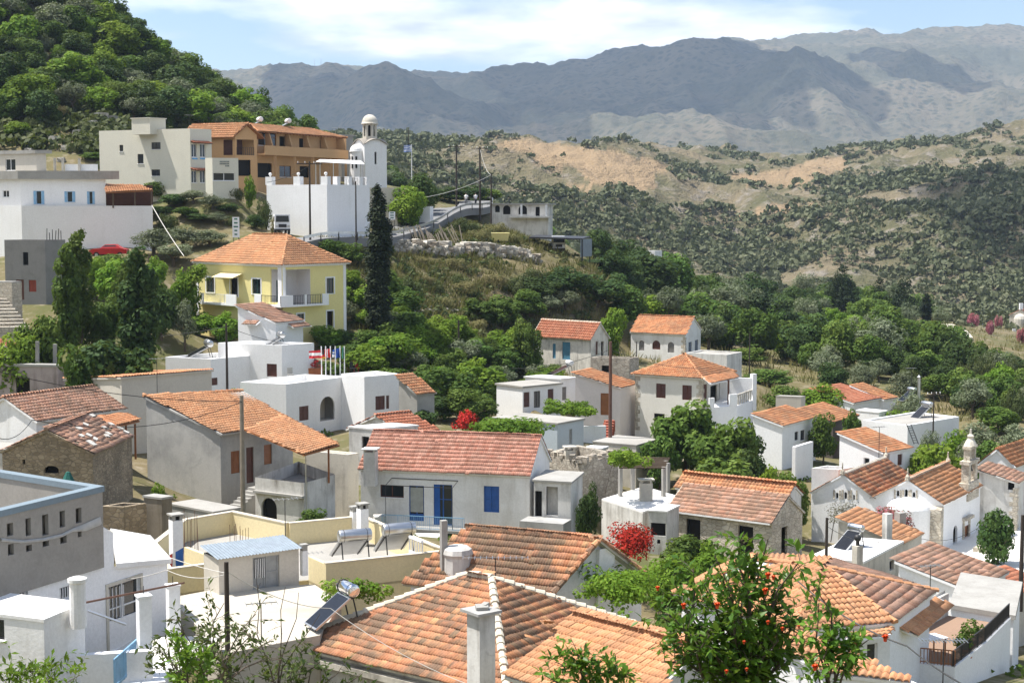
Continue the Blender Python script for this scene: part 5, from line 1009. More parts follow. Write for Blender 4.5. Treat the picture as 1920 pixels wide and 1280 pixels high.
# white terrace block below the hotel with posts and awning
M15 = house('terrace_block', 'tall white terrace wall block with square parapet piers below the hotel', (613, 346, 186), ('y', 500, 150), ('y', 693, 54), h=6.4, roof='flat', ph=.25, wall=WHITE2, roofm=ROOFC, cat='terrace', verbose=True)
for k, u in (('L', .03), ('L', .5), ('L', .95), ('R', .28), ('R', .55), ('R', .8), ('R', .97)):
    f = M15['f'][k]; q = MB(); p = f.pt(f.len * u, M15['z0'] + .002, -.4); q.box((p.x, p.y, p.z), .95 if k == 'L' else .55, .7, .95, math.atan2(f.d.y, f.d.x)); q.build('pier', WHITE2, M15['T'])
    if k == 'L': q = MB(); q.lathe((p.x, p.y, p.z + .95), [(.05, 0), (.05, .1), (.17, .2), (.2, .34), (.14, .46), (0, .5)], 10); q.build('globe_lamp', WHITE2, M15['T'], smooth=True)
f = M15['f']['R']
for a, b in ((.32, .52), (.58, .78), (.83, .95)): railing(f.pt(f.len * a, M15['z0'], -.3), f.pt(f.len * b, M15['z0'], -.3), .8, DKMET, M15['T'], sp=.2, r=.02)
TA = thing('sun_canopy', tuple(P(640, 345, 194)), 'white stretched sun canopy on thin posts over the terrace', 'canopy')
cv = [P(592, 303, 192), P(684, 308, 192), P(676, 301, 198), P(600, 299, 198)]; q = MB(); q.hexa([p - V(0, 0, .06) for p in cv], cv); q.build('canopy_sheet', WHITE2, TA)
for a, d in ((592, 192), (656, 192.2), (625, 192.1), (684, 192), (676, 197.8), (600, 197.8)): t = P(a, 305, d); q = MB(); q.bar((t.x, t.y, M15['z0'] - .25), t, .1); q.build('post', METAL, TA)
WR = house('garden_wall', 'lower white garden wall overgrown with ivy right of the terrace block', (806, 387, 205), ('y', 700, 176), ('y', 812, 60), h=2.2, roof='flat', ph=.05, wall=WHITE2, roofm=ROOFC, cat='wall')
WR2 = house('rendered_wall_block', 'bare rendered wall block under the ivy', (745, 352, 203), ('y', 690, 176), ('y', 752, 60), h=4.8, roof='flat', ph=.05, wall=BEIGE, roofm=ROOFC, cat='wall')

# domed church
cb = P(694, 300, 222); TCH = thing('domed_church', (cb.x, cb.y, cb.z - 3), 'white domed church with octagonal grey bell drum above the terraces', 'church')
ppm = 3000 / 222; zt = P(694, 262, 222).z; zb_ = P(694, 345, 222).z
W2 = 31 / ppm; yaw = .55
def rot(x, y, a=yaw): return (cb.x + x * math.cos(a) - y * math.sin(a), cb.y + x * math.sin(a) + y * math.cos(a))
body = [Vector((*rot(x, y), zt - .6)) for x, y in ((-1.7, -1.7), (1.7, -1.7), (1.7, 1.7), (-1.7, 1.7))]
mb = MB()
for i in range(4):
    A, B = body[i], body[(i + 1) % 4]; f = Face(A, B); rects = []
    for du in (.3, .62) if i == 3 else ((.45,) if i == 0 else ()): rects.append((f.len * du, f.len * du + .32, zt - 3.4, zt - 1.7))
    wall_cells(mb, f, zb_ - 2, [(f.len * t, zt - .75 + .75 * math.sin(math.pi * t)) for t in np.linspace(0, 1, 9)], rects)
    for r in rects: opening(f, r, 'archdark', None, TCH, mb)
mb.build('wall', WHITE2, TCH)
q = MB(); n = 9
for i in range(4):
    A, B = body[i], body[(i + 1) % 4]; f = Face(A, B); ts = np.linspace(0, 1, n); top = [f.pt(-.15 + (f.len + .3) * t, zt - .7 + .78 * math.sin(math.pi * t), .2) for t in ts]; c0 = Vector((cb.x, cb.y, zt + .35))
    for a, b in zip(top, top[1:]): q.add([a, b, c0], [(0, 1, 2)]); q.quad(a - V(0, 0, .12), b - V(0, 0, .12), b, a)
q.build('roof', plaster('grey_slate_lime', (.34, .31, .27), (.2, .18, .16), .5, 0), TCH)
oct_ = [Vector((cb.x + 1.05 * math.cos(math.pi / 8 + k * math.pi / 4), cb.y + 1.05 * math.sin(math.pi / 8 + k * math.pi / 4), P(694, 232, 222).z)) for k in range(8)]
mb = MB()
for i in range(8):
    f = Face(oct_[i], oct_[(i + 1) % 8]); r = (f.len * .28, f.len * .72, oct_[0].z - 1.75, oct_[0].z - .25); wall_cells(mb, f, zt - .6, [(0, oct_[0].z), (f.len, oct_[0].z)], [r]); opening(f, r, 'archdark', None, TCH, mb)
mb.build('bell_drum', OFFW, TCH); zd = oct_[0].z
q = MB(); q.lathe((cb.x, cb.y, zd), [(1.05, -.12), (1.2, -.1), (1.2, .02)] + [(1.12 * math.cos(t), 1.25 * math.sin(t)) for t in np.linspace(0.02, math.pi / 2, 9)], 20); q.build('dome', OFFW, TCH, smooth=True)
q = MB(); ax, ay = rot(-2.0, -.1); zap = P(680, 286, 222).z; q.lathe((ax, ay, zap), [(1.0, -6), (1.0, 0), (1.1, .02), (1.1, .12)] + [(1.05 * math.cos(t), .1 + 1.0 * math.sin(t)) for t in np.linspace(0.02, math.pi / 2, 7)], 16); q.build('apse', WHITE2, TCH, smooth=False)
for k in range(3):
    a_ = math.pi + yaw + (k - 1) * .62 + .35; x_, y_ = ax + 1.0 * math.cos(a_), ay + 1.0 * math.sin(a_); q = MB(); q.box((x_, y_, zap - 2.2), .05, .26, 1.6, a_); q.build('apse_window', DARK, TCH)
# Greek flag
b = P(772, 330, 226); TF = thing('flagpole', (b.x, b.y, b.z - 2), 'tall white pole with blue and white striped flag beside the church', 'flagpole'); q = MB(); q.tube([(b.x, b.y, b.z - 2), (b.x, b.y, P(772, 271, 226).z)], .06, 6); q.build('pole', WHITE2, TF)
def greekmat():
    m, nt, n, l, bb = newmat('blue_white_striped_flag'); tc = n.new('ShaderNodeTexCoord'); sp = n.new('ShaderNodeSeparateXYZ'); l.new(tc.outputs['Generated'], sp.inputs[0]); BL, WH = (.02, .12, .45), (.8, .8, .8)
    r = ramp(n, [(i / 9, BL if i % 2 == 0 else WH) for i in range(9)]); r.color_ramp.interpolation = 'CONSTANT'; l.new(sp.outputs[2], r.inputs[0])
    cx = ramp(n, [(0, BL), (.75, WH), (.86, BL)]); cx.color_ramp.interpolation = 'CONSTANT'; l.new(sp.outputs[0], cx.inputs[0]); cz = ramp(n, [(0, (0, 0, 0)), (.67, (1, 1, 1)), (.78, (0, 0, 0))]); cz.color_ramp.interpolation = 'CONSTANT'; l.new(sp.outputs[2], cz.inputs[0])
    ca = mixc(n, l, cz.outputs[0], cx.outputs[0], WH); m1 = n.new('ShaderNodeMath'); m1.operation = 'GREATER_THAN'; m1.inputs[1].default_value = .6; l.new(sp.outputs[0], m1.inputs[0]); m2 = n.new('ShaderNodeMath'); m2.operation = 'GREATER_THAN'; m2.inputs[1].default_value = .445; l.new(sp.outputs[2], m2.inputs[0])
    m3 = n.new('ShaderNodeMath'); m3.operation = 'MULTIPLY'; l.new(m1.outputs[0], m3.inputs[0]); l.new(m2.outputs[0], m3.inputs[1]); l.new(mixc(n, l, m3.outputs[0], r.outputs[0], ca), bb.inputs['Base Color']); return m
q, *_r = cloth([P(757, 272.5, 226), P(772, 272, 226), P(772, 285, 226), P(757, 285.5, 226)], '', '', None, wave=.08); q.build('flag', greekmat(), TF, smooth=True)
# house with arches beyond the road
M16 = house('arched_house', 'grey white house with arched openings and flat roof beyond the road', (1028, 384, 228), ('y', 920, 170), ('y', 1036, 62), h=4.6, roof='flat', ph=0, over=.35, wall=OLDW, roofm=CONC, slabt=.2, verbose=True, ops=[('L', 928, 384, 937, 398, 'archdark'), ('L', 943, 384, 957, 402, 'archdark'), ('L', 972, 385, 988, 402, 'archdark'), ('L', 1004, 388, 1012, 405, 'dark')])
f = M16['f']['L']; z_ = f.hit(980, 405)[1]; q = MB(); q.fb(f, f.len * .35, f.len + .6, z_ - .25, z_, .9, .004); q.build('terrace_ledge', OLDW, M16['T'])
for u in (.55, .98): q = MB(); q.bar(f.pt(f.len * u, z_, .7), f.pt(f.len * u, M16['z0'], .7), .3); q.build('column', WHITE2, M16['T'])
# ------------------------------------------------------------------ right half of the village
M18 = house('derelict_cottage', 'peeling white cottage with bright red tile roof and blue door', (1108, 634, 172), (1000, 627), ('y', 1140, 51), h=3.8, roof='gable', axis='L', rise=1.55, over=.25, tile='lod', tmat=T_RED, wall=plaster('peeling_whitewash', (.68, .65, .58), (.3, .28, .25), .9, 1.4, .9), capm=RIDGEW, verbose=True,
            ops=[('L', 1054, 641, 1069, 674, 'door', plain('teal_blue_paint', (.08, .22, .32), .5)), ('L', 1036, 644, 1042, 672, 'door', plain('teal_blue_paint', (.08, .22, .32), .5)), ('R', 1117, 640, 1121, 665, 'shut', BROWN), ('R', 1127, 640, 1132, 668, 'dark')])
M19 = house('schoolhouse', 'white cottage with orange tile roof, arched windows and stone corners', (1285, 627, 190), (1183, 622), (1314, 617), h=3.6, roof='gable', axis='L', rise=1.7, over=.2, tile='lod', tmat=T_ORANGE, wall=WHITE, capm=T_ORANGE, verbose=True,
            ops=[('L', 1223, 638, 1238, 655, 'archshut', BROWN), ('L', 1252, 641, 1264, 661, 'archshut', plain('grey_shutter', (.2, .19, .18), .6)), ('L', 1198, 638, 1208, 657, 'archshut', plain('grey_shutter', (.2, .19, .18), .6)), ('R', 1291, 641, 1297, 661, 'shut', plain('slate_shutter', (.12, .14, .18), .6)), ('R', 1303, 637, 1309, 661, 'shut', plain('slate_shutter', (.12, .14, .18), .6))])
def quoins(H, which, T, hgt, st=.32, mat=None):
    c = H['c'][which]; z = H['z0'] - .35; i = 0
    while z > H['z0'] - hgt:
        for f, at0 in ((H['f']['L'], False), (H['f']['R'], True)) if which == 'N' else (((H['f']['L'], True),) if which == 'L' else ((H['f']['R'], False),)):
            w = (.55 if (i % 2 == 0) == at0 else .32); u = 0 if at0 else f.len - w; q = MB(); q.fb(f, u, u + w, z - st + .03, z, .02, -.003); q.build('quoin', mat or STONEL, T)
        z -= st; i += 1
quoins(M19, 'N', M19['T'], 3.4)
M20 = house('grey_flat_house', 'pale flat-roofed block below the arched window cottage', (1363, 665, 176), (1286, 661), ('y', 1391, 58), h=3.2, roof='flat', ph=.15, wall=OLDW, roofm=ROOFC, verbose=True)
M20b = house('grey_stone_store', 'grey stone store with dark doorway behind the street pole', (1180, 672, 164), ('y', 1108, 163), ('y', 1198, 55), h=3.4, roof='flat', ph=.15, wall=STONE, roofm=CONC, cat='store', ops=[('L', 1128, 685, 1142, 698, 'dark')])
M21 = house('hipped_house', 'cream house with stone quoins, hipped orange roof and covered balcony', (1316, 707, 150), (1191, 699), ('v', 3.7, 5.9), h=5.6, roof='hip', rise=1.65, over=.28, tile='roman', tmat=T_ORANGE, wall=plaster('warm_white_plaster', (.72, .7, .64), (.5, .47, .4), .3, .5), capm=T_NEW, verbose=True,
            ops=[('L', 1230, 719, 1248, 746, 'shut', BROWN), ('L', 1279, 722, 1297, 750, 'shut', BROWN), ('L', 1226, 775, 1246, 800, 'dark'), ('R', 1319, 720, 1326, 748, 'shut', BROWN), ('R', 1332, 722, 1345, 752, 'dark')])
quoins(M21, 'L', M21['T'], 5.4, .4); quoins(M21, 'N', M21['T'], 5.4, .4)
f = M21['f']['R']
roof_faces(M21['T'], [[P(1332, 719, 146.5), P(1385, 708, 151), P(1375, 700, 153.5), P(1318, 707, 149.6)]], T_ORANGE, 'roman', .1, under=WHITE2, name='balcony_roof')
bA = P(1332, 763, 147); zfl = bA.z; bal = [Vector((P(1330, 765, 146.5).x, 146.5, zfl)), Vector((P(1382, 765, 148).x, 148.0, zfl)), Vector((P(1412, 765, 152.5).x, 152.5, zfl)), Vector((P(1350, 765, 153.5).x, 153.5, zfl))]
TBAL = thing('balcony_block', (bal[0].x, bal[0].y, zfl - 3), 'white balcony block with balustrade right of the hipped house', 'balcony'); q = MB(); q.prism(bal, zfl - 5, zfl); q.build('base', WHITE2, TBAL)
for i, (hh, a, b) in enumerate(((.9, 0, .18), (1.1, .72, 1.0))): fb = Face(bal[0], bal[1]); q = MB(); q.fb(fb, fb.len * a, fb.len * b, zfl, zfl + hh, .03, -.15); q.build('parapet', WHITE2, TBAL)
fb = Face(bal[1], bal[2]); q = MB(); q.bar(fb.pt(0, zfl + .95, -.1), fb.pt(fb.len, zfl + .95, -.1), .14); 
for i in range(9): q.bar(fb.pt(fb.len * i / 8, zfl, -.1), fb.pt(fb.len * i / 8, zfl + .9, -.1), .12)
q.build('balustrade', OFFW, TBAL); q = MB(); A, B = bal[2], bal[3]; fw_ = Face(A, B); q.fb(fw_, 0, fw_.len, zfl, zfl + 2.1, 0, -.25); q.build('screen_wall', WHITE2, TBAL)
q = MB(); p = bal[2]; q.box((p.x, p.y, zfl - 1), .45, .45, 3.5, .5); q.build('corner_pier', WHITE2, TBAL)
t = P(1366, 712, 149); q = MB(); q.bar((t.x, t.y, zfl), t, .16); q.build('post', BROWN, TBAL)
M22 = house('pale_pink_house', 'pale pink house with orange lean-to roof and brown door', (1163, 728, 152), ('y', 1079, 168), ('y', 1197, 62), h=5.0, roof='shed', shed_hi='LK', rise=1.3, over=.12, tile='lod', tmat=T_ORANGE, wall=plaster('pale_pink_plaster', (.72, .66, .63), (.5, .46, .42), .25), ops=[('L', 1126, 737, 1142, 778, 'door', WOODO)], verbose=True)
M22b = house('cream_gap_house', 'narrow white wall between the pink house and the hipped house', (1180, 722, 160), ('y', 1150, 150), ('y', 1200, 30), h=5, roof='flat', ph=.1, wall=WHITE2, roofm=ROOFW)
M23 = house('shuttered_house', 'low white house with three brown shuttered doors and concrete roof', (980, 727, 150), (931, 721), ('y', 1052, 40), h=3.4, roof='flat', ph=0, over=.12, wall=WHITE2, roofm=ROOFC, slabt=.15, verbose=True, ops=[('R', 982, 735, 993, 763, 'shut', BROWN), ('R', 1001, 733, 1013, 764, 'gdoor', DKMET), ('R', 1027, 729, 1038, 754, 'shut', BROWN)])
M23b = house('white_rear_block', 'white block carrying a sloping solar panel behind the shuttered house', (1052, 712, 158), ('y', 985, 150), ('y', 1082, 40), h=4, roof='flat', ph=0, over=.1, wall=WHITE2, roofm=ROOFW, slabt=.15, ops=[('R', 1054, 725, 1062, 750, 'shut', plain('grey_shutter', (.2, .19, .18), .6))])
solar(1068, 680, 166, R_(-165), 'dark sloping solar collector above the shuttered house', 1.4, .28, 1.5, 3.2, tm=WHITE2)
M24 = house('blue_grey_house', 'pale blue house with broad concrete roof below the shuttered doors', (1045, 796, 128), ('y', 925, 146), ('y', 1094, 52), h=3.6, roof='flat', ph=0, over=.1, wall=plaster('pale_blue_plaster', (.5, .56, .6), (.38, .4, .42), .3), roofm=ROOFC, slabt=.15, verbose=True, ops=[('R', 1067, 804, 1073, 832, 'door', plain('grey_door_paint', (.3, .31, .31), .5))])
S24 = thing('white_stair', tuple(P(1130, 800, 146)), 'white stair with red treads leading to the pink house', 'stair')
for i in range(8): p = lerp(P(1135, 815, 143), P(1143, 780, 148.5), i / 7); q = MB(); q.box((p.x, p.y, p.z - 1.4), .9, .7, 1, .2); q.build('step', plain('red_tread', (.34, .1, .06), .8), S24)
q = MB(); a = P(1105, 792, 142); q.box((a.x, a.y, a.z - 3), 3, .25, 2.7, .15); o = q.build('yard_wall', WHITE2); tag(o, 'white yard wall in front of the stair and gas bottles', 'wall')
# row of lean-to houses further right
def leanto(name, lab, N, lx, rx, yaw, rise, **k): return house(name, lab, N, ('y', lx, yaw + 90), ('y', rx, yaw), roof='shed', shed_hi='LK', rise=rise, over=k.pop('over', .15), tile=k.pop('tile', 'lod'), **k)
M26 = leanto('white_cottage', 'white cottage with orange tiles, twin windows and roadside steps', (1467, 799, 138), 1412, 1530, 56, .85, h=3.6, tile='wide', tmat=T_ORANGE, wall=WHITE2, ops=[('R', 1490, 809, 1497, 825, 'win', DKMET), ('R', 1501, 806, 1509, 825, 'win', DKMET)], verbose=True)
q = MB(); a = P(1505, 850, 132); q.box((a.x, a.y, a.z - 2.4), .3, 3.6, 3.2, R_(-34)); q.build('yard_screen', WHITE2, M26['T'])
M27 = leanto('brown_wall_house', 'dark walled house with orange tile roof behind the white cottage', (1562, 792, 150), 1500, 1608, 56, 1.0, h=3.2, tile='wide', tmat=T_ORANGE, wall=plaster('dark_brown_wall', (.13, .11, .1), (.08, .07, .065), .5))
M28 = leanto('white_gable_house', 'bright white house with orange tiles left of the green tree', (1655, 849, 122), 1575, 1706, 42, 1.1, h=3.4, tile='wide', tmat=T_ORANGE, wall=WHITE2, ops=[('L', 1619, 858, 1630, 880, 'win', WHITE2), ('R', 1683, 851, 1692, 872, 'shut', BROWN), ('R', 1660, 851, 1668, 862, 'dark')], verbose=True)
M29 = house('flat_tile_edge_house', 'white flat-roofed house with ladder and tile edging at right', (1702, 797, 148), ('y', 1618, 133), ('y', 1798, 43), h=3.4, roof='flat', ph=.12, pt=.3, wall=WHITE2, roofm=ROOFC, verbose=True)
LD = thing('ladder', tuple(P(1712, 825, 144)), 'thin dark ladder leaning on the flat tile-edged house', 'ladder'); a, b = P(1704, 795, 147), P(1718, 832, 145.5)
for s_ in (-.2, .2): q = MB(); q.bar(a + V(s_, 0, 0), b + V(s_, 0, 0), .06); q.build('rail', DKMET, LD)
for i in range(8): q = MB(); p = lerp(a, b, (i + .5) / 8); q.bar(p - V(.2, 0, 0), p + V(.2, 0, 0), .04); q.build('rung', DKMET, LD)
solar(1738, 757, 155, R_(-150), 'water heater with slanted dark collector on the flat tile-edged roof', 1.2, .28, 1.6, 2.2)
solar(1710, 730, 168, R_(-150), 'small water heater beside the tall steel chimney', 1.0, .27, 1.2, 1.8)
b = P(1723, 755, 166); TK = thing('flue', tuple(b), 'tall steel chimney flue behind the flat tile-edged house', 'flue'); q = MB(); q.tube([b - V(0, 0, 1), P(1723, 708, 166)], .16, 8); q.build('pipe', METAL, TK); q = MB(); q.lathe(P(1723, 708, 166), [(.16, 0), (.22, .08), (0, .3)], 8); q.build('cowl', METAL, TK)
M30 = leanto('red_tile_house', 'red tiled roof house partly under a green creeper', (1600, 756, 170), 1522, 1656, 48, 1.1, h=2.8, tile='lod', tmat=T_RED, wall=WHITE2)
M30b = leanto('orange_ridge_house', 'orange roof house with pale ridge right of the creeper roof', (1657, 750, 174), 1596, 1681, 48, 1.3, h=2.8, tile='lod', tmat=T_ORANGE, wall=WHITE2)
M31 = house('white_cube', 'small white cube with white flat roof below the red tile house', (1648, 774, 160), ('y', 1606, 138), ('y', 1664, 48), h=2.4, roof='flat', ph=0, over=.05, wall=WHITE, roofm=ROOFW, slabt=.1)
M31b = house('cream_garden_wall', 'cream garden wall block with red step beside the balcony', (1502, 745, 166), ('y', 1455, 160), ('y', 1510, 50), h=2.4, roof='flat', ph=0, over=.02, wall=BEIGE, roofm=ROOFC, cat='wall', slabt=.08)

# two-nave church with bell gable
def merge(A, B):
    for c in list(B.children): c.parent = A; c.location = c.location + B.location - A.location
    bpy.data.objects.remove(B)
cN = P(1767, 944, 110); cR = yawpt(cN, 57, 1838); cL = yawpt(cN, 150, 1524); cM = lerp(cN, cL, .52)
kw = dict(h=3.6, roof='gable', axis='R', rise=1.45, over=.14, tile='wide', tmat=T_NEW, wall=WHITE2, capm=OFFW, jit=1.5, verbose=True)
C1 = house('church', 'white twin-nave church with tiled gables and carved bell gable', cN, ('v', *(cM - cN).xy), ('v', *(cR - cN).xy), ops=[('L', 1681, 919, 1686, 930, 'archdark'), ('L', 1696, 917, 1702, 931, 'archdark'), ('L', 1711, 922, 1716, 932, 'archdark'), ('R', 1787, 985, 1795, 1028, 'archdark'), ('R', 1807, 985, 1816, 1040, 'door', WOODO)], cat='church', **kw)
C2 = house('nave', 'x', cM, ('v', *(cL - cM).xy), ('v', *(cR - cN).xy), ops=[('L', 1567, 923, 1572, 934, 'archdark'), ('L', 1583, 922, 1588, 935, 'archdark'), ('L', 1599, 927, 1603, 937, 'archdark')], cat='church', **dict(kw, tmat=T_OLD))
fC1, fC2 = C1['f']['L'], C2['f']['L']
for fc, xs in ((fC1, (1683.5, 1699, 1713.5)), (fC2, (1569.5, 1585.5, 1601))):
    for x in xs:
        r = fc.rect(x - 7, 913, x + 7, 938); q = MB(); w_ = r[1] - r[0]; zc_ = fc.hit(x, 926)[1]
        for s_ in (0, 1):
            u0, u1 = (r[0], r[0] + w_ * .22) if s_ == 0 else (r[1] - w_ * .22, r[1]); q.fb(fc, u0, u1, zc_ - .35, zc_ + .3, .05, .004)
        q.build('window_surround', STONEL, C1['T'])
TCC = C1['T']; merge(TCC, C2['T'])
# apses: half cylinder with half dome in front of the right nave
ac = lerp(cN, cM, .46); zap = P(1700, 968, 108).z; fcn = fC1.n; mb = MB(); n = 14; rad = 1.6; prof = [(1, zap - 5), (1, zap)] + [(math.cos(t), zap + .75 * math.sin(t)) for t in np.linspace(.1, math.pi / 2, 7)]; rows = []
for rr, z in prof: rows.append([Vector((ac.x, ac.y, z)) + fC1.d * (-math.cos(math.pi * k / n)) * rad * rr + fcn * math.sin(math.pi * k / n) * rad * rr for k in range(n + 1)])
for a, b in zip(rows, rows[1:]):
    for k in range(n): mb.quad(a[k], a[k + 1], b[k + 1], b[k])
mb.build('apse', WHITE2, TCC, smooth=True)
q = MB(); q.hexa([fC1.pt(fC1.len - .75, C1['zg'] - 2, .5), fC1.pt(fC1.len + .05, C1['zg'] - 2, .5), fC1.pt(fC1.len + .05, C1['zg'] - 2, -.2), fC1.pt(fC1.len - .75, C1['zg'] - 2, -.2)], [fC1.pt(fC1.len - .75, C1['z0'] - .4, .4), fC1.pt(fC1.len + .05, C1['z0'] - .4, .4), fC1.pt(fC1.len + .05, C1['z0'] - .1, -.2), fC1.pt(fC1.len - .75, C1['z0'] - .1, -.2)]); q.build('buttress', STONEL, TCC)
fR1 = C1['f']['R']; u0 = fR1.hit(1815, 960)[0]
# bell gable standing on the right wall's far end
bz0 = fR1.hit(1822, 905)[1]; ub = fR1.hit(1823, 905)[0]; q = MB(); H_ = P(1823, 868, fR1.pt(ub, 0).y).z - bz0
def slab(f, u0, u1, z0, z1, o0, o1): return ([f.pt(u0, z0, o0), f.pt(u1, z0, o0), f.pt(u1, z0, o1), f.pt(u0, z0, o1)], [f.pt(u0, z1, o0), f.pt(u1, z1, o0), f.pt(u1, z1, o1), f.pt(u0, z1, o1)])
TBG = TCC
q.hexa(*slab(fR1, ub - 1.3, ub + 1.3, bz0 - 1.2, bz0 + .1, .12, -.6)); q.hexa(*slab(fR1, ub - 1.05, ub - .55, bz0 + .102, bz0 + H_, .05, -.5)); q.hexa(*slab(fR1, ub + .55, ub + 1.05, bz0 + .102, bz0 + H_, .05, -.5)); q.hexa(*slab(fR1, ub - 1.2, ub + 1.2, bz0 + H_ + .002, bz0 + H_ + .25, .15, -.6))
q.hexa(*slab(fR1, ub - .75, ub - .4, bz0 + H_ + .252, bz0 + H_ + 1.1, .0, -.45)); q.hexa(*slab(fR1, ub + .4, ub + .75, bz0 + H_ + .252, bz0 + H_ + 1.1, .0, -.45)); q.hexa(*slab(fR1, ub - .85, ub + .85, bz0 + H_ + 1.102, bz0 + H_ + 1.3, .1, -.52))
q.build('bell_gable', STONEL, TBG)
c_ = fR1.pt(ub, bz0 + H_ + 1.3, -.2); q = MB(); q.lathe(c_, [(.5, 0), (.35, .3), (.2, .5), (.26, .7), (.1, .85), (.06, 1.2), (0, 1.25)], 10); q.build('finial', OFFW, TBG)
for k in ('r1', 'r2'):
    for C in (C1, C2): p = C['c'][k]; q = MB(); q.lathe(p, [(.2, 0), (.16, .25), (.06, .4), (.05, .8), (0, .85)], 8); q.build('ridge_finial', STONEL, TCC)
q = MB(); q.lathe(fR1.pt(ub, bz0 + H_ - .55, -.22), [(.02, .5), (.12, .45), (.16, .2), (.26, 0), (.24, 0), (0, .35)], 12); q.build('bell', DKMET, TBG, smooth=True)
ua = fR1.hit(1811, 985)[0]; q = MB()
zz = fR1.hit(1811, 972)[1]; q.hexa(*slab(fR1, ua - .9, ua + .9, zz, zz + .2, .35, .003)); q.hexa(*slab(fR1, ua - .8, ua - .55, zz - 2.2, zz - .002, .1, .003)); q.hexa(*slab(fR1, ua + .55, ua + .8, zz - 2.2, zz - .002, .1, .003)); q.build('door_portal', STONEL, TCC)
# plaza
zpl = C1['zg'] + .25; q = MB(); pz = [ZP(a, b, zpl) for a, b in ((1740, 1110), (1990, 1180), (2050, 1000), (1850, 985), (1700, 1000))]; q.prism(pz, zpl - 3, zpl); o = q.build('plaza', plaster('white_plaza_paving', (.76, .74, .69), (.6, .57, .5), .3, 0)); o['kind'] = 'structure'
BASES += [(p.x, p.y, zpl - .6) for p in pz]
q = MB(); p = ZP(1853, 1028, zpl); q.box((p.x, p.y, zpl), 1.2, 3.2, .3, R_(-33)); o = q.build('church_step', STONEL); tag(o, 'stone step at the church corner on the white plaza', 'step')
# house behind the church and on the right edge
M33 = house('white_gable_house', 'white gabled house with orange roof behind the bell gable', (1900, 872, 128), ('y', 1838, 150), ('y', 1960, 52), h=4.2, roof='gable', axis='R', rise=1.2, over=.2, tile='wide', tmat=T_ORANGE, wall=WHITE2, verbose=True)
M33b = house('old_stone_annex', 'stained stone annex with brown tiles right of the bell gable', (1908, 906, 117), ('y', 1836, 158), ('y', 1930, 60), h=5.0, roof='shed', shed_hi='LK', rise=.8, over=.12, tile='wide', tmat=T_BROWN, wall=OLDW, ops=[('L', 1890, 903, 1902, 918, 'dark')], verbose=True)
quoins(M33b, 'N', M33b['T'], 4.8, .35)
# roofs in front of the church
M34 = house('white_flat_house', 'house with bright white flat roof, pot chimney and solar panel below the church', (1618, 1056, 86), ('y', 1518, 158), ('y', 1692, 57), h=3.4, roof='flat', ph=0, over=.06, wall=OFFW, roofm=ROOFW, slabt=.12, verbose=True, ops=[('R', 1668, 1050, 1676, 1068, 'dark')])
M34b = house('orange_roof_house', 'orange tile roof with tall white chimney below the church gables', (1690, 1020, 93), ('y', 1572, 150), ('y', 1728, 57), h=3.4, roof='shed', shed_hi='LK', rise=1.2, over=.12, tile='wide', tmat=T_NEW, wall=OFFW, verbose=True)
chimney(M34b['roof'], 1664, 962, 93, .42, 1.2, None, OLDW, .5, 1.6); chimney(M34b['roof'], 1688, 960, 97, .5, .9, None, CONC, .5, 1.8)
chimney(M34['roof'], 1608, 1022, 84.5, .42, 1.6, 'pot', OFFW, .5, 1.4)
solar(1605, 988, 90, R_(-140), 'water heater on the white flat roof below the church', 1.0, .2, 1.2, 1.7)
M35 = leanto('white_tile_house', 'white house with weathered red tile roof beside the plaza', (1818, 1108, 75), 1686, 1885, 53, .95, h=3.2, tile='wide', tmat=T_BROWN, wall=WHITE2, verbose=True)
M36 = leanto('corner_shed', 'low red tiled shed at the right edge above the terrace', (1905, 1114, 79), 1842, 1960, 45, .5, h=2.6, tile='wide', tmat=T_RED, wall=OFFW)
M26b = house('white_terrace', 'white balustraded terrace between the cottage and the church', (1572, 880, 118), ('y', 1522, 158), ('y', 1600, 40), h=3.4, roof='flat', ph=.9, pt=.16, wall=WHITE, roofm=ROOFW, cat='terrace')
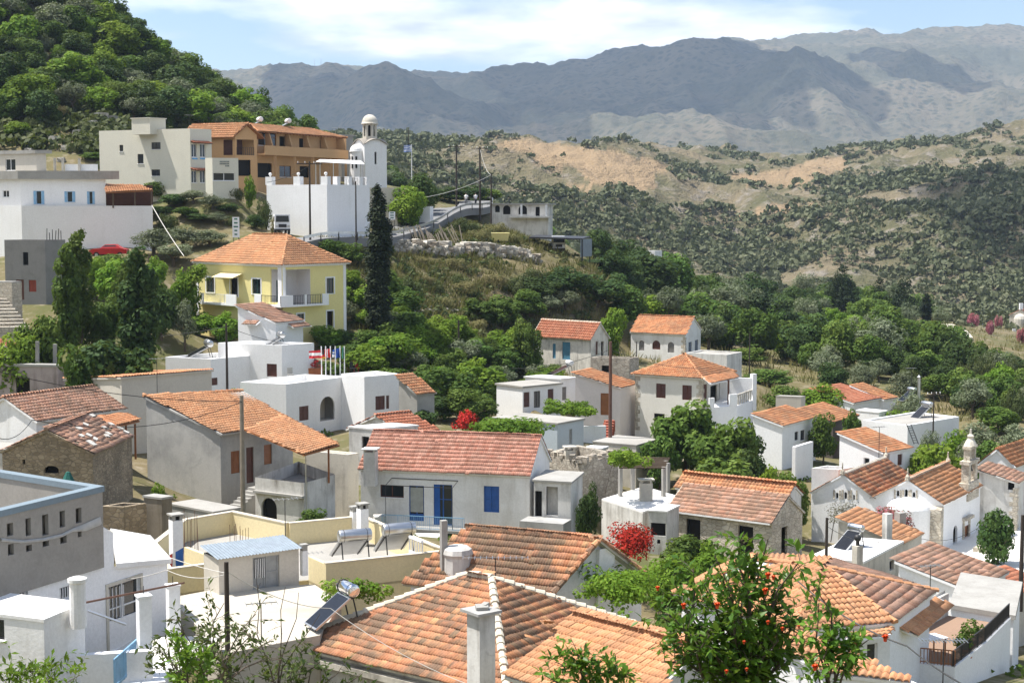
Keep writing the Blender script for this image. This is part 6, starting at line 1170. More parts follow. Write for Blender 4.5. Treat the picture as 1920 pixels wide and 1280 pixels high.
# ------------------------------------------------------------------ terrain: one sheet from the camera's feet to the mountains
GC = [  # (px, py, d) points of the ground read from the photograph; hidden ground is filled in plausibly
 (960, 2900, 4), (300, 2600, 5), (1700, 2600, 5), (960, 2100, 12), (200, 1900, 14), (1700, 1900, 14), (960, 1720, 25), (100, 1560, 25), (1800, 1650, 25), (0, 1330, 38), (150, 1360, 38), (500, 1500, 38), (-500, 1300, 40), (2400, 1500, 40), (1400, 1560, 36),
 (-400, 1100, 70), (-400, 820, 110), (-400, 600, 150), (-300, 450, 190), (2300, 1100, 90), (2300, 900, 140), (2300, 780, 200), (400, 985, 90), (600, 975, 110), (150, 760, 118), (250, 720, 130), (350, 690, 145), (200, 640, 140), (120, 600, 145), (300, 600, 155),
 (340, 500, 172), (420, 470, 178), (250, 475, 172), (300, 420, 185), (340, 395, 188), (330, 365, 196), (250, 345, 205), (200, 310, 210), (100, 300, 212), (0, 290, 212), (450, 380, 192), (440, 450, 176),
 (540, 446, 180), (600, 452, 179), (660, 442, 187), (720, 428, 195), (800, 412, 208), (860, 400, 224), (890, 396, 240), (830, 388, 245), (950, 390, 262), (700, 470, 184), (660, 520, 172), (760, 500, 186), (800, 560, 180), (760, 640, 165), (850, 620, 172), (900, 560, 186), (850, 500, 192), (950, 500, 196), (1050, 497, 200), (1100, 485, 206), (880, 440, 208), (920, 460, 206), (1000, 478, 208), (1080, 476, 212), (940, 735, 165), (850, 740, 152), (980, 660, 180), (1060, 560, 205), (1060, 715, 160), (1000, 760, 150), (1130, 720, 160), (1150, 560, 205), (880, 780, 140),
 (1150, 590, 215), (1230, 672, 186), (1250, 625, 232), (1400, 640, 230), (1420, 720, 180), (1500, 680, 215), (1600, 690, 205), (1700, 720, 190), (1800, 720, 195), (1850, 780, 165), (1600, 630, 265), (1500, 620, 275), (1400, 600, 285), (1680, 655, 260), (1730, 612, 300), (1700, 585, 340), (1760, 600, 330), (1800, 640, 330), (1870, 690, 260), (1830, 622, 370), (1900, 622, 370), (1880, 600, 420), (1300, 590, 300), (1200, 560, 300), (1100, 520, 280), (1780, 585, 420),
 (1250, 560, 400), (1100, 520, 390), (1450, 575, 420), (1600, 560, 460), (1760, 545, 520), (1000, 470, 400), (850, 420, 380), (700, 400, 400), (1900, 560, 520), (2200, 560, 500),
 (-500, -500, 330), (-200, -150, 290), (0, -70, 285), (100, -10, 275), (190, 62, 275), (290, 126, 280), (385, 184, 290), (440, 224, 296), (500, 264, 300), (580, 302, 300), (650, 332, 296), (0, 200, 232), (100, 210, 232), (0, 80, 252), (200, 230, 228), (300, 245, 232), (200, 140, 252), (300, 180, 258), (420, 245, 262), (-400, 0, 260), (520, 290, 262), (620, 330, 245),
 (0, 150, 420), (300, 240, 420), (560, 320, 400), (-500, 0, 480), (700, 350, 330),
 (760, 292, 700), (850, 283, 800), (800, 345, 560), (700, 330, 560), (930, 300, 700), (950, 268, 850), (1020, 272, 860), (1100, 284, 880), (1180, 295, 890), (1240, 312, 880), (1310, 326, 880), (1390, 331, 930), (1470, 325, 960), (1520, 306, 1000), (1580, 291, 1040), (1650, 292, 1080), (1720, 292, 1100), (1800, 272, 1130), (1920, 238, 1150), (2200, 200, 1150), (1000, 330, 740), (1100, 330, 760), (1150, 390, 660), (1080, 420, 560), (1250, 380, 720), (1300, 440, 600), (1200, 480, 540), (1400, 380, 780), (1450, 440, 640), (1550, 360, 850), (1550, 420, 700), (1650, 350, 850), (1620, 460, 600), (1720, 400, 720), (1700, 500, 570), (1800, 340, 850), (1830, 400, 650), (1880, 340, 760), (1860, 480, 560), (1920, 420, 600), (560, 320, 640),
 (500, 300, 900), (-300, 200, 900), (300, 330, 1700), (900, 390, 1700), (1300, 400, 1700), (1600, 400, 1700), (1900, 380, 1800), (2300, 330, 1800), (-500, 330, 1700),
 (300, 330, 2600), (900, 340, 2600), (1400, 330, 2600), (1900, 310, 2600), (600, 250, 3800), (900, 245, 3800), (1200, 225, 3800), (1500, 230, 3700), (1800, 215, 3700), (2200, 200, 3700), (100, 240, 3800),
 (-800, 140, 5400), (-300, 140, 5400), (100, 140, 5400), (440, 137, 5300), (500, 127, 5300), (590, 127, 5300), (650, 135, 5300), (760, 148, 5300), (880, 148, 5300), (920, 153, 5300), (1000, 138, 5200), (1100, 113, 5100), (1190, 92, 5000), (1230, 107, 5000), (1290, 100, 5000), (1380, 96, 5000), (1450, 93, 5100), (1500, 92, 5200), (1560, 78, 5300), (1600, 66, 5400), (1700, 60, 5500), (1800, 52, 5700), (1920, 36, 5900), (2300, 30, 6000), (2900, 60, 6000),
 (-800, 330, 8500), (500, 330, 8500), (1200, 330, 8500), (1900, 330, 8500), (2900, 330, 8500)]
ctl = [P(*c) for c in GC]; cx = np.array([c.x for c in ctl] + [b[0] for b in BASES]); cyy = np.array([c.y for c in ctl] + [b[1] for b in BASES]); cz = np.array([c.z for c in ctl] + [b[2] - .25 for b in BASES])
def uw(x, y): return np.arctan2(x, y), np.log(np.hypot(x, y))
cu, cw = uw(cx, cyy); cs = (cz - ZC) / np.hypot(cx, cyy); nC = len(cs)
Kd = np.sqrt((cu[:, None] - cu[None]) ** 2 + (cw[:, None] - cw[None]) ** 2)
lam = np.where(np.arange(nC) < len(ctl), .0025, .004)
Am = np.zeros((nC + 3, nC + 3)); Am[:nC, :nC] = Kd - np.diag(lam) ; Am[:nC, nC] = 1; Am[:nC, nC + 1] = cu; Am[:nC, nC + 2] = cw; Am[nC, :nC] = 1; Am[nC + 1, :nC] = cu; Am[nC + 2, :nC] = cw
sol = np.linalg.solve(Am, np.concatenate([cs, [0, 0, 0]]))
def base_z(x, y):
    x, y = np.asarray(x, float).ravel(), np.asarray(y, float).ravel(); out = np.zeros(len(x))
    for i in range(0, len(x), 20000):
        u, w = uw(x[i:i + 20000], y[i:i + 20000]); k = np.sqrt((u[:, None] - cu[None]) ** 2 + (w[:, None] - cw[None]) ** 2)
        s = k @ sol[:nC] + sol[nC] + sol[nC + 1] * u + sol[nC + 2] * w; out[i:i + 20000] = ZC + s * np.hypot(x[i:i + 20000], y[i:i + 20000])
    return out
def ground_z(x, y):
    x, y = np.asarray(x, float).ravel(), np.asarray(y, float).ravel(); z = base_z(x, y); d = np.hypot(x, y)
    sm = lambda a, b: np.clip((d - a) / (b - a), 0, 1)
    z = z + (fbm(x / 14, y / 14, 4, 3) - .5) * 2.2 * sm(150, 260) + (fbm(x / 90, y / 90, 6, 9, True) - .6) * 34 * sm(430, 620) * (1 - sm(1200, 1800))
    z = z + (fbm(x / 900 + 5, y / 1500, 7, 21, True) - .62) * 360 * sm(2200, 3600) * (1 - .68 * sm(4500, 5100)) + (fbm(x / 170, y / 260, 4, 55, True) - .6) * 60 * sm(2300, 3000) + (fbm(x / 420 + y / 2600, y / 1700, 4, 91, True) - .62) * 75 * sm(2500, 3100) * (1 - sm(3700, 4300))
    return np.where(z > 740, 740 + 70 * np.tanh((z - 740) / 70), z)
def gz1(x, y): return float(ground_z([x], [y])[0])
pxs = np.concatenate([np.linspace(-2600, -30, 60)[:-1], np.linspace(-30, 1950, 440), np.linspace(1950, 4500, 60)[1:]])
ds = np.concatenate([np.geomspace(2.5, 60, 40)[:-1], np.geomspace(60, 300, 110)[:-1], np.geomspace(300, 1200, 150)[:-1], np.geomspace(1200, 2600, 25)[:-1], np.geomspace(2600, 6200, 120)[:-1], np.geomspace(6200, 12000, 12)])
PX, DS = np.meshgrid(pxs, ds); XX = (PX - CXP) / FPX * DS; YY = DS; ZZ = ground_z(XX, YY).reshape(XX.shape)
nr, nc = XX.shape; idx = np.arange(nr * nc).reshape(nr, nc); F_ = np.stack([idx[:-1, :-1], idx[:-1, 1:], idx[1:, 1:], idx[1:, :-1]], -1).reshape(-1, 4)
def pmask(px, py, polys, soft=8):
    """soft membership in polygons given in photograph coordinates (field outlines)"""
    m = np.zeros(px.shape)
    for poly in polys: m = np.maximum(m, in_poly(px, py, poly).astype(float))
    return m
FIELDS = [[(925, 262), (985, 262), (1110, 278), (1230, 300), (1262, 318), (1222, 330), (1238, 356), (1185, 356), (1110, 345), (1075, 312), (1030, 318), (1000, 300), (985, 285), (930, 275)],
          [(1370, 328), (1460, 320), (1520, 300), (1580, 290), (1592, 312), (1560, 330), (1480, 348), (1400, 345)], [(1370, 402), (1440, 384), (1540, 382), (1530, 388), (1430, 398), (1380, 410)],
          [(1060, 340), (1120, 350), (1100, 360), (1050, 356)]]
qx, qy = [], []
for row in range(nr):
    q_z = ZZ[row] - ZC; c = YY[row] * CT - q_z * ST; qx.append(CXP + FPX * XX[row] / c); qy.append(CYP - FPX * (YY[row] * ST + q_z * CT) / c)
qx, qy = np.array(qx), np.array(qy)
wob = (fbm(XX.ravel() / 25, YY.ravel() / 25, 3, 5).reshape(XX.shape) - .5) * 16
fld = pmask(qx + wob, qy + wob * .5, FIELDS) * ((DS > 600) & (DS < 1250))
me = np_mesh('terrain', np.stack([XX, YY, ZZ], -1).reshape(-1, 3), F_)
a = me.attributes.new('field', 'FLOAT', 'POINT'); a.data.foreach_set('value', fld.ravel().astype(np.float32))
a = me.attributes.new('far', 'FLOAT', 'POINT'); a.data.foreach_set('value', np.clip((DS.ravel() - 1500) / 900, 0, 1).astype(np.float32))
a = me.attributes.new('hill', 'FLOAT', 'POINT'); a.data.foreach_set('value', np.clip((DS.ravel() - 330) / 120, 0, 1).astype(np.float32))
def terrain_mat():
    m, nt, n, l, b = newmat('terrain_ground'); g = wpos(n)
    def at(nm): x = n.new('ShaderNodeAttribute'); x.attribute_name = nm; return x.outputs['Fac']
    def rc(src, els): r = ramp(n, els); l.new(src, r.inputs[0]); return r.outputs[0]
    n1 = noise(n, l, g, .09, 8, .65); n2 = noise(n, l, g, .7, 6, .6); n3 = noise(n, l, g, 3.5, 4)
    near = mixc(n, l, rc(n1.outputs[0], [(.38, (0, 0, 0)), (.62, (1, 1, 1))]), (.17, .135, .075), (.1, .105, .04))
    near = mixc(n, l, rc(n2.outputs[0], [(.52, (0, 0, 0)), (.7, (1, 1, 1))]), near, (.26, .22, .155))
    h1 = noise(n, l, g, .022, 8, .7); h2 = noise(n, l, g, .1, 6, .7)
    hill = mixc(n, l, rc(h1.outputs[0], [(.42, (0, 0, 0)), (.58, (1, 1, 1))]), (.235, .195, .125), (.135, .13, .07))
    hill = mixc(n, l, rc(h2.outputs[0], [(.52, (0, 0, 0)), (.66, (1, 1, 1))]), hill, (.30, .265, .22))
    wv = n.new('ShaderNodeTexWave'); wv.inputs['Scale'].default_value = .35; wv.inputs['Distortion'].default_value = 3; wv.bands_direction = 'Z'; l.new(g, wv.inputs[0])
    fcol = mixc(n, l, rc(h2.outputs[0], [(.35, (0, 0, 0)), (.65, (1, 1, 1))]), (.39, .28, .17), (.32, .235, .145)); fcol = mixc(n, l, .25, fcol, mixc(n, l, wv.outputs[0], (.3, .215, .13), (.4, .295, .185)))
    hill = mixc(n, l, at('field'), hill, fcol)
    m1 = noise(n, l, g, .0035, 9, .68); m2 = noise(n, l, g, .02, 6, .75)
    v = n.new('ShaderNodeTexVoronoi'); v.inputs['Scale'].default_value = .05; l.new(g, v.inputs[0])
    mt = mixc(n, l, rc(m1.outputs[0], [(.43, (0, 0, 0)), (.6, (1, 1, 1))]), (.105, .105, .072), (.18, .155, .11))
    mt = mixc(n, l, rc(m2.outputs[0], [(.45, (0, 0, 0)), (.55, (1, 1, 1))]), mt, (.075, .085, .055)) if False else mixc(n, l, rc(v.outputs[0], [(.25, (1, 1, 1)), (.5, (0, 0, 0))]), mt, (.08, .085, .062))
    c = mixc(n, l, at('hill'), near, hill); c = mixc(n, l, at('far'), c, mt); l.new(c, b.inputs['Base Color']); b.inputs['Roughness'].default_value = 1; b.inputs['Specular IOR Level'].default_value = .1
    bm1 = n.new('ShaderNodeMath'); bm1.operation = 'MULTIPLY'; l.new(h2.outputs[0], bm1.inputs[0]); l.new(at('hill'), bm1.inputs[1]); bq = n.new('ShaderNodeBump'); bq.inputs['Strength'].default_value = 1; bq.inputs['Distance'].default_value = 9; l.new(bm1.outputs[0], bq.inputs['Height']); bb = bump(n, l, b, n3.outputs[0], .4, .15); l.new(bq.outputs[0], bb.inputs['Normal']); return m
o = link('terrain', me, terrain_mat(), None, 'structure', True)
# hillside behind the camera
q = MB()
for i in range(12):
    for j in range(6): pass
xs_ = np.linspace(-500, 500, 15); ys_ = np.array([2.5, -20, -60, -150, -400]); vs_ = [(x, y, ZC - 1.8 + max(0, -y) * .35) if abs(x) > 4 or y < 0 else (x, y, ZC - 1.8) for y in ys_ for x in xs_]
q.add(vs_, [(j * 15 + i, j * 15 + i + 1, (j + 1) * 15 + i + 1, (j + 1) * 15 + i) for j in range(4) for i in range(14)][::1]); o = q.build('terrain_behind', bpy.data.materials['terrain_ground']); o['kind'] = 'structure'
# asphalt road below the church
def strip(name, pts, w, mat, dz=.12, kind='structure', n=40):
    P3 = [P(*p) for p in pts]; xs = np.interp(np.linspace(0, 1, n), np.linspace(0, 1, len(P3)), [p.x for p in P3]); ys = np.interp(np.linspace(0, 1, n), np.linspace(0, 1, len(P3)), [p.y for p in P3]); 
    for _ in range(3): xs[1:-1] = (xs[:-2] + xs[1:-1] * 2 + xs[2:]) / 4; ys[1:-1] = (ys[:-2] + ys[1:-1] * 2 + ys[2:]) / 4
    q = MB(); L_, R2 = [], []; zz = []
    for i in range(n):
        j0, j1 = max(i - 1, 0), min(i + 1, n - 1); t = Vector((xs[j1] - xs[j0], ys[j1] - ys[j0], 0)).normalized(); s = Vector((-t.y, t.x, 0)); L_.append(Vector((xs[i], ys[i], 0)) + s * w / 2); R2.append(Vector((xs[i], ys[i], 0)) - s * w / 2)
    allz = ground_z([p.x for p in L_ + R2] + list(xs), [p.y for p in L_ + R2] + list(ys)); z = np.maximum(np.maximum(allz[:n], allz[n:2 * n]), allz[2 * n:])
    for _ in range(4): z[1:-1] = (z[:-2] + z[1:-1] * 2 + z[2:]) / 4
    for i in range(n - 1):
        a, b, c, d = R2[i], R2[i + 1], L_[i + 1], L_[i]; za, zb2 = z[i] + dz, z[i + 1] + dz
        q.hexa([flat(a, za - 1), flat(b, zb2 - 1), flat(c, zb2 - 1), flat(d, za - 1)], [flat(a, za), flat(b, zb2), flat(c, zb2), flat(d, za)])
    o = q.build(name, mat); o['kind'] = kind; return [flat(p, zz_ + dz) for p, zz_ in zip(R2, z)], [flat(p, zz_ + dz) for p, zz_ in zip(L_, z)]
ASPH = plaster('asphalt', (.2, .2, .2), (.13, .13, .13), .5, 0, .6)
rd_r, rd_l = strip('road', [(440, 468, 172), (540, 455, 176), (620, 448, 180), (700, 433, 190), (780, 417, 203), (850, 402, 222), (900, 392, 245), (870, 384, 275)], 5.2, ASPH)
pa_r, pa_l = strip('path', [(1810, 650, 290), (1795, 628, 310), (1780, 610, 330), (1785, 600, 350), (1770, 596, 365)], 2.6, plaster('white_gravel_path', (.62, .58, .5), (.45, .4, .33), .4, 0), .1, n=24)
# ------------------------------------------------------------------ haze
q = MB(); zlo = float(ZZ.min()) - 1.0; q.box((0, 5550, zlo), 28800, 13100, max(float(ZZ.max()), 200) + 15 - zlo, 0); hz = q.build('haze', None); hz['kind'] = 'stuff'
mh = bpy.data.materials.new('haze_air'); mh.use_nodes = True; nt = mh.node_tree
for x in list(nt.nodes): nt.nodes.remove(x)
ou = nt.nodes.new('ShaderNodeOutputMaterial'); pv = nt.nodes.new('ShaderNodeVolumePrincipled'); pv.inputs['Color'].default_value = (.58, .74, .98, 1); pv.inputs['Density'].default_value = 8.2e-5; pv.inputs['Anisotropy'].default_value = .1; nt.links.new(pv.outputs[0], ou.inputs['Volume']); hz.data.materials.append(mh); hz.display_type = 'WIRE'

# unseen clouds above the frame, placed up-sun to shade the mountains and right hill
CLOUD = plain('cloud_white', (.85, .86, .88), 1, 0, .05, .002, 0)
_n = CLOUD.node_tree; _t = _n.nodes.new('ShaderNodeBsdfTransparent'); _m = _n.nodes.new('ShaderNodeMixShader'); _m.inputs[0].default_value = .42; _n.links.new(_t.outputs[0], _m.inputs[1]); _n.links.new(_n.nodes['Principled BSDF'].outputs[0], _m.inputs[2]); _n.links.new(_m.outputs[0], _n.nodes['Material Output'].inputs[0])
def shade_cloud(x, y, z, sx, sy, sz, seed):
    bm = bmesh.new(); bmesh.ops.create_icosphere(bm, subdivisions=5, radius=1); co = np.array([v.co for v in bm.verts])
    n = fbm(co[:, 0] * 1.6 + seed * 3.1 + 9, co[:, 1] * 1.6 + co[:, 2] + seed, 5, seed) + .5 * fbm(co[:, 0] * 5 + 3, co[:, 1] * 5 + seed, 3, seed + 7); k = .35 + n * .95
    for v, kk in zip(bm.verts, k): v.co = (x + v.co.x * kk * sx, y + v.co.y * kk * sy, z + v.co.z * kk * sz * (1 if v.co.z > 0 else .35))
    me = bpy.data.meshes.new('shade_cloud'); bm.to_mesh(me); bm.free(); o = link('shade_cloud', me, CLOUD, None, 'stuff', True); return o
def shade(px, py, d, hgt, sx, sy, seed):
    p = P(px, py, d); k = (hgt - p.z) / sdir.z; shade_cloud(p.x + sdir.x * k, p.y + sdir.y * k, hgt, sx, sy, 120, seed)
shade(1000, 230, 4300, 1900, 760, 900, 1); shade(1300, 240, 4300, 1950, 420, 800, 2); shade(600, 250, 3900, 1900, 420, 420, 3); shade(1740, 180, 4300, 1900, 130, 380, 4); shade(2120, 470, 620, 1250, 60, 130, 5)
# ------------------------------------------------------------------ vegetation
BARK = plain('bark', (.085, .065, .045), .95); 
LEAF = {'broad': leafmat('leaf_green', (.042, .084, .014), (.085, .145, .024), (.155, .22, .045)), 'dark': leafmat('leaf_dark_green', (.026, .052, .014), (.046, .082, .02), (.08, .12, .032), .2),
        'olive': leafmat('leaf_olive_grey', (.09, .115, .06), (.155, .18, .105), (.24, .26, .17), .2), 'bright': leafmat('leaf_bright_green', (.08, .155, .014), (.14, .24, .022), (.23, .33, .045), .4),
        'conifer': leafmat('needle_dark', (.014, .024, .01), (.024, .038, .014), (.04, .056, .02), .08), 'dry': leafmat('dry_scrub', (.125, .115, .045), (.195, .175, .075), (.27, .235, .115), .25), 'pink': leafmat('oleander', (.05, .1, .03), (.45, .12, .16), (.6, .25, .28), .3),
        'scrub': leafmat('scrub_green', (.045, .065, .022), (.08, .1, .035), (.13, .14, .055), .2), 'red': leafmat('bougainvillea', (.24, .007, .008), (.36, .01, .013), (.46, .025, .025), .1), 'pale': leafmat('grey_twigs', (.12, .11, .09), (.16, .15, .12), (.2, .2, .15), .2)}
def leaves(cent, rad, n, size, up=.35, shell=.72, flat_=.85, asp=.62):
    """n leaf-shaped quads spread over the shells of the clumps (cent, rad)"""
    k = len(cent); w = rad ** 2; ci = RNG.choice(k, n, p=w / w.sum()); d = RNG.normal(size=(n, 3)); d /= np.linalg.norm(d, axis=1)[:, None]
    r = rad[ci] * (shell + (1.08 - shell) * RNG.random(n) ** .6); p = cent[ci] + d * r[:, None] * np.array([1, 1, flat_])
    nr_ = d * 1.15 + RNG.normal(size=(n, 3)) * .45 + np.array([0, 0, up * 1.4]); nr_ /= np.linalg.norm(nr_, axis=1)[:, None]
    t = np.cross(nr_, RNG.normal(size=(n, 3))); t /= np.linalg.norm(t, axis=1)[:, None]; b = np.cross(nr_, t); s = size * (.6 + .8 * RNG.random(n))[:, None]
    v = np.stack([p - t * s * .5, p + b * s * .5 * asp - nr_ * s * .06, p + t * s * .55, p - b * s * .5 * asp - nr_ * s * .06], 1)
    clump = RNG.random(k)[ci] * .6; tint = np.clip(clump + RNG.random(n) * .4, 0, 1)
    return v.reshape(-1, 3), np.arange(n * 4).reshape(-1, 4), np.repeat(tint, 4)
def clumps(n, rx, rz, zc, rr, bias=.5, fn=None):
    c = []
    while len(c) < n:
        d = RNG.normal(size=3); d /= np.linalg.norm(d); t = RNG.random() ** bias; p = np.array([d[0] * rx * t, d[1] * rx * t, zc + d[2] * rz * t])
        if fn is None or fn(p): c.append(p)
    c = np.array(c); return c, rr * (.65 + .7 * RNG.random(n))
PROTO = {}
def add_proto(kind, crown, trunk_h, trunk_r, mat, limbs=(), name='tree', nostem=False):
    me = np_mesh('crown', *crown); me.materials.append(mat); q = MB(); wob = [(0, 0, -.9), (.05, .03, trunk_h * .4), (-.04, .08, trunk_h * .75), (.02, 0, trunk_h)]
    q.tube(wob, trunk_r, 7, trunk_r * .55)
    for a, b, r in limbs: q.tube([a, lerp(Vector(a), Vector(b), .5) + V(0, 0, .1), b], r, 5, r * .4)
    tm = bpy.data.meshes.new('trunk'); tm.from_pydata([tuple(v) for v in q.v], [], q.f); tm.materials.append(BARK); PROTO.setdefault(kind, []).append((me, tm, name))
def limbset(h, spread, top, n=5, r=.07): return [((0, 0, h * .75), (math.cos(k * 2.4) * spread * (.5 + .3 * (k % 2)), math.sin(k * 2.4) * spread * (.5 + .3 * (k % 2)), top * (.6 + .1 * (k % 3))), r) for k in range(n)]
# every prototype is about 5 m tall and 4.4 m wide (columns are narrower); copies are scaled
for v_ in range(3):
    c, r = clumps(40, 1.7, 1.95, 2.65, .72); add_proto('broad', leaves(c, r, 4200, .34), 1.6, .16, LEAF['broad'], limbset(2, 2, 4.4), 'broadleaf_tree')
    c, r = clumps(40, 1.75, 2.0, 2.6, .72); add_proto('dark', leaves(c, r, 4200, .32), 1.6, .18, LEAF['dark'], limbset(1.6, 2, 4.4), 'evergreen_tree')
    c, r = clumps(26, 1.7, 1.35, 3.0, .68); add_proto('olive', leaves(c, r, 3000, .28, asp=.4), 1.7, .2, LEAF['olive'], limbset(1.7, 2, 4.2), 'olive_tree')
    c, r = clumps(38, 1.75, 2.0, 2.6, .68); add_proto('bright', leaves(c, r, 3800, .34), 1.8, .12, LEAF['bright'], limbset(1.8, 2, 4.2), 'fruit_tree')
    c, r = clumps(18, 1.7, .55, .75, .6); c[:, 2] = np.abs(c[:, 2]); add_proto('bush', leaves(c, r, 2000, .3), .5, .06, LEAF['broad'], limbset(.4, 1.6, 1.0, 5, .03), 'bush')
    c, r = clumps(18, 1.7, .5, .65, .58); c[:, 2] = np.abs(c[:, 2]); add_proto('scrub', leaves(c, r, 1800, .26, asp=.4), .4, .05, LEAF['scrub'], limbset(.4, 1.6, 1.0, 5, .03), 'bush')
    c, r = clumps(14, 1.7, .4, .5, .5); c[:, 2] = np.abs(c[:, 2]); add_proto('dry', leaves(c, r, 1500, .3, asp=.2), .3, .04, LEAF['dry'], limbset(.3, 1.5, .8, 5, .02), 'dry_bush')
    def cone(p): return np.hypot(p[0], p[1]) < 1.9 * (1 - max(0, (p[2] - .8)) / 4.6) + .1
    c, r = clumps(46, 1.9, 2.5, 2.6, .5, .5, cone); add_proto('conifer', leaves(c, r, 4200, .26, asp=.35), 1.2, .2, LEAF['conifer'], (), 'conifer_tree')
for v_ in range(2):
    k = 60; z = np.linspace(.5, 4.75, k); rad = .33 * np.minimum(1, np.minimum((z + .2) / 1.0, (5.05 - z) / 1.6)) ** .7; an = RNG.random(k) * 6.28; c = np.stack([np.cos(an) * rad * .45, np.sin(an) * rad * .45, z], 1); add_proto('cypress', leaves(c, rad * .9 + .03, 13000, .12, up=.9, asp=.5, shell=.4), .8, .1, leafmat('cypress_needle', (.01, .018, .008), (.016, .026, .01), (.028, .04, .014), .04), (), 'cypress_tree')
    k = 40; z = np.linspace(1.0, 4.8, k); rad = .62 * np.minimum(1, np.minimum((z) / 1.8, (5.1 - z) / 1.4)) ** .6; an = RNG.random(k) * 6.28; c = np.stack([np.cos(an) * rad * .6, np.sin(an) * rad * .6, z], 1); add_proto('poplar', leaves(c, rad * .62 + .04, 4200, .2), 1.4, .1, LEAF['broad'], (), 'poplar_tree')
WIDTH = {'cypress': .8, 'poplar': 1.5, 'conifer': 3.6}; HEIGHT = {'bush': 1.75, 'scrub': 1.6, 'dry': 1.3}
def hit_ground(px, py, d0=70, d1=700):
    dd = np.geomspace(d0, d1, 420); r = ray(px, py); zr = ZC + r.z / r.y * dd; k = np.argmax(zr < ground_z(r.x / r.y * dd, dd)); return float(dd[k])
ZONE = {'slope shrubs': (610, 1060, 142, 200), 'valley grove trees': (1120, 1900, 190, 400), 'trees above the right houses': (1440, 1960, 165, 215), 'hill wood trees': (-60, 640, 224, 300), 'slope trees': (640, 1060, 148, 200), 'valley undergrowth': (1130, 1960, 175, 300), 'hill scrub': (-60, 600, 222, 300), 'far slope trees': (640, 1080, 300, 460), 'garden thicket trees': (170, 440, 136, 165), 'bank shrubs': (215, 470, 184, 208)}
def plant(kind, px, py_top, d, wpx, label, group=None, var=None, x=None, H=None, zg=None, cat=None, mat=None):
    if x is None: x = (px - CXP) / FPX * d
    y = d; z = gz1(x, y) if zg is None else zg
    if H is None: H = max(.6, P(px, py_top, d).z - z)
    Wm = wpx * d / FPX; vs2 = PROTO[kind]; me, tm, name = vs2[var if var is not None else random.randrange(len(vs2))]
    if group in ZONE:
        a0, a1, d0, d1 = ZONE[group]; pp_ = px if wpx else px; label += ', ' + ('low' if d < d0 + (d1 - d0) / 3 else 'middle' if d < d0 + (d1 - d0) * .67 else 'high') + ['', ' far left', ' left', ' centre', ' right', ' far right'][1 + min(4, max(0, int((pp_ - a0) / (a1 - a0) * 5)))]
    T = thing(name, (x, y, z), label, cat or ('bush' if 'bush' in name else 'tree'), group); T.rotation_euler = (0, 0, random.uniform(0, 6.28)); T.scale = (Wm / WIDTH.get(kind, 4.6), Wm / WIDTH.get(kind, 4.6), H / HEIGHT.get(kind, 5.1))
    if mat is not None:
        key = (me.name, mat.name)
        if key not in PROTO: m2 = me.copy(); m2.materials.clear(); m2.materials.append(mat); PROTO[key] = m2
        me = PROTO[key]
    for nm, mm in (('trunk' if 'bush' not in name else 'stem', tm), ('crown' if 'bush' not in name else 'foliage', me)):
        o = bpy.data.objects.new(nm, mm); COL.objects.link(o); o.parent = T
    return T
# --- single trees that stand out
plant('cypress', 709, 328, 163, 47, 'tall dark columnar cypress rising beside the yellow house', var=0)
plant('poplar', 150, 420, 136, 56, 'tall slender light green poplar before the white retaining wall'); plant('poplar', 124, 448, 133, 52, 'shorter poplar left of the tallest poplar'); plant('poplar', 256, 452, 131, 74, 'dense dark poplar right of the two left poplars', mat=LEAF['dark'])
plant('broad', 205, 612, 117, 175, 'large round dark orange tree at left above the brown roof', var=0, mat=LEAF['dark']); plant('broad', 142, 640, 115, 105, 'orange tree crowding the left side of the big round tree'); plant('broad', 262, 650, 119, 90, 'orange tree between the big round tree and the white house')
plant('broad', 70, 566, 126, 100, 'bushy tree beside the stone steps at left'); plant('bright', 25, 612, 124, 110, 'vine crown over the ruin at the far left edge'); plant('broad', 20, 745, 100, 80, 'dark green tree at the left edge beside the brown pan-tile roof')
for i, (a, b, d, w, k) in enumerate(((320, 585, 158, 85, 'broad'), (372, 583, 159, 90, 'bright'), (425, 582, 158, 70, 'bright'), (300, 520, 152, 80, 'dark'), (340, 500, 160, 70, 'bright'), (215, 478, 158, 90, 'bright'), (180, 476, 160, 70, 'bright'), (205, 470, 168, 70, 'broad'), (240, 492, 156, 60, 'broad'), (285, 478, 165, 70, 'bright'), (210, 545, 140, 80, 'broad'), (250, 580, 136, 90, 'dark'), (170, 560, 138, 70, 'broad'), (345, 555, 152, 60, 'olive'))):
    plant(k, a, b, d, w, {'broad': 'green', 'bright': 'light green', 'dark': 'dark', 'olive': 'greyish'}[k] + ' garden tree in the thicket beside the yellow house', 'garden thicket trees')
for i, (a, b, d, w) in enumerate(((290, 425, 174, 100), (345, 420, 178, 110), (395, 428, 178, 85), (325, 450, 172, 90))): plant('olive', a, b, d, w, ['leftmost grey olive tree above the yellow roof', 'largest grey olive tree above the yellow roof', 'grey olive tree next to the roadside sign', 'lower grey olive tree left of the yellow roof'][i], 'olives above the yellow house')
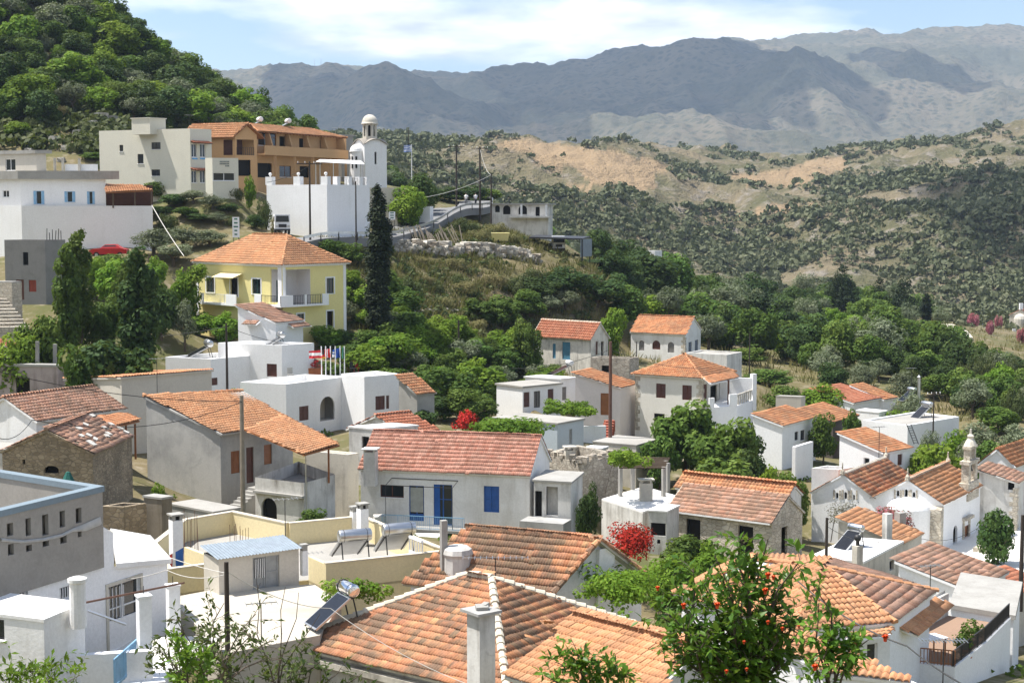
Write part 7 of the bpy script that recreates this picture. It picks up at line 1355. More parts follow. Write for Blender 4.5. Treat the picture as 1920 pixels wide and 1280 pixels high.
for a, b, d, w, k in ((232, 310, 203, 60, 'scrub'), (265, 318, 199, 70, 'broad'), (300, 335, 195, 70, 'broad'), (330, 362, 190, 70, 'dark'), (365, 352, 189, 60, 'olive'), (400, 362, 187, 60, 'olive'), (430, 380, 187, 50, 'dark'), (215, 290, 208, 50, 'dry'), (250, 350, 196, 60, 'olive'), (300, 385, 188, 60, 'dark'), (470, 326, 192, 26, 'bright'), (200, 300, 208, 50, 'scrub'), (180, 285, 212, 50, 'broad'), (225, 335, 200, 60, 'scrub'), (280, 300, 203, 50, 'dark'), (320, 400, 184, 60, 'scrub'), (350, 385, 186, 50, 'broad'), (410, 395, 184, 50, 'olive'), (450, 350, 190, 40, 'scrub'), (480, 400, 184, 40, 'dark'), (500, 370, 186, 40, 'scrub'), (520, 400, 182, 36, 'dry'), (380, 400, 185, 70, 'dark'), (440, 405, 184, 45, 'scrub')): plant(k, a, b, d, w, {'broad': 'green', 'bright': 'light green', 'dark': 'dark', 'olive': 'greyish', 'dry': 'straw coloured', 'scrub': 'dull green'}[k] + ' shrub on the bank below the cream building', 'bank shrubs')
plant('bright', 757, 342, 204, 80, 'bright ivy mound over the rendered wall'); plant('bright', 775, 352, 203, 60, 'ivy trailing down the white garden wall'); plant('dark', 790, 318, 212, 60, 'dark tree behind the ivy wall'); plant('dark', 800, 340, 216, 50, 'dark bushy tree beside the road bend')
plant('dark', 845, 350, 250, 80, 'dark tree beside the two walkers'); plant('dark', 880, 345, 258, 70, 'dark tree behind the roadside poles'); plant('broad', 915, 350, 262, 60, 'tree left of the arched house'); plant('conifer', 728, 428, 186, 22, 'small conifer sprig right of the tall cypress')
# --- shrubby slope in the centre
SL = 'shrub on the dry slope below the stone wall'
for a, b, d, w, k in ((690, 650, 160, 100, 'bright'), (745, 630, 164, 120, 'bright'), (760, 585, 171, 90, 'broad'), (800, 612, 169, 90, 'bright'), (770, 525, 184, 70, 'scrub'), (720, 690, 152, 110, 'broad'), (660, 660, 157, 60, 'broad'), (640, 620, 160, 50, 'broad'), (610, 615, 152, 70, 'bright'), (625, 680, 150, 60, 'broad'), (690, 590, 168, 60, 'dry'), (830, 560, 182, 60, 'dry'), (870, 530, 190, 70, 'dry'), (930, 515, 195, 70, 'dry'), (900, 600, 180, 60, 'dry'), (850, 590, 178, 50, 'dry'), (980, 520, 198, 60, 'scrub'), (940, 560, 188, 90, 'broad'), (990, 548, 192, 80, 'broad'), (900, 565, 184, 70, 'broad'), (1030, 560, 196, 60, 'olive'), (1060, 550, 200, 70, 'olive'), (880, 640, 172, 90, 'broad'), (940, 625, 176, 90, 'bright'), (985, 612, 180, 80, 'bright'), (850, 660, 166, 80, 'broad'), (800, 690, 158, 80, 'broad'), (840, 690, 150, 130, 'broad'), (900, 680, 158, 120, 'bright'), (940, 660, 166, 70, 'broad'), (870, 735, 142, 90, 'broad'), (830, 745, 140, 70, 'dark'), (905, 745, 142, 70, 'broad'), (960, 650, 172, 60, 'dark'), (1000, 660, 184, 50, 'bright'), (770, 720, 146, 60, 'broad'), (815, 535, 187, 40, 'scrub'), (790, 480, 190, 50, 'dry'), (850, 485, 193, 60, 'dry'), (900, 430, 206, 70, 'dry'), (870, 415, 209, 60, 'scrub'), (930, 420, 210, 70, 'dry'), (960, 440, 212, 50, 'dry'), (830, 430, 204, 50, 'scrub'), (620, 455, 180, 60, 'broad'), (660, 462, 180, 60, 'broad'), (635, 475, 174, 50, 'scrub'), (700, 500, 178, 50, 'dry'), (668, 540, 172, 50, 'dry'), (740, 560, 176, 50, 'dry'), (1010, 690, 165, 60, 'bright'), (860, 520, 190, 50, 'scrub'), (960, 530, 194, 60, 'scrub'), (1005, 505, 202, 60, 'scrub'), (800, 520, 188, 50, 'dry'), (750, 515, 186, 40, 'dry')):
    hp = {'broad': .62, 'bright': .62, 'dark': .65, 'olive': .6, 'scrub': .42, 'dry': .34}[k] * w; d2 = hit_ground(a, b + hp, 100); s2 = d2 / FPX
    if abs(d2 - d) > 60: d2 = d; s2 = d / FPX
    plant(k, a, b, d2, w, {'dry': 'straw coloured dry ', 'scrub': 'grey green ', 'olive': 'silvery ', 'dark': 'dark '}.get(k, 'green ') + SL, 'slope shrubs', H=hp * 1.15 * s2)
# --- grove: explicit big trees, then fill
for a, b, d, w, k, lab in ((1140, 480, 232, 150, 'dark', 'big dark tree behind the red roofed cottage'), (1090, 490, 228, 110, 'dark', 'dark green tree left behind the red roofed cottage'), (1200, 470, 240, 140, 'dark', 'tall dark tree between the two hillside cottages'), (1260, 470, 255, 90, 'broad', 'light green tree behind the small white tower'), (1290, 540, 228, 120, 'broad', 'tall broadleaf tree behind the arched window cottage'), (1350, 560, 222, 110, 'broad', 'green tree right of the arched window cottage'), (1440, 535, 236, 140, 'conifer', 'broad dark conifer in the middle of the grove'), (1530, 590, 222, 130, 'conifer', 'largest dark conifer above the red tile house'), (1500, 640, 215, 80, 'dark', 'dark tree left of the largest conifer'), (1580, 490, 320, 70, 'conifer', 'pointed conifer on the grove skyline'), (1650, 515, 310, 55, 'conifer', 'left of two adjoining dark conifers on the skyline'), (1690, 512, 305, 75, 'conifer', 'right of two adjoining dark conifers on the skyline'), (1738, 545, 295, 20, 'cypress', 'thin dark cypress on the bare knoll'), (1865, 662, 205, 75, 'conifer', 'large dark pointed conifer at the right'), (1908, 665, 215, 50, 'conifer', 'dark conifer at the right edge'), (1675, 650, 225, 50, 'conifer', 'slim dark conifer among the olives'), (1405, 650, 200, 80, 'broad', 'broadleaf tree above the balcony house'), (1450, 690, 185, 100, 'broad', 'green tree left of the red tile roof'), (1505, 500, 330, 50, 'olive', 'pale rounded tree on the grove skyline'), (1655, 560, 285, 55, 'broad', 'round green bush tree on the knoll'), (1705, 562, 290, 55, 'olive', 'olive tree casting shade on the bare knoll'), (1765, 570, 300, 45, 'olive', 'olive tree right of the thin cypress'), (1740, 602, 280, 60, 'olive', 'round olive below the bare knoll'), (1190, 545, 250, 80, 'bright', 'bright green sapling beside the dark trees'), (1160, 600, 206, 70, 'bright', 'bright bush between the two hillside cottages')):
    plant(k, a, b, d, w, lab, 'grove trees')
HB = [(BASES[i], ) for i in range(len(BASES))]; bx = np.array([[b[0], b[1]] for b in BASES])
def free(x, y, r): return np.min(np.hypot(bx[:, 0] - x, bx[:, 1] - y)) > r
placed = []
def fill(n, pxr, dr, cond, kinds, hr, wr, label, group, sp=.9, dmin=2.5):
    c = 0; tries = 0
    while c < n and tries < n * 40:
        tries += 1; d = math.exp(random.uniform(math.log(dr[0]), math.log(dr[1]))); px_ = random.uniform(*pxr)
        if not cond(px_, d): continue
        x = (px_ - CXP) / FPX * d; H = random.uniform(*hr); Wm = H * random.uniform(*wr)
        if not free(x, d, dmin + Wm / 2): continue
        if any(abs(x - q_[0]) + abs(d - q_[1]) < sp * (Wm + q_[2]) / 2 for q_ in placed): continue
        placed.append((x, d, Wm)); k = random.choice(kinds); plant(k, px_, 0, d, Wm * FPX / d, label + (' with grey green leaves' if k == 'olive' else ' with dark foliage' if k in ('dark', 'conifer') else ' with light green leaves' if k == 'bright' else ' with mid green leaves' if k == 'broad' else ''), group, x=x, H=H); c += 1
clear = lambda px_, d: not (1660 < px_ < 1800 and 275 < d < 345) and not (1740 < px_ and 235 < d < 470)
fill(150, (1120, 1900), (190, 400), lambda p_, d: clear(p_, d) and d > 185 + (1900 - p_) * .03 and not (p_ < 1330 and d < 216) and (p_ - 1120) > (230 - d) * 3, ['olive', 'olive', 'dark', 'broad', 'dark', 'broad'], (3.8, 7.8), (.75, 1.15), 'valley grove tree', 'valley grove trees', .8)
fill(45, (1440, 1960), (165, 215), lambda p_, d: p_ > 1440 + (215 - d) * 4, ['olive', 'olive', 'broad', 'dark', 'scrub'], (3, 5), (.9, 1.2), 'tree above the right hand houses', 'trees above the right houses', .8)
fill(230, (-60, 640), (224, 305), lambda p_, d: d < 292 + p_ * .02 and not (150 < p_ < 480 and d < 232) and not (p_ > 330 and d < 240), ['broad', 'dark', 'broad', 'dark', 'olive', 'bright'], (3.2, 6.8), (1.0, 1.4), 'tree on the upper left hill', 'hill wood trees', .5)
fill(40, (-60, 600), (222, 300), lambda p_, d: not (150 < p_ < 480 and d < 230) and not (p_ > 330 and d < 240), ['scrub', 'bush', 'dry'], (1.2, 2.2), (1.2, 1.8), 'low scrub bush on the steep hill at upper left', 'hill scrub', .5)
fill(55, (640, 1060), (148, 200), lambda p_, d: d < 172 and d > 150 + (1060 - p_) * .01, ['broad', 'bright', 'broad', 'bright', 'olive'], (1.8, 3.8), (1.1, 1.5), 'young slope tree left of the red roofed cottage', 'slope trees', .6)
fill(60, (1130, 1960), (175, 300), lambda p_, d: clear(p_, d) and d > 180 + (1960 - p_) * .04, ['broad', 'bright', 'dark', 'olive'], (3, 5), (1.0, 1.4), 'undergrowth tree of the valley grove', 'valley undergrowth', .55)
for a, b, d, w, k in ((30, 95, 245, 70, 'conifer'), (200, 45, 262, 45, 'conifer'), (130, 190, 234, 35, 'conifer'), (250, 75, 266, 40, 'conifer'), (490, 165, 288, 60, 'dark'), (540, 195, 280, 70, 'broad'), (575, 202, 276, 60, 'broad'), (450, 160, 285, 70, 'dark'), (40, 225, 218, 60, 'bright'), (520, 200, 270, 60, 'broad')): plant(k, a, b, d, w, {'conifer': 'dark pointed conifer on the wooded hill', 'dark': 'dark tree on the hill above the hotel roof', 'broad': 'green tree on the hill shoulder right of the hotel tanks', 'bright': 'light green tree on the hill edge at far left'}[k], 'hill landmark trees')
fill(60, (640, 1080), (300, 460), lambda p_, d: True, ['broad', 'dark', 'olive', 'broad'], (4, 7), (.9, 1.2), 'tree on the green slope behind the road', 'far slope trees', .7)
# --- village greenery between the houses
for a, b, d, w, k, lab in ((1290, 735, 128, 150, 'broad', 'big leafy walnut tree in front of the hipped house'), (1370, 768, 122, 150, 'broad', 'walnut tree right of the concrete store'), (1400, 790, 128, 90, 'dark', 'dark leafy tree below the balcony block'), (1840, 785, 150, 90, 'olive', 'grey olive above the gabled house'), (1880, 755, 160, 90, 'broad', 'green tree right above the flat tile-edged house'), (1800, 800, 145, 60, 'bright', 'light tree right of the ladder house'), (1912, 790, 150, 80, 'olive', 'olive at the right edge above the gabled house'), (1862, 812, 140, 70, 'broad', 'low tree behind the bell gable finial'), (1240, 800, 124, 80, 'broad', 'shrubby tree left of the walnut trees'), (1420, 830, 118, 90, 'dark', 'dark tree left of the white cottage steps'), (1360, 855, 112, 160, 'broad', 'dense round tree above the brown tile roof'), (1450, 870, 112, 90, 'bright', 'light shrub right of the dense round tree'), (1490, 870, 114, 80, 'broad', 'shrub below the white balustraded terrace'), (1550, 770, 142, 60, 'broad', 'green tree between the two orange roofed cottages'), (1770, 822, 126, 120, 'bright', 'bright green tree behind the twin-nave church'), (1735, 845, 124, 80, 'bright', 'bright shrub left of the bell gable tree'), (1820, 815, 135, 60, 'olive', 'grey green tree behind the bell gable'), (1885, 945, 106, 80, 'dark', 'dark round bush before the stained annex'), (1540, 715, 172, 110, 'bright', 'creeper mass on the red tile house'), (1480, 720, 172, 90, 'broad', 'bush left of the creeper roof'), (1690, 765, 160, 70, 'bright', 'creeper beside the steel chimney'), (1750, 790, 140, 50, 'olive', 'olive by the ladder house'), (1110, 905, 100, 40, 'dark', 'dark climbing shrub beside the porch annex'), (1100, 920, 97, 40, 'dark', 'leafy shrub by the green gate'), (585, 950, 92, 70, 'broad', 'round bush below the tiled porch'), (285, 895, 84, 45, 'bright', 'shrub beside the cistern'), (430, 722, 134, 80, 'bright', 'clipped green hedge below the dark pole'), (645, 740, 140, 30, 'dark', 'dark creeper beside the arched window'), (905, 780, 128, 80, 'broad', 'bush behind the vine arbour'), (795, 765, 132, 60, 'dark', 'dark tree behind the red lean-to'), (960, 790, 124, 60, 'bright', 'vine shoots at the blue grey house'), (1300, 985, 90, 120, 'broad', 'leafy shrub before the stone cottage'), (1265, 1030, 80, 120, 'bright', 'pomegranate hedge left of the orange hipped roof'), (1330, 1010, 86, 100, 'bright', 'light green shrub under the stone cottage wall'), (1410, 1020, 84, 110, 'broad', 'shrub right below the stone cottage'), (1600, 760, 150, 40, 'broad', 'bush by the dark walled house'), (700, 640, 156, 60, 'broad', 'shrub left below the cypress')):
    plant(k, a, b, d, w, lab)
def mound(name, lab, pts, n, size, mat, cat, thick=.5, z=None, sag=.2):
    """leafy mat (vine on a pergola, hedge, climber) over a patch given by photograph points at depth"""
    P3 = [P(*p) for p in pts]; c0 = sum(P3, Vector()) / len(P3); cen = []
    for _ in range(max(12, n // 50)):
        w = RNG.dirichlet(np.ones(len(P3)) * .9); p = sum((P3[i] * float(w[i]) for i in range(len(P3))), Vector()); cen.append((p.x - c0.x + random.gauss(0, .15), p.y - c0.y + random.gauss(0, .15), p.z - c0.z + random.gauss(0, sag)))
    cen = np.array(cen); v, f_, t = leaves(cen, np.full(len(cen), thick) * (.6 + .8 * RNG.random(len(cen))), n, size, up=.6, flat_=.7); T = thing(name, tuple(c0), lab, cat); me = np_mesh('foliage', v, f_, t); link('foliage', me, mat, T)
    q = MB(); e_ = P3[0]; q.tube([e_ + V(0, .2, -2.2), lerp(e_, c0, .3) + V(0, .2, -.4), c0 - V(0, 0, .1)], .035, 5, .02); q.build('stem', BARK, T); return T
mound('vine_arbour', 'bright vine arbour between the pink tiled roof and the blue grey house', [(868, 808, 115), (1010, 806, 116), (1035, 795, 122), (900, 785, 123), (950, 800, 119)], 5200, .26, LEAF['bright'], 'vine', .55)
mound('vine', 'vine over the terrace in front of the shuttered doors', [(1012, 765, 139), (1120, 772, 141), (1110, 760, 146), (1030, 758, 145)], 2600, .26, LEAF['bright'], 'vine', .4)
mound('vine', 'vine trailing over the concrete pergola', [(1135, 866, 107), (1215, 862, 108), (1200, 852, 112), (1150, 858, 110)], 1900, .24, LEAF['bright'], 'vine', .4)
mound('vine_canopy', 'bright green vine canopy right of the white gable', [(1050, 1095, 66), (1140, 1105, 60), (1230, 1100, 62), (1260, 1060, 70), (1180, 1085, 66), (1080, 1105, 64), (1200, 1140, 58)], 7000, .17, LEAF['bright'], 'vine', .4)
mound('shrub', 'green weeds between the house roofs above the polished water heater', [(590, 1110, 60), (612, 1095, 62), (700, 1105, 61), (735, 1100, 62)], 1300, .15, LEAF['bright'], 'shrub', .25)
mound('bougainvillea', 'crimson bougainvillea before the bread oven', [(1150, 1005, 84), (1180, 990, 86), (1205, 1020, 82), (1175, 1040, 80), (1220, 1000, 86)], 3000, .16, LEAF['red'], 'bougainvillea', .5)
mound('oleander', 'pink oleander in front of the church apse', [(1640, 955, 102), (1670, 960, 101), (1700, 985, 99), (1720, 1000, 98), (1655, 965, 100)], 3600, .17, LEAF['pink'], 'oleander', .5)
mound('rose_bush', 'pale flowering bush against the left church gable', [(1560, 955, 104), (1590, 950, 104), (1620, 962, 103), (1555, 975, 102)], 900, .12, LEAF['pale'], 'bush', .5)
mound('bougainvillea', 'red flowering creeper at the left of the vine arbour', [(845, 800, 117), (880, 785, 121), (895, 775, 124), (870, 795, 118)], 1100, .18, LEAF['red'], 'creeper', .45); mound('creeper', 'dark creeper cascading on the white garden wall', [(742, 375, 201), (770, 382, 201), (760, 400, 200), (775, 365, 202)], 1900, .28, LEAF['bright'], 'ivy', .7)
mound('creeper', 'grape creeper hanging on the left side of the yellow house', [(372, 505, 160), (392, 500, 160), (365, 530, 160), (350, 520, 162)], 1200, .26, LEAF['bright'], 'vine', .6)
for T, p, h, r in POTS:
    c, rr = clumps(7, r * 1.4, .3 + h, h + .5, .22); v, f_, t = leaves(c, rr, 260, .14); me = np_mesh('foliage', v, f_, t); link('foliage', me, LEAF['broad'] if 'flower' not in T['label'] else LEAF['red'], T)
# --- far hillside scrub: nobody can count it, one object
def far_scrub(n, pxr, dr, size, name, lab_mat, cond, leaf):
    u = RNG.random(n); d = np.exp(np.log(dr[0]) + u * (np.log(dr[1]) - np.log(dr[0]))); px_ = pxr[0] + RNG.random(n) * (pxr[1] - pxr[0]); x = (px_ - CXP) / FPX * d; dens = fbm(x / 60, d / 60, 4, 31)
    keep = dens + RNG.random(n) * .22 > .605 + .09 * np.clip((d - 700) / 150, 0, 1) * np.clip((px_ - 900) / 100, 0, 1) - .13 * np.clip((1000 - px_) / 150, 0, 1) - .055 * np.clip((px_ - 1250) / 100, 0, 1); x, d = x[keep], d[keep]; z = ground_z(x, d); s = size * (.35 + RNG.random(len(x)) ** 3 * 2.2) * np.clip(d / 800, .6, 1); qz = z - ZC; c = d * CT - qz * ST; ppx = CXP + FPX * x / c; ppy = CYP - FPX * (d * ST + qz * CT) / c
    ok = (pmask(ppx, ppy, FIELDS) < .5) | (RNG.random(len(x)) < .03); x, d, z, s = x[ok], d[ok], z[ok], s[ok]
    cen = np.stack([x, d, z + s * .35], 1); m = leaf; n2 = len(x); dd = RNG.normal(size=(n2, m, 3)); dd /= np.linalg.norm(dd, axis=2)[..., None]; dd[..., 2] = np.abs(dd[..., 2]) * .9 - .15
    p = cen[:, None] + dd * s[:, None, None] * (.55 + .5 * RNG.random((n2, m, 1))) * np.array([1, 1, .8]); nr_ = dd + RNG.normal(size=dd.shape) * .4; nr_ /= np.linalg.norm(nr_, axis=2)[..., None]; t = np.cross(nr_, RNG.normal(size=dd.shape)); t /= np.linalg.norm(t, axis=2)[..., None]; b = np.cross(nr_, t); ls = s[:, None, None] * .4
    v = np.stack([p - t * ls, p + b * ls * .7, p + t * ls, p - b * ls * .7], 2).reshape(-1, 3); tint = np.repeat(np.clip(RNG.random((n2, 1)) * .55 + RNG.random((n2, m)) * .4, 0, 1).ravel(), 4)
    me = np_mesh(name, v, np.arange(len(v)).reshape(-1, 4), tint); o = link(name, me, lab_mat, None, 'stuff'); return o
far_scrub(52000, (600, 2050), (430, 1150), 1.65, 'hillside_scrub', leafmat('far_scrub_green', (.07, .082, .042), (.115, .125, .066), (.165, .165, .095), .1), None, 17)
far_scrub(4200, (1000, 2000), (380, 620), 1.9, 'valley_scrub', bpy.data.materials['far_scrub_green'], None, 20)

# scrub mass of the near hill and dry grass of the slope
def cover(name, n, pxr, dr, size, mat, leaf, thr, cond=None, flatk=.8, asp=.7, blade=False):
    d = np.exp(np.log(dr[0]) + RNG.random(n) * (np.log(dr[1]) - np.log(dr[0]))); px_ = pxr[0] + RNG.random(n) * (pxr[1] - pxr[0]); x = (px_ - CXP) / FPX * d; keep = fbm(x / 9, d / 9, 4, 41) + RNG.random(n) * .2 > thr
    if cond is not None: keep &= cond(px_, d)
    x, d = x[keep], d[keep]; nb = np.array([np.min((bx[:, 0] - a) ** 2 + (bx[:, 1] - b) ** 2) > 9 for a, b in zip(x, d)]); x, d = x[nb], d[nb]; z = ground_z(x, d); s = size * (.5 + RNG.random(len(x))); cen = np.stack([x, d, z], 1); n2 = len(x)
    dd = RNG.normal(size=(n2, leaf, 3)); dd /= np.linalg.norm(dd, axis=2)[..., None]; dd[..., 2] = np.abs(dd[..., 2])
    if blade:
        base = cen[:, None] + dd * s[:, None, None] * np.array([.8, .8, 0]); tip = base + (dd * np.array([.5, .5, .25]) + np.array([0, 0, .8])) * s[:, None, None]; sd = np.cross(tip - base, RNG.normal(size=dd.shape)); sd /= np.linalg.norm(sd, axis=2)[..., None]; sd *= s[:, None, None] * .09
        v = np.stack([base - sd, base + sd, tip + sd * .2, tip - sd * .2], 2).reshape(-1, 3)
    else:
        p = cen[:, None] + dd * s[:, None, None] * (.6 + .45 * RNG.random((n2, leaf, 1))) * np.array([1, 1, flatk]); nr_ = dd + RNG.normal(size=dd.shape) * .5; nr_ /= np.linalg.norm(nr_, axis=2)[..., None]; t = np.cross(nr_, RNG.normal(size=dd.shape)); t /= np.linalg.norm(t, axis=2)[..., None]; b = np.cross(nr_, t); ls = s[:, None, None] * .3
        v = np.stack([p - t * ls, p + b * ls * asp, p + t * ls, p - b * ls * asp], 2).reshape(-1, 3)
    tint = np.repeat(np.clip(RNG.random((n2, 1)) * .55 + RNG.random((n2, leaf)) * .4, 0, 1).ravel(), 4); link(name, np_mesh(name, v, np.arange(len(v)).reshape(-1, 4), tint), mat, None, 'stuff')
offroad = lambda p_, d: True
cover('hill_undergrowth', 2600, (-80, 640), (214, 310), 1.2, LEAF['scrub'], 34, .45)
cover('dry_grass', 5200, (560, 1150), (160, 225), .55, LEAF['dry'], 12, .42, lambda p_, d: ~((p_ < 920) & (d > 176 + (p_ - 560) * .12)), blade=True)
cover('slope_herbs', 1500, (620, 1150), (150, 215), .7, LEAF['scrub'], 22, .55, lambda p_, d: ~((p_ < 920) & (d > 174 + (p_ - 560) * .12)))
cover('village_weeds', 1600, (-50, 1950), (45, 160), .45, LEAF['broad'], 24, .55)
cover('grove_grass', 3200, (1100, 1960), (165, 420), .7, LEAF['dry'], 9, .45, blade=True)

for a, b, d, w, k, lab in ((1010, 520, 192, 90, 'dark', 'dark tree left above the red roofed cottage'), (1060, 500, 196, 110, 'dark', 'broad dark tree right below the carport'), (1120, 510, 200, 110, 'dark', 'dark tree standing over the red roofed cottage'), (1170, 530, 202, 90, 'broad', 'green tree between the cottages on the rise'), (985, 590, 170, 70, 'broad', 'rounded tree left of the red roofed cottage'), (1150, 570, 184, 60, 'bright', 'fresh green tree right of the red roofed cottage')): plant(k, a, b, d, w, lab, 'trees round the red roofed cottage')
# ------------------------------------------------------------------ poles, wires, vehicles, people, near plants
pl1 = pole(456, 741, 962, 94, 'thick pale concrete-wood utility pole in front of the grey cement house', .16, POLEL)
pl2 = pole(426, 606, 722, 138, 'dark utility pole before the white cubic house', .12)
pl3 = pole(1144, 640, 812, 128, 'reddish brown utility pole beside the pale pink house', .16, plain('red_brown_pole', (.14, .075, .055), .85))
pl4 = pole(860, 600, 660, 166, 'short dark pole among the bushes of the centre slope', .12)
pl5 = pole(582, 303, 470, 176, 'wooden roadside utility pole with crossarm before the white terrace', .13, None, 1.4, .2)
pl6 = pole(668, 340, 470, 178, 'slim dark pole against the white terrace wall', .1)
pl7 = pole(856, 272, 400, 232, 'left of the tall roadside poles carrying a crossarm', .15, None, 1.2, .1); pl8 = pole(900, 275, 402, 226, 'right of the tall roadside poles carrying a crossarm', .16, None, 1.2, .1); pl9 = pole(921, 325, 410, 222, 'shorter dark pole left of the arched house', .12)
pl10 = pole(1549, 970, 1060, 84, 'dark utility pole beside the white flat roof', .1); pl11 = pole(1914, 965, 1108, 78, 'dark utility pole at the right edge on the plaza', .13); pl12 = pole(428, 1053, 1290, 45, 'dark weathered pole wrapped with leaves at bottom left', .09); pl13 = pole(1193, 640, 730, 172, 'thin grey pole beside the hipped house', .07); pl14 = pole(1405, 625, 700, 186, 'dark thin pole in the trees right of the hipped house', .09); pl15 = pole(1750, 735, 790, 150, 'wooden pole with crossbar on the flat tile-edged house', .08, None, .8, .4); pl16 = pole(766, 240, 262, 230, 'tv mast beside the church', .05)
T1 = P(456, 752, 94)
for a, b, d, lab, sg in ((0, 690, 84, 'black cable from the pale pole to the far left house', .5), (20, 790, 80, 'lower black cable from the pale pole across the stone house', .9)): wire([T1, P(-30, b, d)] if b == 690 else [T1, P(60, 787, 82), P(-40, 792, 76)], lab, .02, sg)
wire([P(426, 612, 138), P(40, 620, 135)], 'cable from the dark pole towards the ruin', .02, .8); wire([P(426, 612, 138), P(600, 648, 152)], 'cable from the dark pole to the flag terrace', .02, .5); wire([P(285, 385, 180), P(345, 480, 168)], 'pale guy wire from the retaining wall down to the garden', .05, .2, WIREL)
wire([P(428, 1075, 45), P(313, 1068, 55), P(150, 1085, 60)], 'pale cable from the weathered pole to the white house', .013, .2, WIREL); wire([P(428, 1072, 45), P(620, 1140, 52), P(900, 1290, 50)], 'pale cable crossing the hipped red roof', .012, .25, WIREL); wire([P(428, 1075, 45), P(190, 985, 56)], 'thin cable from the weathered pole to the grey storey', .012, .2, WIREL)
wire([P(1549, 985, 84), P(1700, 1000, 95), P(1840, 985, 108)], 'cable from the dark pole to the church wall', .015, .7); wire([P(1470, 1065, 50), P(1700, 1210, 46), P(1960, 1340, 40)], 'thick black cable sweeping across the terrace at lower right', .025, .3); wire([P(856, 276, 232), P(900, 279, 226)], 'short span between the two tall roadside poles', .025, .3); wire([P(900, 279, 226), P(921, 328, 222), P(740, 375, 200)], 'pale cable from the tall pole to the ivy wall', .03, .8, WIREL); wire([P(1144, 655, 128), P(960, 690, 150)], 'cable from the brown pole to the solar collector roof', .02, .5); wire([P(1144, 655, 128), P(1330, 690, 150)], 'cable from the brown pole to the hipped house', .02, .5); wire([P(582, 310, 176), P(500, 342, 187)], 'cable from the roadside pole to the terrace', .025, .3)
# tv aerials
def aerial(px, py0, py1, d, lab, yaw=.3, n=6, ln=1.1):
    b, t = P(px, py1, d), P(px, py0, d); T = thing('tv_aerial', tuple(b), lab, 'aerial', 'tv aerials'); q = MB(); q.tube([b - V(0, 0, .3), (b.x, b.y, t.z)], .022, 5); q.build('mast', DKMET, T); q = MB(); f = V(math.cos(yaw), math.sin(yaw), 0); s = V(-f.y, f.x, 0); q.bar(t - f * ln / 2, t + f * ln / 2, .03)
    for i in range(n): p = t + f * ln * (i / (n - 1) - .5); q.bar(p - s * .3, p + s * .3, .02)
    q.build('boom', METAL, T)
for a in ((295, 672, 742, 112, 'thin aerial mast on the beige house'), (535, 935, 1000, 73, 'tall aerial mast on the yellow roof terrace'), (929, 1045, 1085, 63, 'aerial lying above the patchy tile roof', 0, 12, 2.6), (355, 216, 242, 194, 'tv aerial on the cream building'), (630, 240, 262, 228, 'aerial on the unfinished house'), (1648, 800, 850, 122, 'thin mast at the bright white house'), (1708, 690, 760, 170, 'thin mast behind the flat roof'), (1744, 1060, 1105, 72, 'thin mast before the plaza roof'), (1768, 1200, 1270, 55, 'clothes line rod on the terrace', 0, 14, 1.6), (490, 1130, 1185, 56, 'short iron rod standing in the pale yard')): aerial(*a)
# guard rail and signs along the road
GR = thing('guard_rail', tuple(rd_r[10]), 'metal guard rail along the outer edge of the road', 'guard rail'); q = MB()
for i in range(6, 38): q.bar(rd_r[i] + V(0, 0, .55), rd_r[i + 1] + V(0, 0, .55), .06, .3)
q.build('rail', METAL, GR)
for i in range(6, 38, 2): q = MB(); q.bar(rd_r[i] - V(0, 0, .3), rd_r[i] + V(0, 0, .6), .12); q.build('post', DKMET, GR)
def board(px, y0, y1, yb, w, d, lab, name='road_sign', lines=5, m=None):
    t, b2, g_ = P(px, y0, d), P(px, y1, d), P(px, yb, d); T = thing(name, tuple(g_), lab, 'sign'); wm = w * d / FPX; q = MB(); q.box((t.x, t.y, b2.z), wm, .06, t.z - b2.z, -.1); q.build('board', WHITE2, T)
    for sx in (-.35, .35): q = MB(); q.bar((t.x + sx * wm, t.y + .06, g_.z - .5), (t.x + sx * wm, t.y + .06, t.z - .1), .06); q.build('post', DKMET, T)
    for i in range(lines): q = MB(); zz = lerp(b2.z, t.z, (i + .6) / (lines + .3)); q.box((t.x, t.y - .045, zz), wm * random.uniform(.4, .8), .02, (t.z - b2.z) / lines * .35, -.1); q.build('lettering', m or plain('green_lettering', (.05, .16, .12), .6), T)
board(442, 407, 445, 470, 13, 176, 'tall narrow white roadside sign with green lines of lettering', lines=5); board(735, 397, 412, 428, 12, 192, 'small white rectangular sign beside the cypress', lines=3)
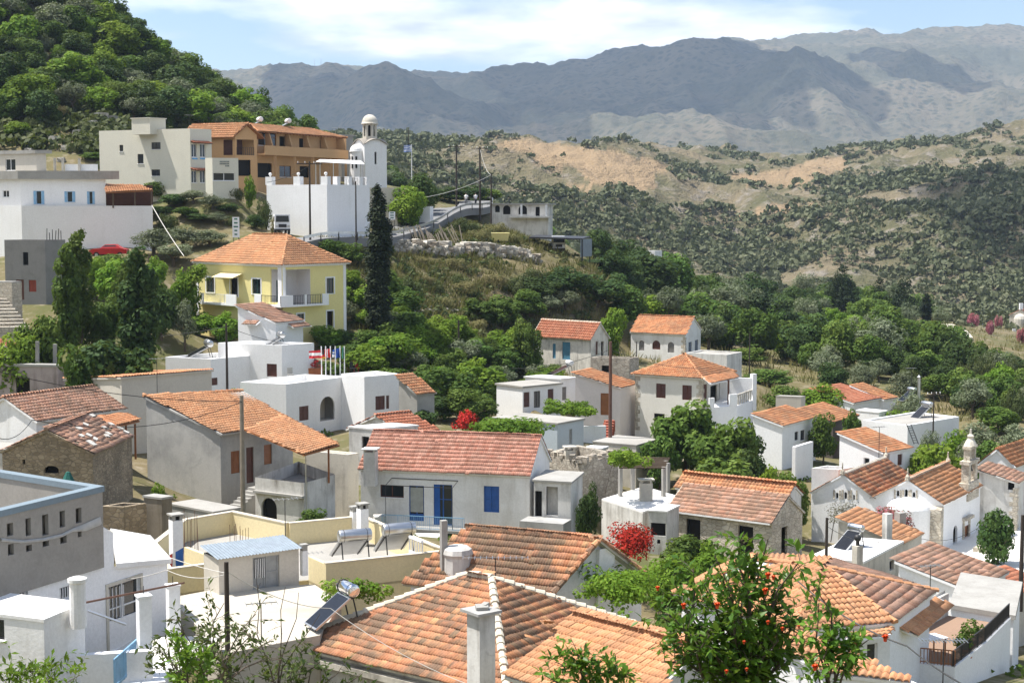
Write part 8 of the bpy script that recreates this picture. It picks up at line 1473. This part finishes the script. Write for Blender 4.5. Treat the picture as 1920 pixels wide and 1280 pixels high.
# white lorry
def lorry(px, py, d, yaw, lab, col=None, s=1.0):
    g_ = P(px, py, d); T = thing('lorry', tuple(g_), lab, 'lorry'); ca, sa = math.cos(yaw), math.sin(yaw); col = col or WHITE2
    W3 = lambda x, y, z: (g_.x + (x * ca - y * sa) * s, g_.y + (x * sa + y * ca) * s, g_.z + z * s)
    def bx_(name, x0, x1, y0, y1, z0, z1, m, par=T, sl=0): q = MB(); q.hexa([W3(x0, y0, z0), W3(x1, y0, z0), W3(x1, y1, z0), W3(x0, y1, z0)], [W3(x0 + sl, y0, z1), W3(x1, y0, z1), W3(x1, y1, z1), W3(x0 + sl, y1, z1)]); return q.build(name, m, par)
    c = bx_('cab', 0, 1.7, -1.05, 1.05, .75, 2.75, col, T, .22); bx_('windscreen', -.012, .02, -.92, .92, 1.72, 2.5, GLASS, c, .1) if False else None
    q = MB(); q.hexa([W3(.06, -.92, 1.7), W3(.06, .92, 1.7), W3(.1, .92, 1.7), W3(.1, -.92, 1.7)], [W3(.155, -.85, 2.55), W3(.155, .85, 2.55), W3(.2, .85, 2.55), W3(.2, -.85, 2.55)]); q.build('windscreen', GLASS, c)
    for sy in (-1, 1): bx_('side_window', .45, 1.4, sy * 1.055 - .01, sy * 1.055 + .01, 1.75, 2.5, GLASS, c); bx_('headlight', -.03, .02, sy * .8 - .16, sy * .8 + .16, 1.0, 1.2, METAL, c)
    bx_('grille', -.025, .02, -.55, .55, .95, 1.4, DKMET, c); bx_('bumper', -.12, .1, -1.05, 1.05, .5, .74, DKMET, T); bx_('chassis', .2, 5.6, -.45, .45, .55, .74, DKMET, T); b = bx_('load_bed', 1.85, 5.7, -1.1, 1.1, .8, 1.5, col, T)
    for x in (.85, 4.5):
        for sy in (-.95, .95):
            q = MB(); q.tube([W3(x, sy - .14, .45), W3(x, sy + .14, .45)], .45 * s, 16); w = q.build('tyre', plain('tyre_rubber', (.02, .02, .02), .9), T); q = MB(); q.tube([W3(x, sy - .15, .45), W3(x, sy + .15, .45)], .22 * s, 12); q.build('rim', METAL, w)
    return T
zl = gz1(P(547, 446, 179).x, 179); pl = P(530, 446, 181); lorry(530, pix((pl.x, pl.y, gz1(pl.x, pl.y) + .14))[1], 181, R_(105), 'white lorry parked below the white terrace block', s=.82)
# yard: carport, lorry, yellow skip
cpz = [P(992, 444, 212), P(1092, 447, 210), P(1106, 443, 217), P(1005, 440, 219)]; CP = thing('carport', tuple(P(1050, 476, 213)), 'dark flat carport roof on thin posts above the yard', 'carport'); q = MB(); q.hexa([p - V(0, 0, .22) for p in cpz], cpz); q.build('roof', DKMET, CP)
for p in cpz: q = MB(); q.bar(flat(p, gz1(p.x, p.y) - .4), p - V(0, 0, .2), .14); q.build('post', DKMET, CP)
q = MB(); A, B = P(1089, 449, 209.8), P(1110, 446, 214); f = Face(A, B); q.fb(f, 0, f.len, A.z - 2.3, A.z, 0, -.06); q.build('sheet_side', SHEET, CP)
pw = P(1050, 478, 213); lorry(1048, pix((pw.x, 213, gz1(pw.x, 213)))[1], 213, R_(95), 'white lorry front standing under the dark carport', s=.8)
pw = P(938, 478, 208); gk = gz1(pw.x, 208); TY = thing('skip', (pw.x, 208, gk), 'yellow metal skip in the stone yard', 'skip'); q = MB(); q.hexa([V(pw.x - 1.0, 207.4, gk + .25), V(pw.x + 1.0, 207.2, gk + .25), V(pw.x + 1.0, 208.6, gk + .25), V(pw.x - 1.0, 208.8, gk + .25)], [V(pw.x - 1.2, 207.1, gk + 1.3), V(pw.x + 1.2, 206.9, gk + 1.3), V(pw.x + 1.2, 208.9, gk + 1.3), V(pw.x - 1.2, 209.1, gk + 1.3)]); q.build('body', plain('yellow_paint', (.6, .36, .02), .5), TY)
for sx in (-.7, .7): q = MB(); q.box((pw.x + sx, 208, gk - .1), .15, 1.2, .35); q.build('runner', DKMET, TY)
cr = P(205, 470, 176.5); lz = gz1(cr.x, 176.5)
def car(x, y, z, yaw, lab, m):
    T = thing('parked_car', (x, y, z), lab, 'car'); ca, sa = math.cos(yaw), math.sin(yaw); W3 = lambda a, b, c: (x + a * ca - b * sa, y + a * sa + b * ca, z + c); q = MB()
    pr = [(-2.0, .35), (-2.05, .8), (-1.7, .95), (-.9, 1.0), (-.35, 1.42), (.8, 1.45), (1.45, 1.02), (2.0, .92), (2.05, .4)]; n = len(pr)
    q.add([W3(a, -.82 if c < 1.2 else -.66, c) for a, c in pr] + [W3(a, .82 if c < 1.2 else .66, c) for a, c in pr], [tuple(range(n)), tuple(range(2 * n - 1, n - 1, -1))] + [(i, n + i, n + (i + 1) % n, (i + 1) % n) for i in range(n)]); b = q.build('body', m, T)
    for sy in (-.78, .78): q = MB(); q.hexa([W3(-.75, sy - .02, 1.02), W3(1.2, sy - .02, 1.02), W3(1.2, sy + .02, 1.02), W3(-.75, sy + .02, 1.02)], [W3(-.32, sy * .88 - .02, 1.36), W3(.78, sy * .88 - .02, 1.36), W3(.78, sy * .88 + .02, 1.36), W3(-.32, sy * .88 + .02, 1.36)]); q.build('side_window', GLASS, b)
    for a in (-1.25, 1.3):
        for sy in (-.75, .75): q = MB(); q.tube([W3(a, sy - .1, .31), W3(a, sy + .1, .31)], .31, 14); w = q.build('tyre', plain('tyre_rubber', (.02, .02, .02), .9), T); q = MB(); q.tube([W3(a, sy - .11, .31), W3(a, sy + .11, .31)], .17, 10); q.build('rim', METAL, w)
car(cr.x, 176.5, lz - .35, .05, 'red car parked under the white retaining wall', plain('red_car_paint', (.45, .02, .02), .3))
# dry stone wall, rubble and stacked poles above the slope
DW = thing('dry_stone_wall', tuple(P(900, 490, 199)), 'long tumbledown dry stone wall above the slope', 'wall'); BL_ = [plain('pale_field_stone', (.5, .46, .39), .95, 0, .3, 1.5), plain('grey_field_stone', (.33, .31, .27), .95, 0, .3, 1.5), plain('brown_field_stone', (.27, .23, .18), .95, 0, .3, 1.5)]
def stone(p, sx, sy, sz, par, m, seed):
    bm = bmesh.new(); bmesh.ops.create_cube(bm, size=1); bmesh.ops.subdivide_edges(bm, edges=bm.edges, cuts=1, use_grid_fill=True); rr = random.Random(seed); yw = rr.uniform(-.4, .4)
    for v in bm.verts: c = v.co * (1 - .22 * max(0, v.co.length - .55)); x, y, z = c.x * sx + rr.gauss(0, .05), c.y * sy + rr.gauss(0, .05), c.z * sz + rr.gauss(0, .04); v.co = (x * math.cos(yw) - y * math.sin(yw), x * math.sin(yw) + y * math.cos(yw), z)
    me = bpy.data.meshes.new('stone'); bm.to_mesh(me); bm.free(); o = link('stone', me, m, par); o.location = Vector(p) - parent_world(par); return o
SM = []
k = 0
for i in range(250):
    t = random.random(); px_ = lerp(738, 1010, t); d = lerp(190, 203, t) + random.uniform(-.4, .4); x = (px_ - CXP) / FPX * d; row = random.choice((0, 0, 1, 1, 2)); g_ = gz1(x, d); s_ = random.uniform(.5, 1.25); stone((x, d + row * .25, g_ + .15 + row * .5), s_ * 1.3, .8, random.uniform(.4, .65), DW, random.choice(BL_), i); k += 1
for i in range(46):
    t = random.random(); px_ = random.gauss(800, 18) if i < 26 else random.uniform(1170, 1200); d = hit_ground(px_, random.uniform(568, 592), 120) if i < 26 else hit_ground(800 + random.gauss(0, 10), 612, 120); 
    if i >= 26: px_ = random.gauss(830, 14); d = hit_ground(px_, 585, 120)
    x = (px_ - CXP) / FPX * d; s_ = random.uniform(.2, .6); o = stone((x, d, gz1(x, d) + s_ * .2), s_ * 1.3, s_, s_ * .6, None, random.choice(BL_), 900 + i); o.name = 'field_stone'; tag(o, 'pale loose stone in the rubble patch of the dry slope', 'stone', 'rubble stones')
SP = thing('stacked_poles', tuple(P(830, 468, 203)), 'leaning stack of pale wooden poles above the stone wall', 'timber')
for i in range(26): a = lerp(782, 868, i / 25) + random.gauss(0, 2); d = hit_ground(a, 466 + random.gauss(0, 2), 150); x = (a - CXP) / FPX * d; g_ = gz1(x, d); q = MB(); q.tube([(x, d, g_ - .1), (x - random.uniform(.6, 1.5), d + .8, g_ + random.uniform(1.6, 2.9))], .07, 5); q.build('timber_pole', POLEL, SP)
# two walkers on the road
def person(px, d, lab, top, H=1.72, yaw=0, legc=None):
    i_ = min(range(len(rd_l)), key=lambda k: abs(pix(rd_l[k])[0] - px) + (500 if k > 33 else 0)); w_ = lerp(rd_l[i_], rd_r[i_], .22 if px < 866 else .5); x, d, z = w_; me = bpy.data.meshes.new('body'); J = [(0, 0, .92), (0, 0, 1.15), (0, 0, 1.38), (0, .0, 1.5), (0, .02, 1.6), (0, .02, 1.72), (-.19, 0, 1.4), (-.26, .03, 1.14), (-.25, -.08, .9), (.19, 0, 1.4), (.26, -.03, 1.14), (.25, .1, .9), (-.1, 0, .88), (-.11, -.1, .48), (-.11, -.02, .06), (-.11, -.14, .03), (.1, 0, .88), (.11, .08, .48), (.11, .16, .08), (.11, .06, .03)]
    E = [(0, 1), (1, 2), (2, 3), (3, 4), (4, 5), (2, 6), (6, 7), (7, 8), (2, 9), (9, 10), (10, 11), (0, 12), (12, 13), (13, 14), (14, 15), (0, 16), (16, 17), (17, 18), (18, 19)]; Rr = [.15, .15, .16, .07, .09, .08, .075, .05, .04, .075, .05, .04, .1, .065, .045, .045, .1, .065, .045, .045]
    T = thing('person', (x, d, z), lab, 'person', 'walkers on the road'); T.rotation_euler = (0, 0, yaw)
    me.from_pydata(J, E, []); o = link('body', me, plain('skin', (.4, .24, .16), .7), T); m = o.modifiers.new('skin', 'SKIN'); 
    for i, v in enumerate(me.skin_vertices[0].data): v.radius = (Rr[i], Rr[i] * .85); v.use_root = i == 0
    o.modifiers.new('sub', 'SUBSURF').levels = 1; o.modifiers['sub'].render_levels = 2
    for nm, prof, c_, m_ in (('shirt', [(.165, .9), (.18, 1.0), (.175, 1.2), (.2, 1.36), (.13, 1.47), (.08, 1.49)], (0, 0), top), ('hair', [(.1, 1.64), (.108, 1.69), (.09, 1.77), (0, 1.81)], (0, .03), plain('dark_hair', (.03, .02, .015), .8))): q = MB(); q.lathe((c_[0], c_[1], 0), prof, 12); me2 = bpy.data.meshes.new(nm); me2.from_pydata(q.v, [], q.f); link(nm, me2, m_, T, smooth=True)
    q = MB()
    for sx, a, b in ((-.105, -.1, -.02), (.105, .08, .16)): q.tube([(sx, 0, .95), (sx * 1.05, a, .48), (sx * 1.05, b, .1)], .115, 8, .075)
    me2 = bpy.data.meshes.new('trousers'); me2.from_pydata([tuple(v) for v in q.v], [], q.f); link('trousers', me2, legc, T, smooth=True); q = MB()
    for sx, a, b in ((-1, .03, -.06), (1, -.03, .08)): q.tube([(sx * .2, 0, 1.41), (sx * .265, a, 1.15)], .085, 8, .07)
    me2 = bpy.data.meshes.new('sleeves'); me2.from_pydata([tuple(v) for v in q.v], [], q.f); link('sleeves', me2, top, T, smooth=True)
person(861, 226, 'left walker in a white shirt and grey trousers on the road', WHITE2, legc=plain('grey_trousers', (.16, .16, .17), .8)); person(872, 224, 'right walker in a white shirt and dark trousers on the road', plain('offwhite_shirt', (.7, .7, .72), .8), yaw=.4, legc=plain('dark_trousers', (.04, .04, .05), .8))
# cemetery and chapel
zcm = P(1850, 628, 380).z; q = MB(); cm = [ZP(a, b, zcm) for a, b in ((1800, 640), (1960, 655), (1990, 612), (1815, 606))]; q.prism(cm, zcm - 6, zcm); o = q.build('cemetery_ground', ROOFW); o['kind'] = 'structure'
for i in range(34):
    u, w = random.random(), random.random(); p = lerp(lerp(cm[0], cm[1], u), lerp(cm[3], cm[2], u), w); T = thing('grave', (p.x, p.y, zcm), 'white marble grave with headstone in the walled cemetery', 'grave', 'cemetery graves'); q = MB(); q.box((p.x, p.y, zcm), 1.0, 2.0, .5, .1); q.build('slab', WHITE2, T); q = MB(); q.box((p.x, p.y + .9, zcm + .5), .8, .2, random.uniform(.4, 1.0), .1); q.build('headstone', WHITE2, T)
CHP = house('chapel', 'small cream chapel with round apse and red roof in the cemetery', (1935, 592, 392), ('y', 1893, 150), ('y', 1960, 50), h=4.4, roof='gable', axis='R', rise=1.4, over=.15, tile='lod', tmat=T_RED, wall=OFFW, cat='chapel', ctrl=False)
f = CHP['f']['L']; c_ = f.pt(f.len * .5, 0, .1); q = MB(); q.lathe((c_.x, c_.y, CHP['z0'] - 5), [(1.6, 0), (1.6, 4.2), (1.3, 4.9), (.7, 5.3), (0, 5.5)], 14); q.build('apse', OFFW, CHP['T']); c_ = f.pt(f.len * .5, CHP['z0'] + 1.4, -.2); q = MB(); q.box((c_.x, c_.y, c_.z), .9, .5, 1.6, .2); q.build('belfry', WHITE2, CHP['T'])
for a, b, d, w in ((1828, 582, 385, 28), (1874, 597, 385, 20), (1860, 630, 350, 22), (1918, 640, 340, 24)): plant('bush', a, b, d, w, 'pink oleander bush by the cemetery', 'cemetery oleanders', H=2.6 + w * .04, mat=LEAF['pink'])
WT = house('white_tower_house', 'small white tower house rising out of the dark trees', (1228, 470, 250), ('y', 1207, 150), ('y', 1241, 40), h=6, roof='flat', ph=.6, wall=WHITE, roofm=ROOFC)
# radio masts on the far ridge
for a, d in ((590, 5300), (602, 5300)): b = P(a, 127, d); z = gz1(b.x, d); T = thing('mast', (b.x, d, z), 'tiny %s radio mast on the far mountain ridge' % ('left' if a < 595 else 'right'), 'mast', None); q = MB(); q.tube([(b.x, d, z - 5), (b.x, d, z + 26)], 1.2, 5, .5); q.build('lattice', METAL, T)

for i, (a, b, w) in enumerate(((196, 222, 26), (215, 228, 22), (180, 235, 18), (108, 262, 18), (150, 250, 14), (232, 150, 22), (262, 98, 14), (120, 300, 12), (178, 268, 16), (60, 285, 14), (128, 280, 13))):
    dd = hit_ground(a, b + w * .3, 195); x = (a - CXP) / FPX * dd; s_ = w * dd / FPX; o = stone((x, dd, gz1(x, dd) + s_ * .25), s_, s_ * .8, s_ * .75, None, BL_[i % 2], 2000 + i); o.name = 'boulder'; tag(o, ['large grey boulder above the cream building', 'pale boulder right of the large grey one', 'boulder left of the large grey one', 'boulder on the bare left shoulder', 'small boulder between the shoulder rocks', 'outcrop high on the wooded hill', 'rock near the hill skyline', 'small rock low on the left shoulder', 'rock beside the cream building corner', 'rock above the unfinished storey', 'rock in the dry gully at left'][i], 'rock', 'hill rocks')
# ------------------------------------------------------------------ plants close to the camera
def leafset(pts, dirs, size, asp=.34, n_per=1, tint0=.0, curl=.25):
    """simple folded leaves: 6-vertex blades"""
    n = len(pts); d = dirs / np.linalg.norm(dirs, axis=1)[:, None]; up = RNG.normal(size=(n, 3)) * .5 + np.array([0, 0, 1]); s = np.cross(d, up); s /= np.linalg.norm(s, axis=1)[:, None]; u = np.cross(s, d); L = (size * (.65 + .7 * RNG.random(n)))[:, None]
    b = pts; m = b + d * L * .5 - u * L * .03; t = b + d * L - u * L * curl * .5; w = L * asp * .5
    v = np.stack([b, m + s * w + u * L * .06, t, m - s * w + u * L * .06, m], 1); f = np.array([[0, 1, 4, 4], [1, 2, 4, 4], [0, 4, 3, 3], [4, 2, 3, 3]])
    tri = np.array([[0, 1, 4], [1, 2, 4], [0, 4, 3], [4, 2, 3]]); F2 = (tri[None] + (np.arange(n) * 5)[:, None, None]).reshape(-1, 3); return v.reshape(-1, 3), F2, np.repeat(np.clip(RNG.random(n) * .9 + tint0, 0, 1), 5)
POM = leafmat('pomegranate_leaf', (.065, .15, .015), (.12, .235, .025), (.21, .33, .05), .42, .4, .25)
def twigs(root, ends, n_sub, ln, r0):
    """branches from root to each end with side twigs; returns tubes and leaf anchors"""
    q = MB(); pts, dirs = [], []
    for e in ends:
        e = Vector(e); mid = lerp(root, e, .5) + V(random.gauss(0, .1), random.gauss(0, .1), random.gauss(.1, .08)); path = [root, lerp(root, mid, .5) + V(random.gauss(0, .04), 0, .05), mid, lerp(mid, e, .5) + V(random.gauss(0, .05), random.gauss(0, .05), .02), e]; q.tube(path, r0, 6, r0 * .3)
        for k in range(n_sub):
            t = random.uniform(.3, 1.0); i = min(3, int(t * 4)); p = lerp(path[i], path[i + 1], t * 4 - i); dv = Vector((random.gauss(0, 1), random.gauss(0, 1), random.gauss(.5, .7))).normalized(); L = ln * random.uniform(.5, 1.2); tip = p + dv * L; q.tube([p, lerp(p, tip, .5) + V(0, 0, .02), tip], r0 * .25, 4, r0 * .1)
            for j in range(9):
                a = lerp(p, tip, .25 + .75 * j / 8); pts.append(a); dirs.append(tuple(dv * .5 + Vector((random.gauss(0, .7), random.gauss(0, .7), random.gauss(.1, .6)))))
    return q, np.array([tuple(p) for p in pts]), np.array(dirs)
def near_plant(name, lab, cat, rootpx, rd, ends, n_sub, ln, r0, lsize, mat, asp=.34, barkm=None):
    root = P(rootpx[0], rootpx[1], rd); ends3 = [P(a, b, d) for a, b, d in ends]; g = gz1(root.x, root.y); T = thing(name, (root.x, root.y, g), lab, cat); q, pts, dirs = twigs(root, ends3, n_sub, ln, r0); q.tube([(root.x, root.y, g - .2), (root.x + .05, root.y, (g + root.z) / 2), tuple(root)], r0 * 1.6, 8, r0 * 1.1); q.build('branches', barkm or BARK, T)
    v, f, t = leafset(pts, dirs, lsize, asp); o0 = Vector(T.location); me = np_mesh('leaves', v - np.array(o0), f, t); link('leaves', me, mat, T); return T
DP = 15.5
TPM = near_plant('pomegranate_tree', 'pomegranate tree with glossy leaves and orange flowers in the right foreground', 'tree', (1395, 1330), DP, [(1395, 1000, DP), (1340, 1040, DP - .3), (1300, 1060, DP + .3), (1440, 1010, DP + .2), (1500, 1050, DP - .2), (1255, 1110, DP), (1300, 1130, DP + .4), (1360, 1110, DP - .4), (1440, 1110, DP + .4), (1480, 1140, DP), (1330, 1190, DP - .5), (1400, 1180, DP + .5), (1250, 1200, DP), (1460, 1200, DP - .3), (1290, 1230, DP + .3), (1370, 1240, DP - .3), (1430, 1240, DP), (1230, 1150, DP + .2), (1350, 1075, DP), (1410, 1060, DP + .4), (1280, 1170, DP - .3), (1500, 1180, DP + .2), (1340, 1150, DP + .5), (1390, 1130, DP - .2), (1320, 1095, DP), (1420, 1035, DP), (1265, 1160, DP - .4), (1310, 1210, DP - .2), (1350, 1220, DP + .4), (1450, 1170, DP), (1470, 1090, DP), (1240, 1240, DP), (1400, 1260, DP - .4), (1480, 1240, DP), (1330, 1255, DP)], 12, .29, .02, .112, POM, .42)
near_plant('pomegranate_branch', 'slender pomegranate shoots with a flower at the right of the foreground tree', 'branch', (1560, 1340), DP - 1, [(1535, 1130, DP - 1), (1560, 1160, DP - 1), (1600, 1195, DP - 1), (1640, 1190, DP - 1), (1570, 1215, DP - 1), (1540, 1230, DP - 1), (1520, 1090, DP - 1)], 9, .2, .013, .1, POM, .42)
near_plant('shrub_shoots', 'bright leafy shoots rising at bottom centre over the orange tiles', 'shrub', (1110, 1340), 17, [(1070, 1195, 17), (1040, 1240, 17), (1110, 1230, 17), (1150, 1245, 17), (1090, 1260, 17), (1180, 1260, 17), (1020, 1265, 17)], 10, .24, .012, .11, POM, .42)
near_plant('wild_shrub', 'dark twiggy shrub with scattered leaves at bottom left', 'shrub', (380, 1330), 21, [(330, 1160, 21), (420, 1130, 21.5), (370, 1190, 20.5), (470, 1190, 21), (510, 1200, 21.5), (300, 1220, 20.5), (430, 1230, 20), (350, 1240, 20), (480, 1150, 22), (530, 1235, 21), (400, 1170, 21), (310, 1190, 21)], 10, .42, .018, .11, leafmat('dull_shrub_leaf', (.035, .06, .015), (.075, .105, .03), (.14, .16, .06), .25), barkm=plain('grey_twig_bark', (.14, .11, .085), .9))
near_plant('wild_shrub', 'bright green upright shoots beside the twiggy shrub at bottom left', 'shrub', (350, 1330), 19, [(320, 1200, 19), (345, 1180, 19), (350, 1230, 19), (375, 1225, 19)], 8, .25, .012, .13, POM)
near_plant('wild_shrub', 'low leafy bush below the hipped roof at bottom centre left', 'shrub', (560, 1350), 24, [(520, 1240, 24), (560, 1225, 24.5), (600, 1240, 24), (640, 1250, 24), (540, 1265, 23), (680, 1262, 24), (470, 1262, 23)], 9, .4, .016, .12, leafmat('dull_shrub_leaf', (.035, .06, .015), (.075, .105, .03), (.14, .16, .06), .25))
near_plant('weeds', 'tangle of green weeds in the bottom left corner', 'weeds', (60, 1340), 26, [(20, 1245, 26), (60, 1255, 26), (110, 1240, 26.5), (150, 1265, 26), (0, 1265, 25), (90, 1270, 25), (40, 1270, 26)], 10, .45, .012, .14, LEAF['bright'])
near_plant('dead_twigs', 'bare brown twigs before the hipped roof', 'twigs', (520, 1300), 22, [(560, 1110, 22), (480, 1080, 22), (600, 1150, 22), (535, 1100, 22)], 2, .5, .012, .03, BARK)
# orange pomegranate flowers: each a thing on the branch
FM = plain('pomegranate_flower', (.7, .085, .008), .55, 0, .25, 40); FM2 = plain('flower_calyx', (.5, .05, .01), .4)
for i, (a, b, s_) in enumerate(((1282, 1135, 1.0), (1345, 1134, 1.1), (1435, 1107, 1.1), (1440, 1078, 1.1), (1450, 1082, .8), (1233, 1102, .8), (1660, 1195, 1.2), (1528, 1250, 1.1), (1440, 1166, .7), (1467, 1178, .7), (1498, 1174, .6), (1362, 1258, .7), (1400, 1254, .6), (1395, 1203, .6))):
    c = P(a, b, (DP - .75) if a < 1510 else DP - 1.3); T = thing('pomegranate_flower', tuple(c), 'orange pomegranate blossom, number %s from the left among the foreground flowers' % 'x' if False else ['orange blossom low left of the pomegranate crown', 'large round orange blossom in the middle of the crown', 'orange blossom right of the trunk below the upper pair', 'upper orange blossom beside the dark post', 'small red blossom touching the upper orange one', 'leftmost orange blossom of the pomegranate tree', 'orange blossom on the far right shoot', 'bright orange blossom at the lower right of the tree', 'small orange bud under the right branches', 'orange bud above the white eaves', 'reddish bud at the right end of the lower branches', 'dull red bud at the bottom of the trunk', 'small red bud right of the lower trunk', 'faint orange bud in the lower crown'][i], 'flower', 'pomegranate blossoms'); r = .025 * s_
    q = MB(); q.lathe(c - V(0, 0, r * 1.3), [(0, 0), (r * .5, r * .2), (r * .55, r * .9), (r * .8, r * 1.4)], 8); q.build('calyx', FM2, T)
    v = []; fs = []
    for k in range(14):
        an = k * 2.4; el = .2 + .9 * (k / 14); d = V(math.cos(an) * math.cos(el), math.sin(an) * math.cos(el), math.sin(el)); sd = d.cross(V(0, 0, 1)).normalized(); o_ = len(v); v += [c, c + d * r * .7 + sd * r * .55, c + d * r * 1.35 + V(0, 0, r * .1), c + d * r * .7 - sd * r * .55]; fs.append((o_, o_ + 1, o_ + 2, o_ + 3))
    q = MB(); q.add(v, fs); q.build('petals', FM, T)
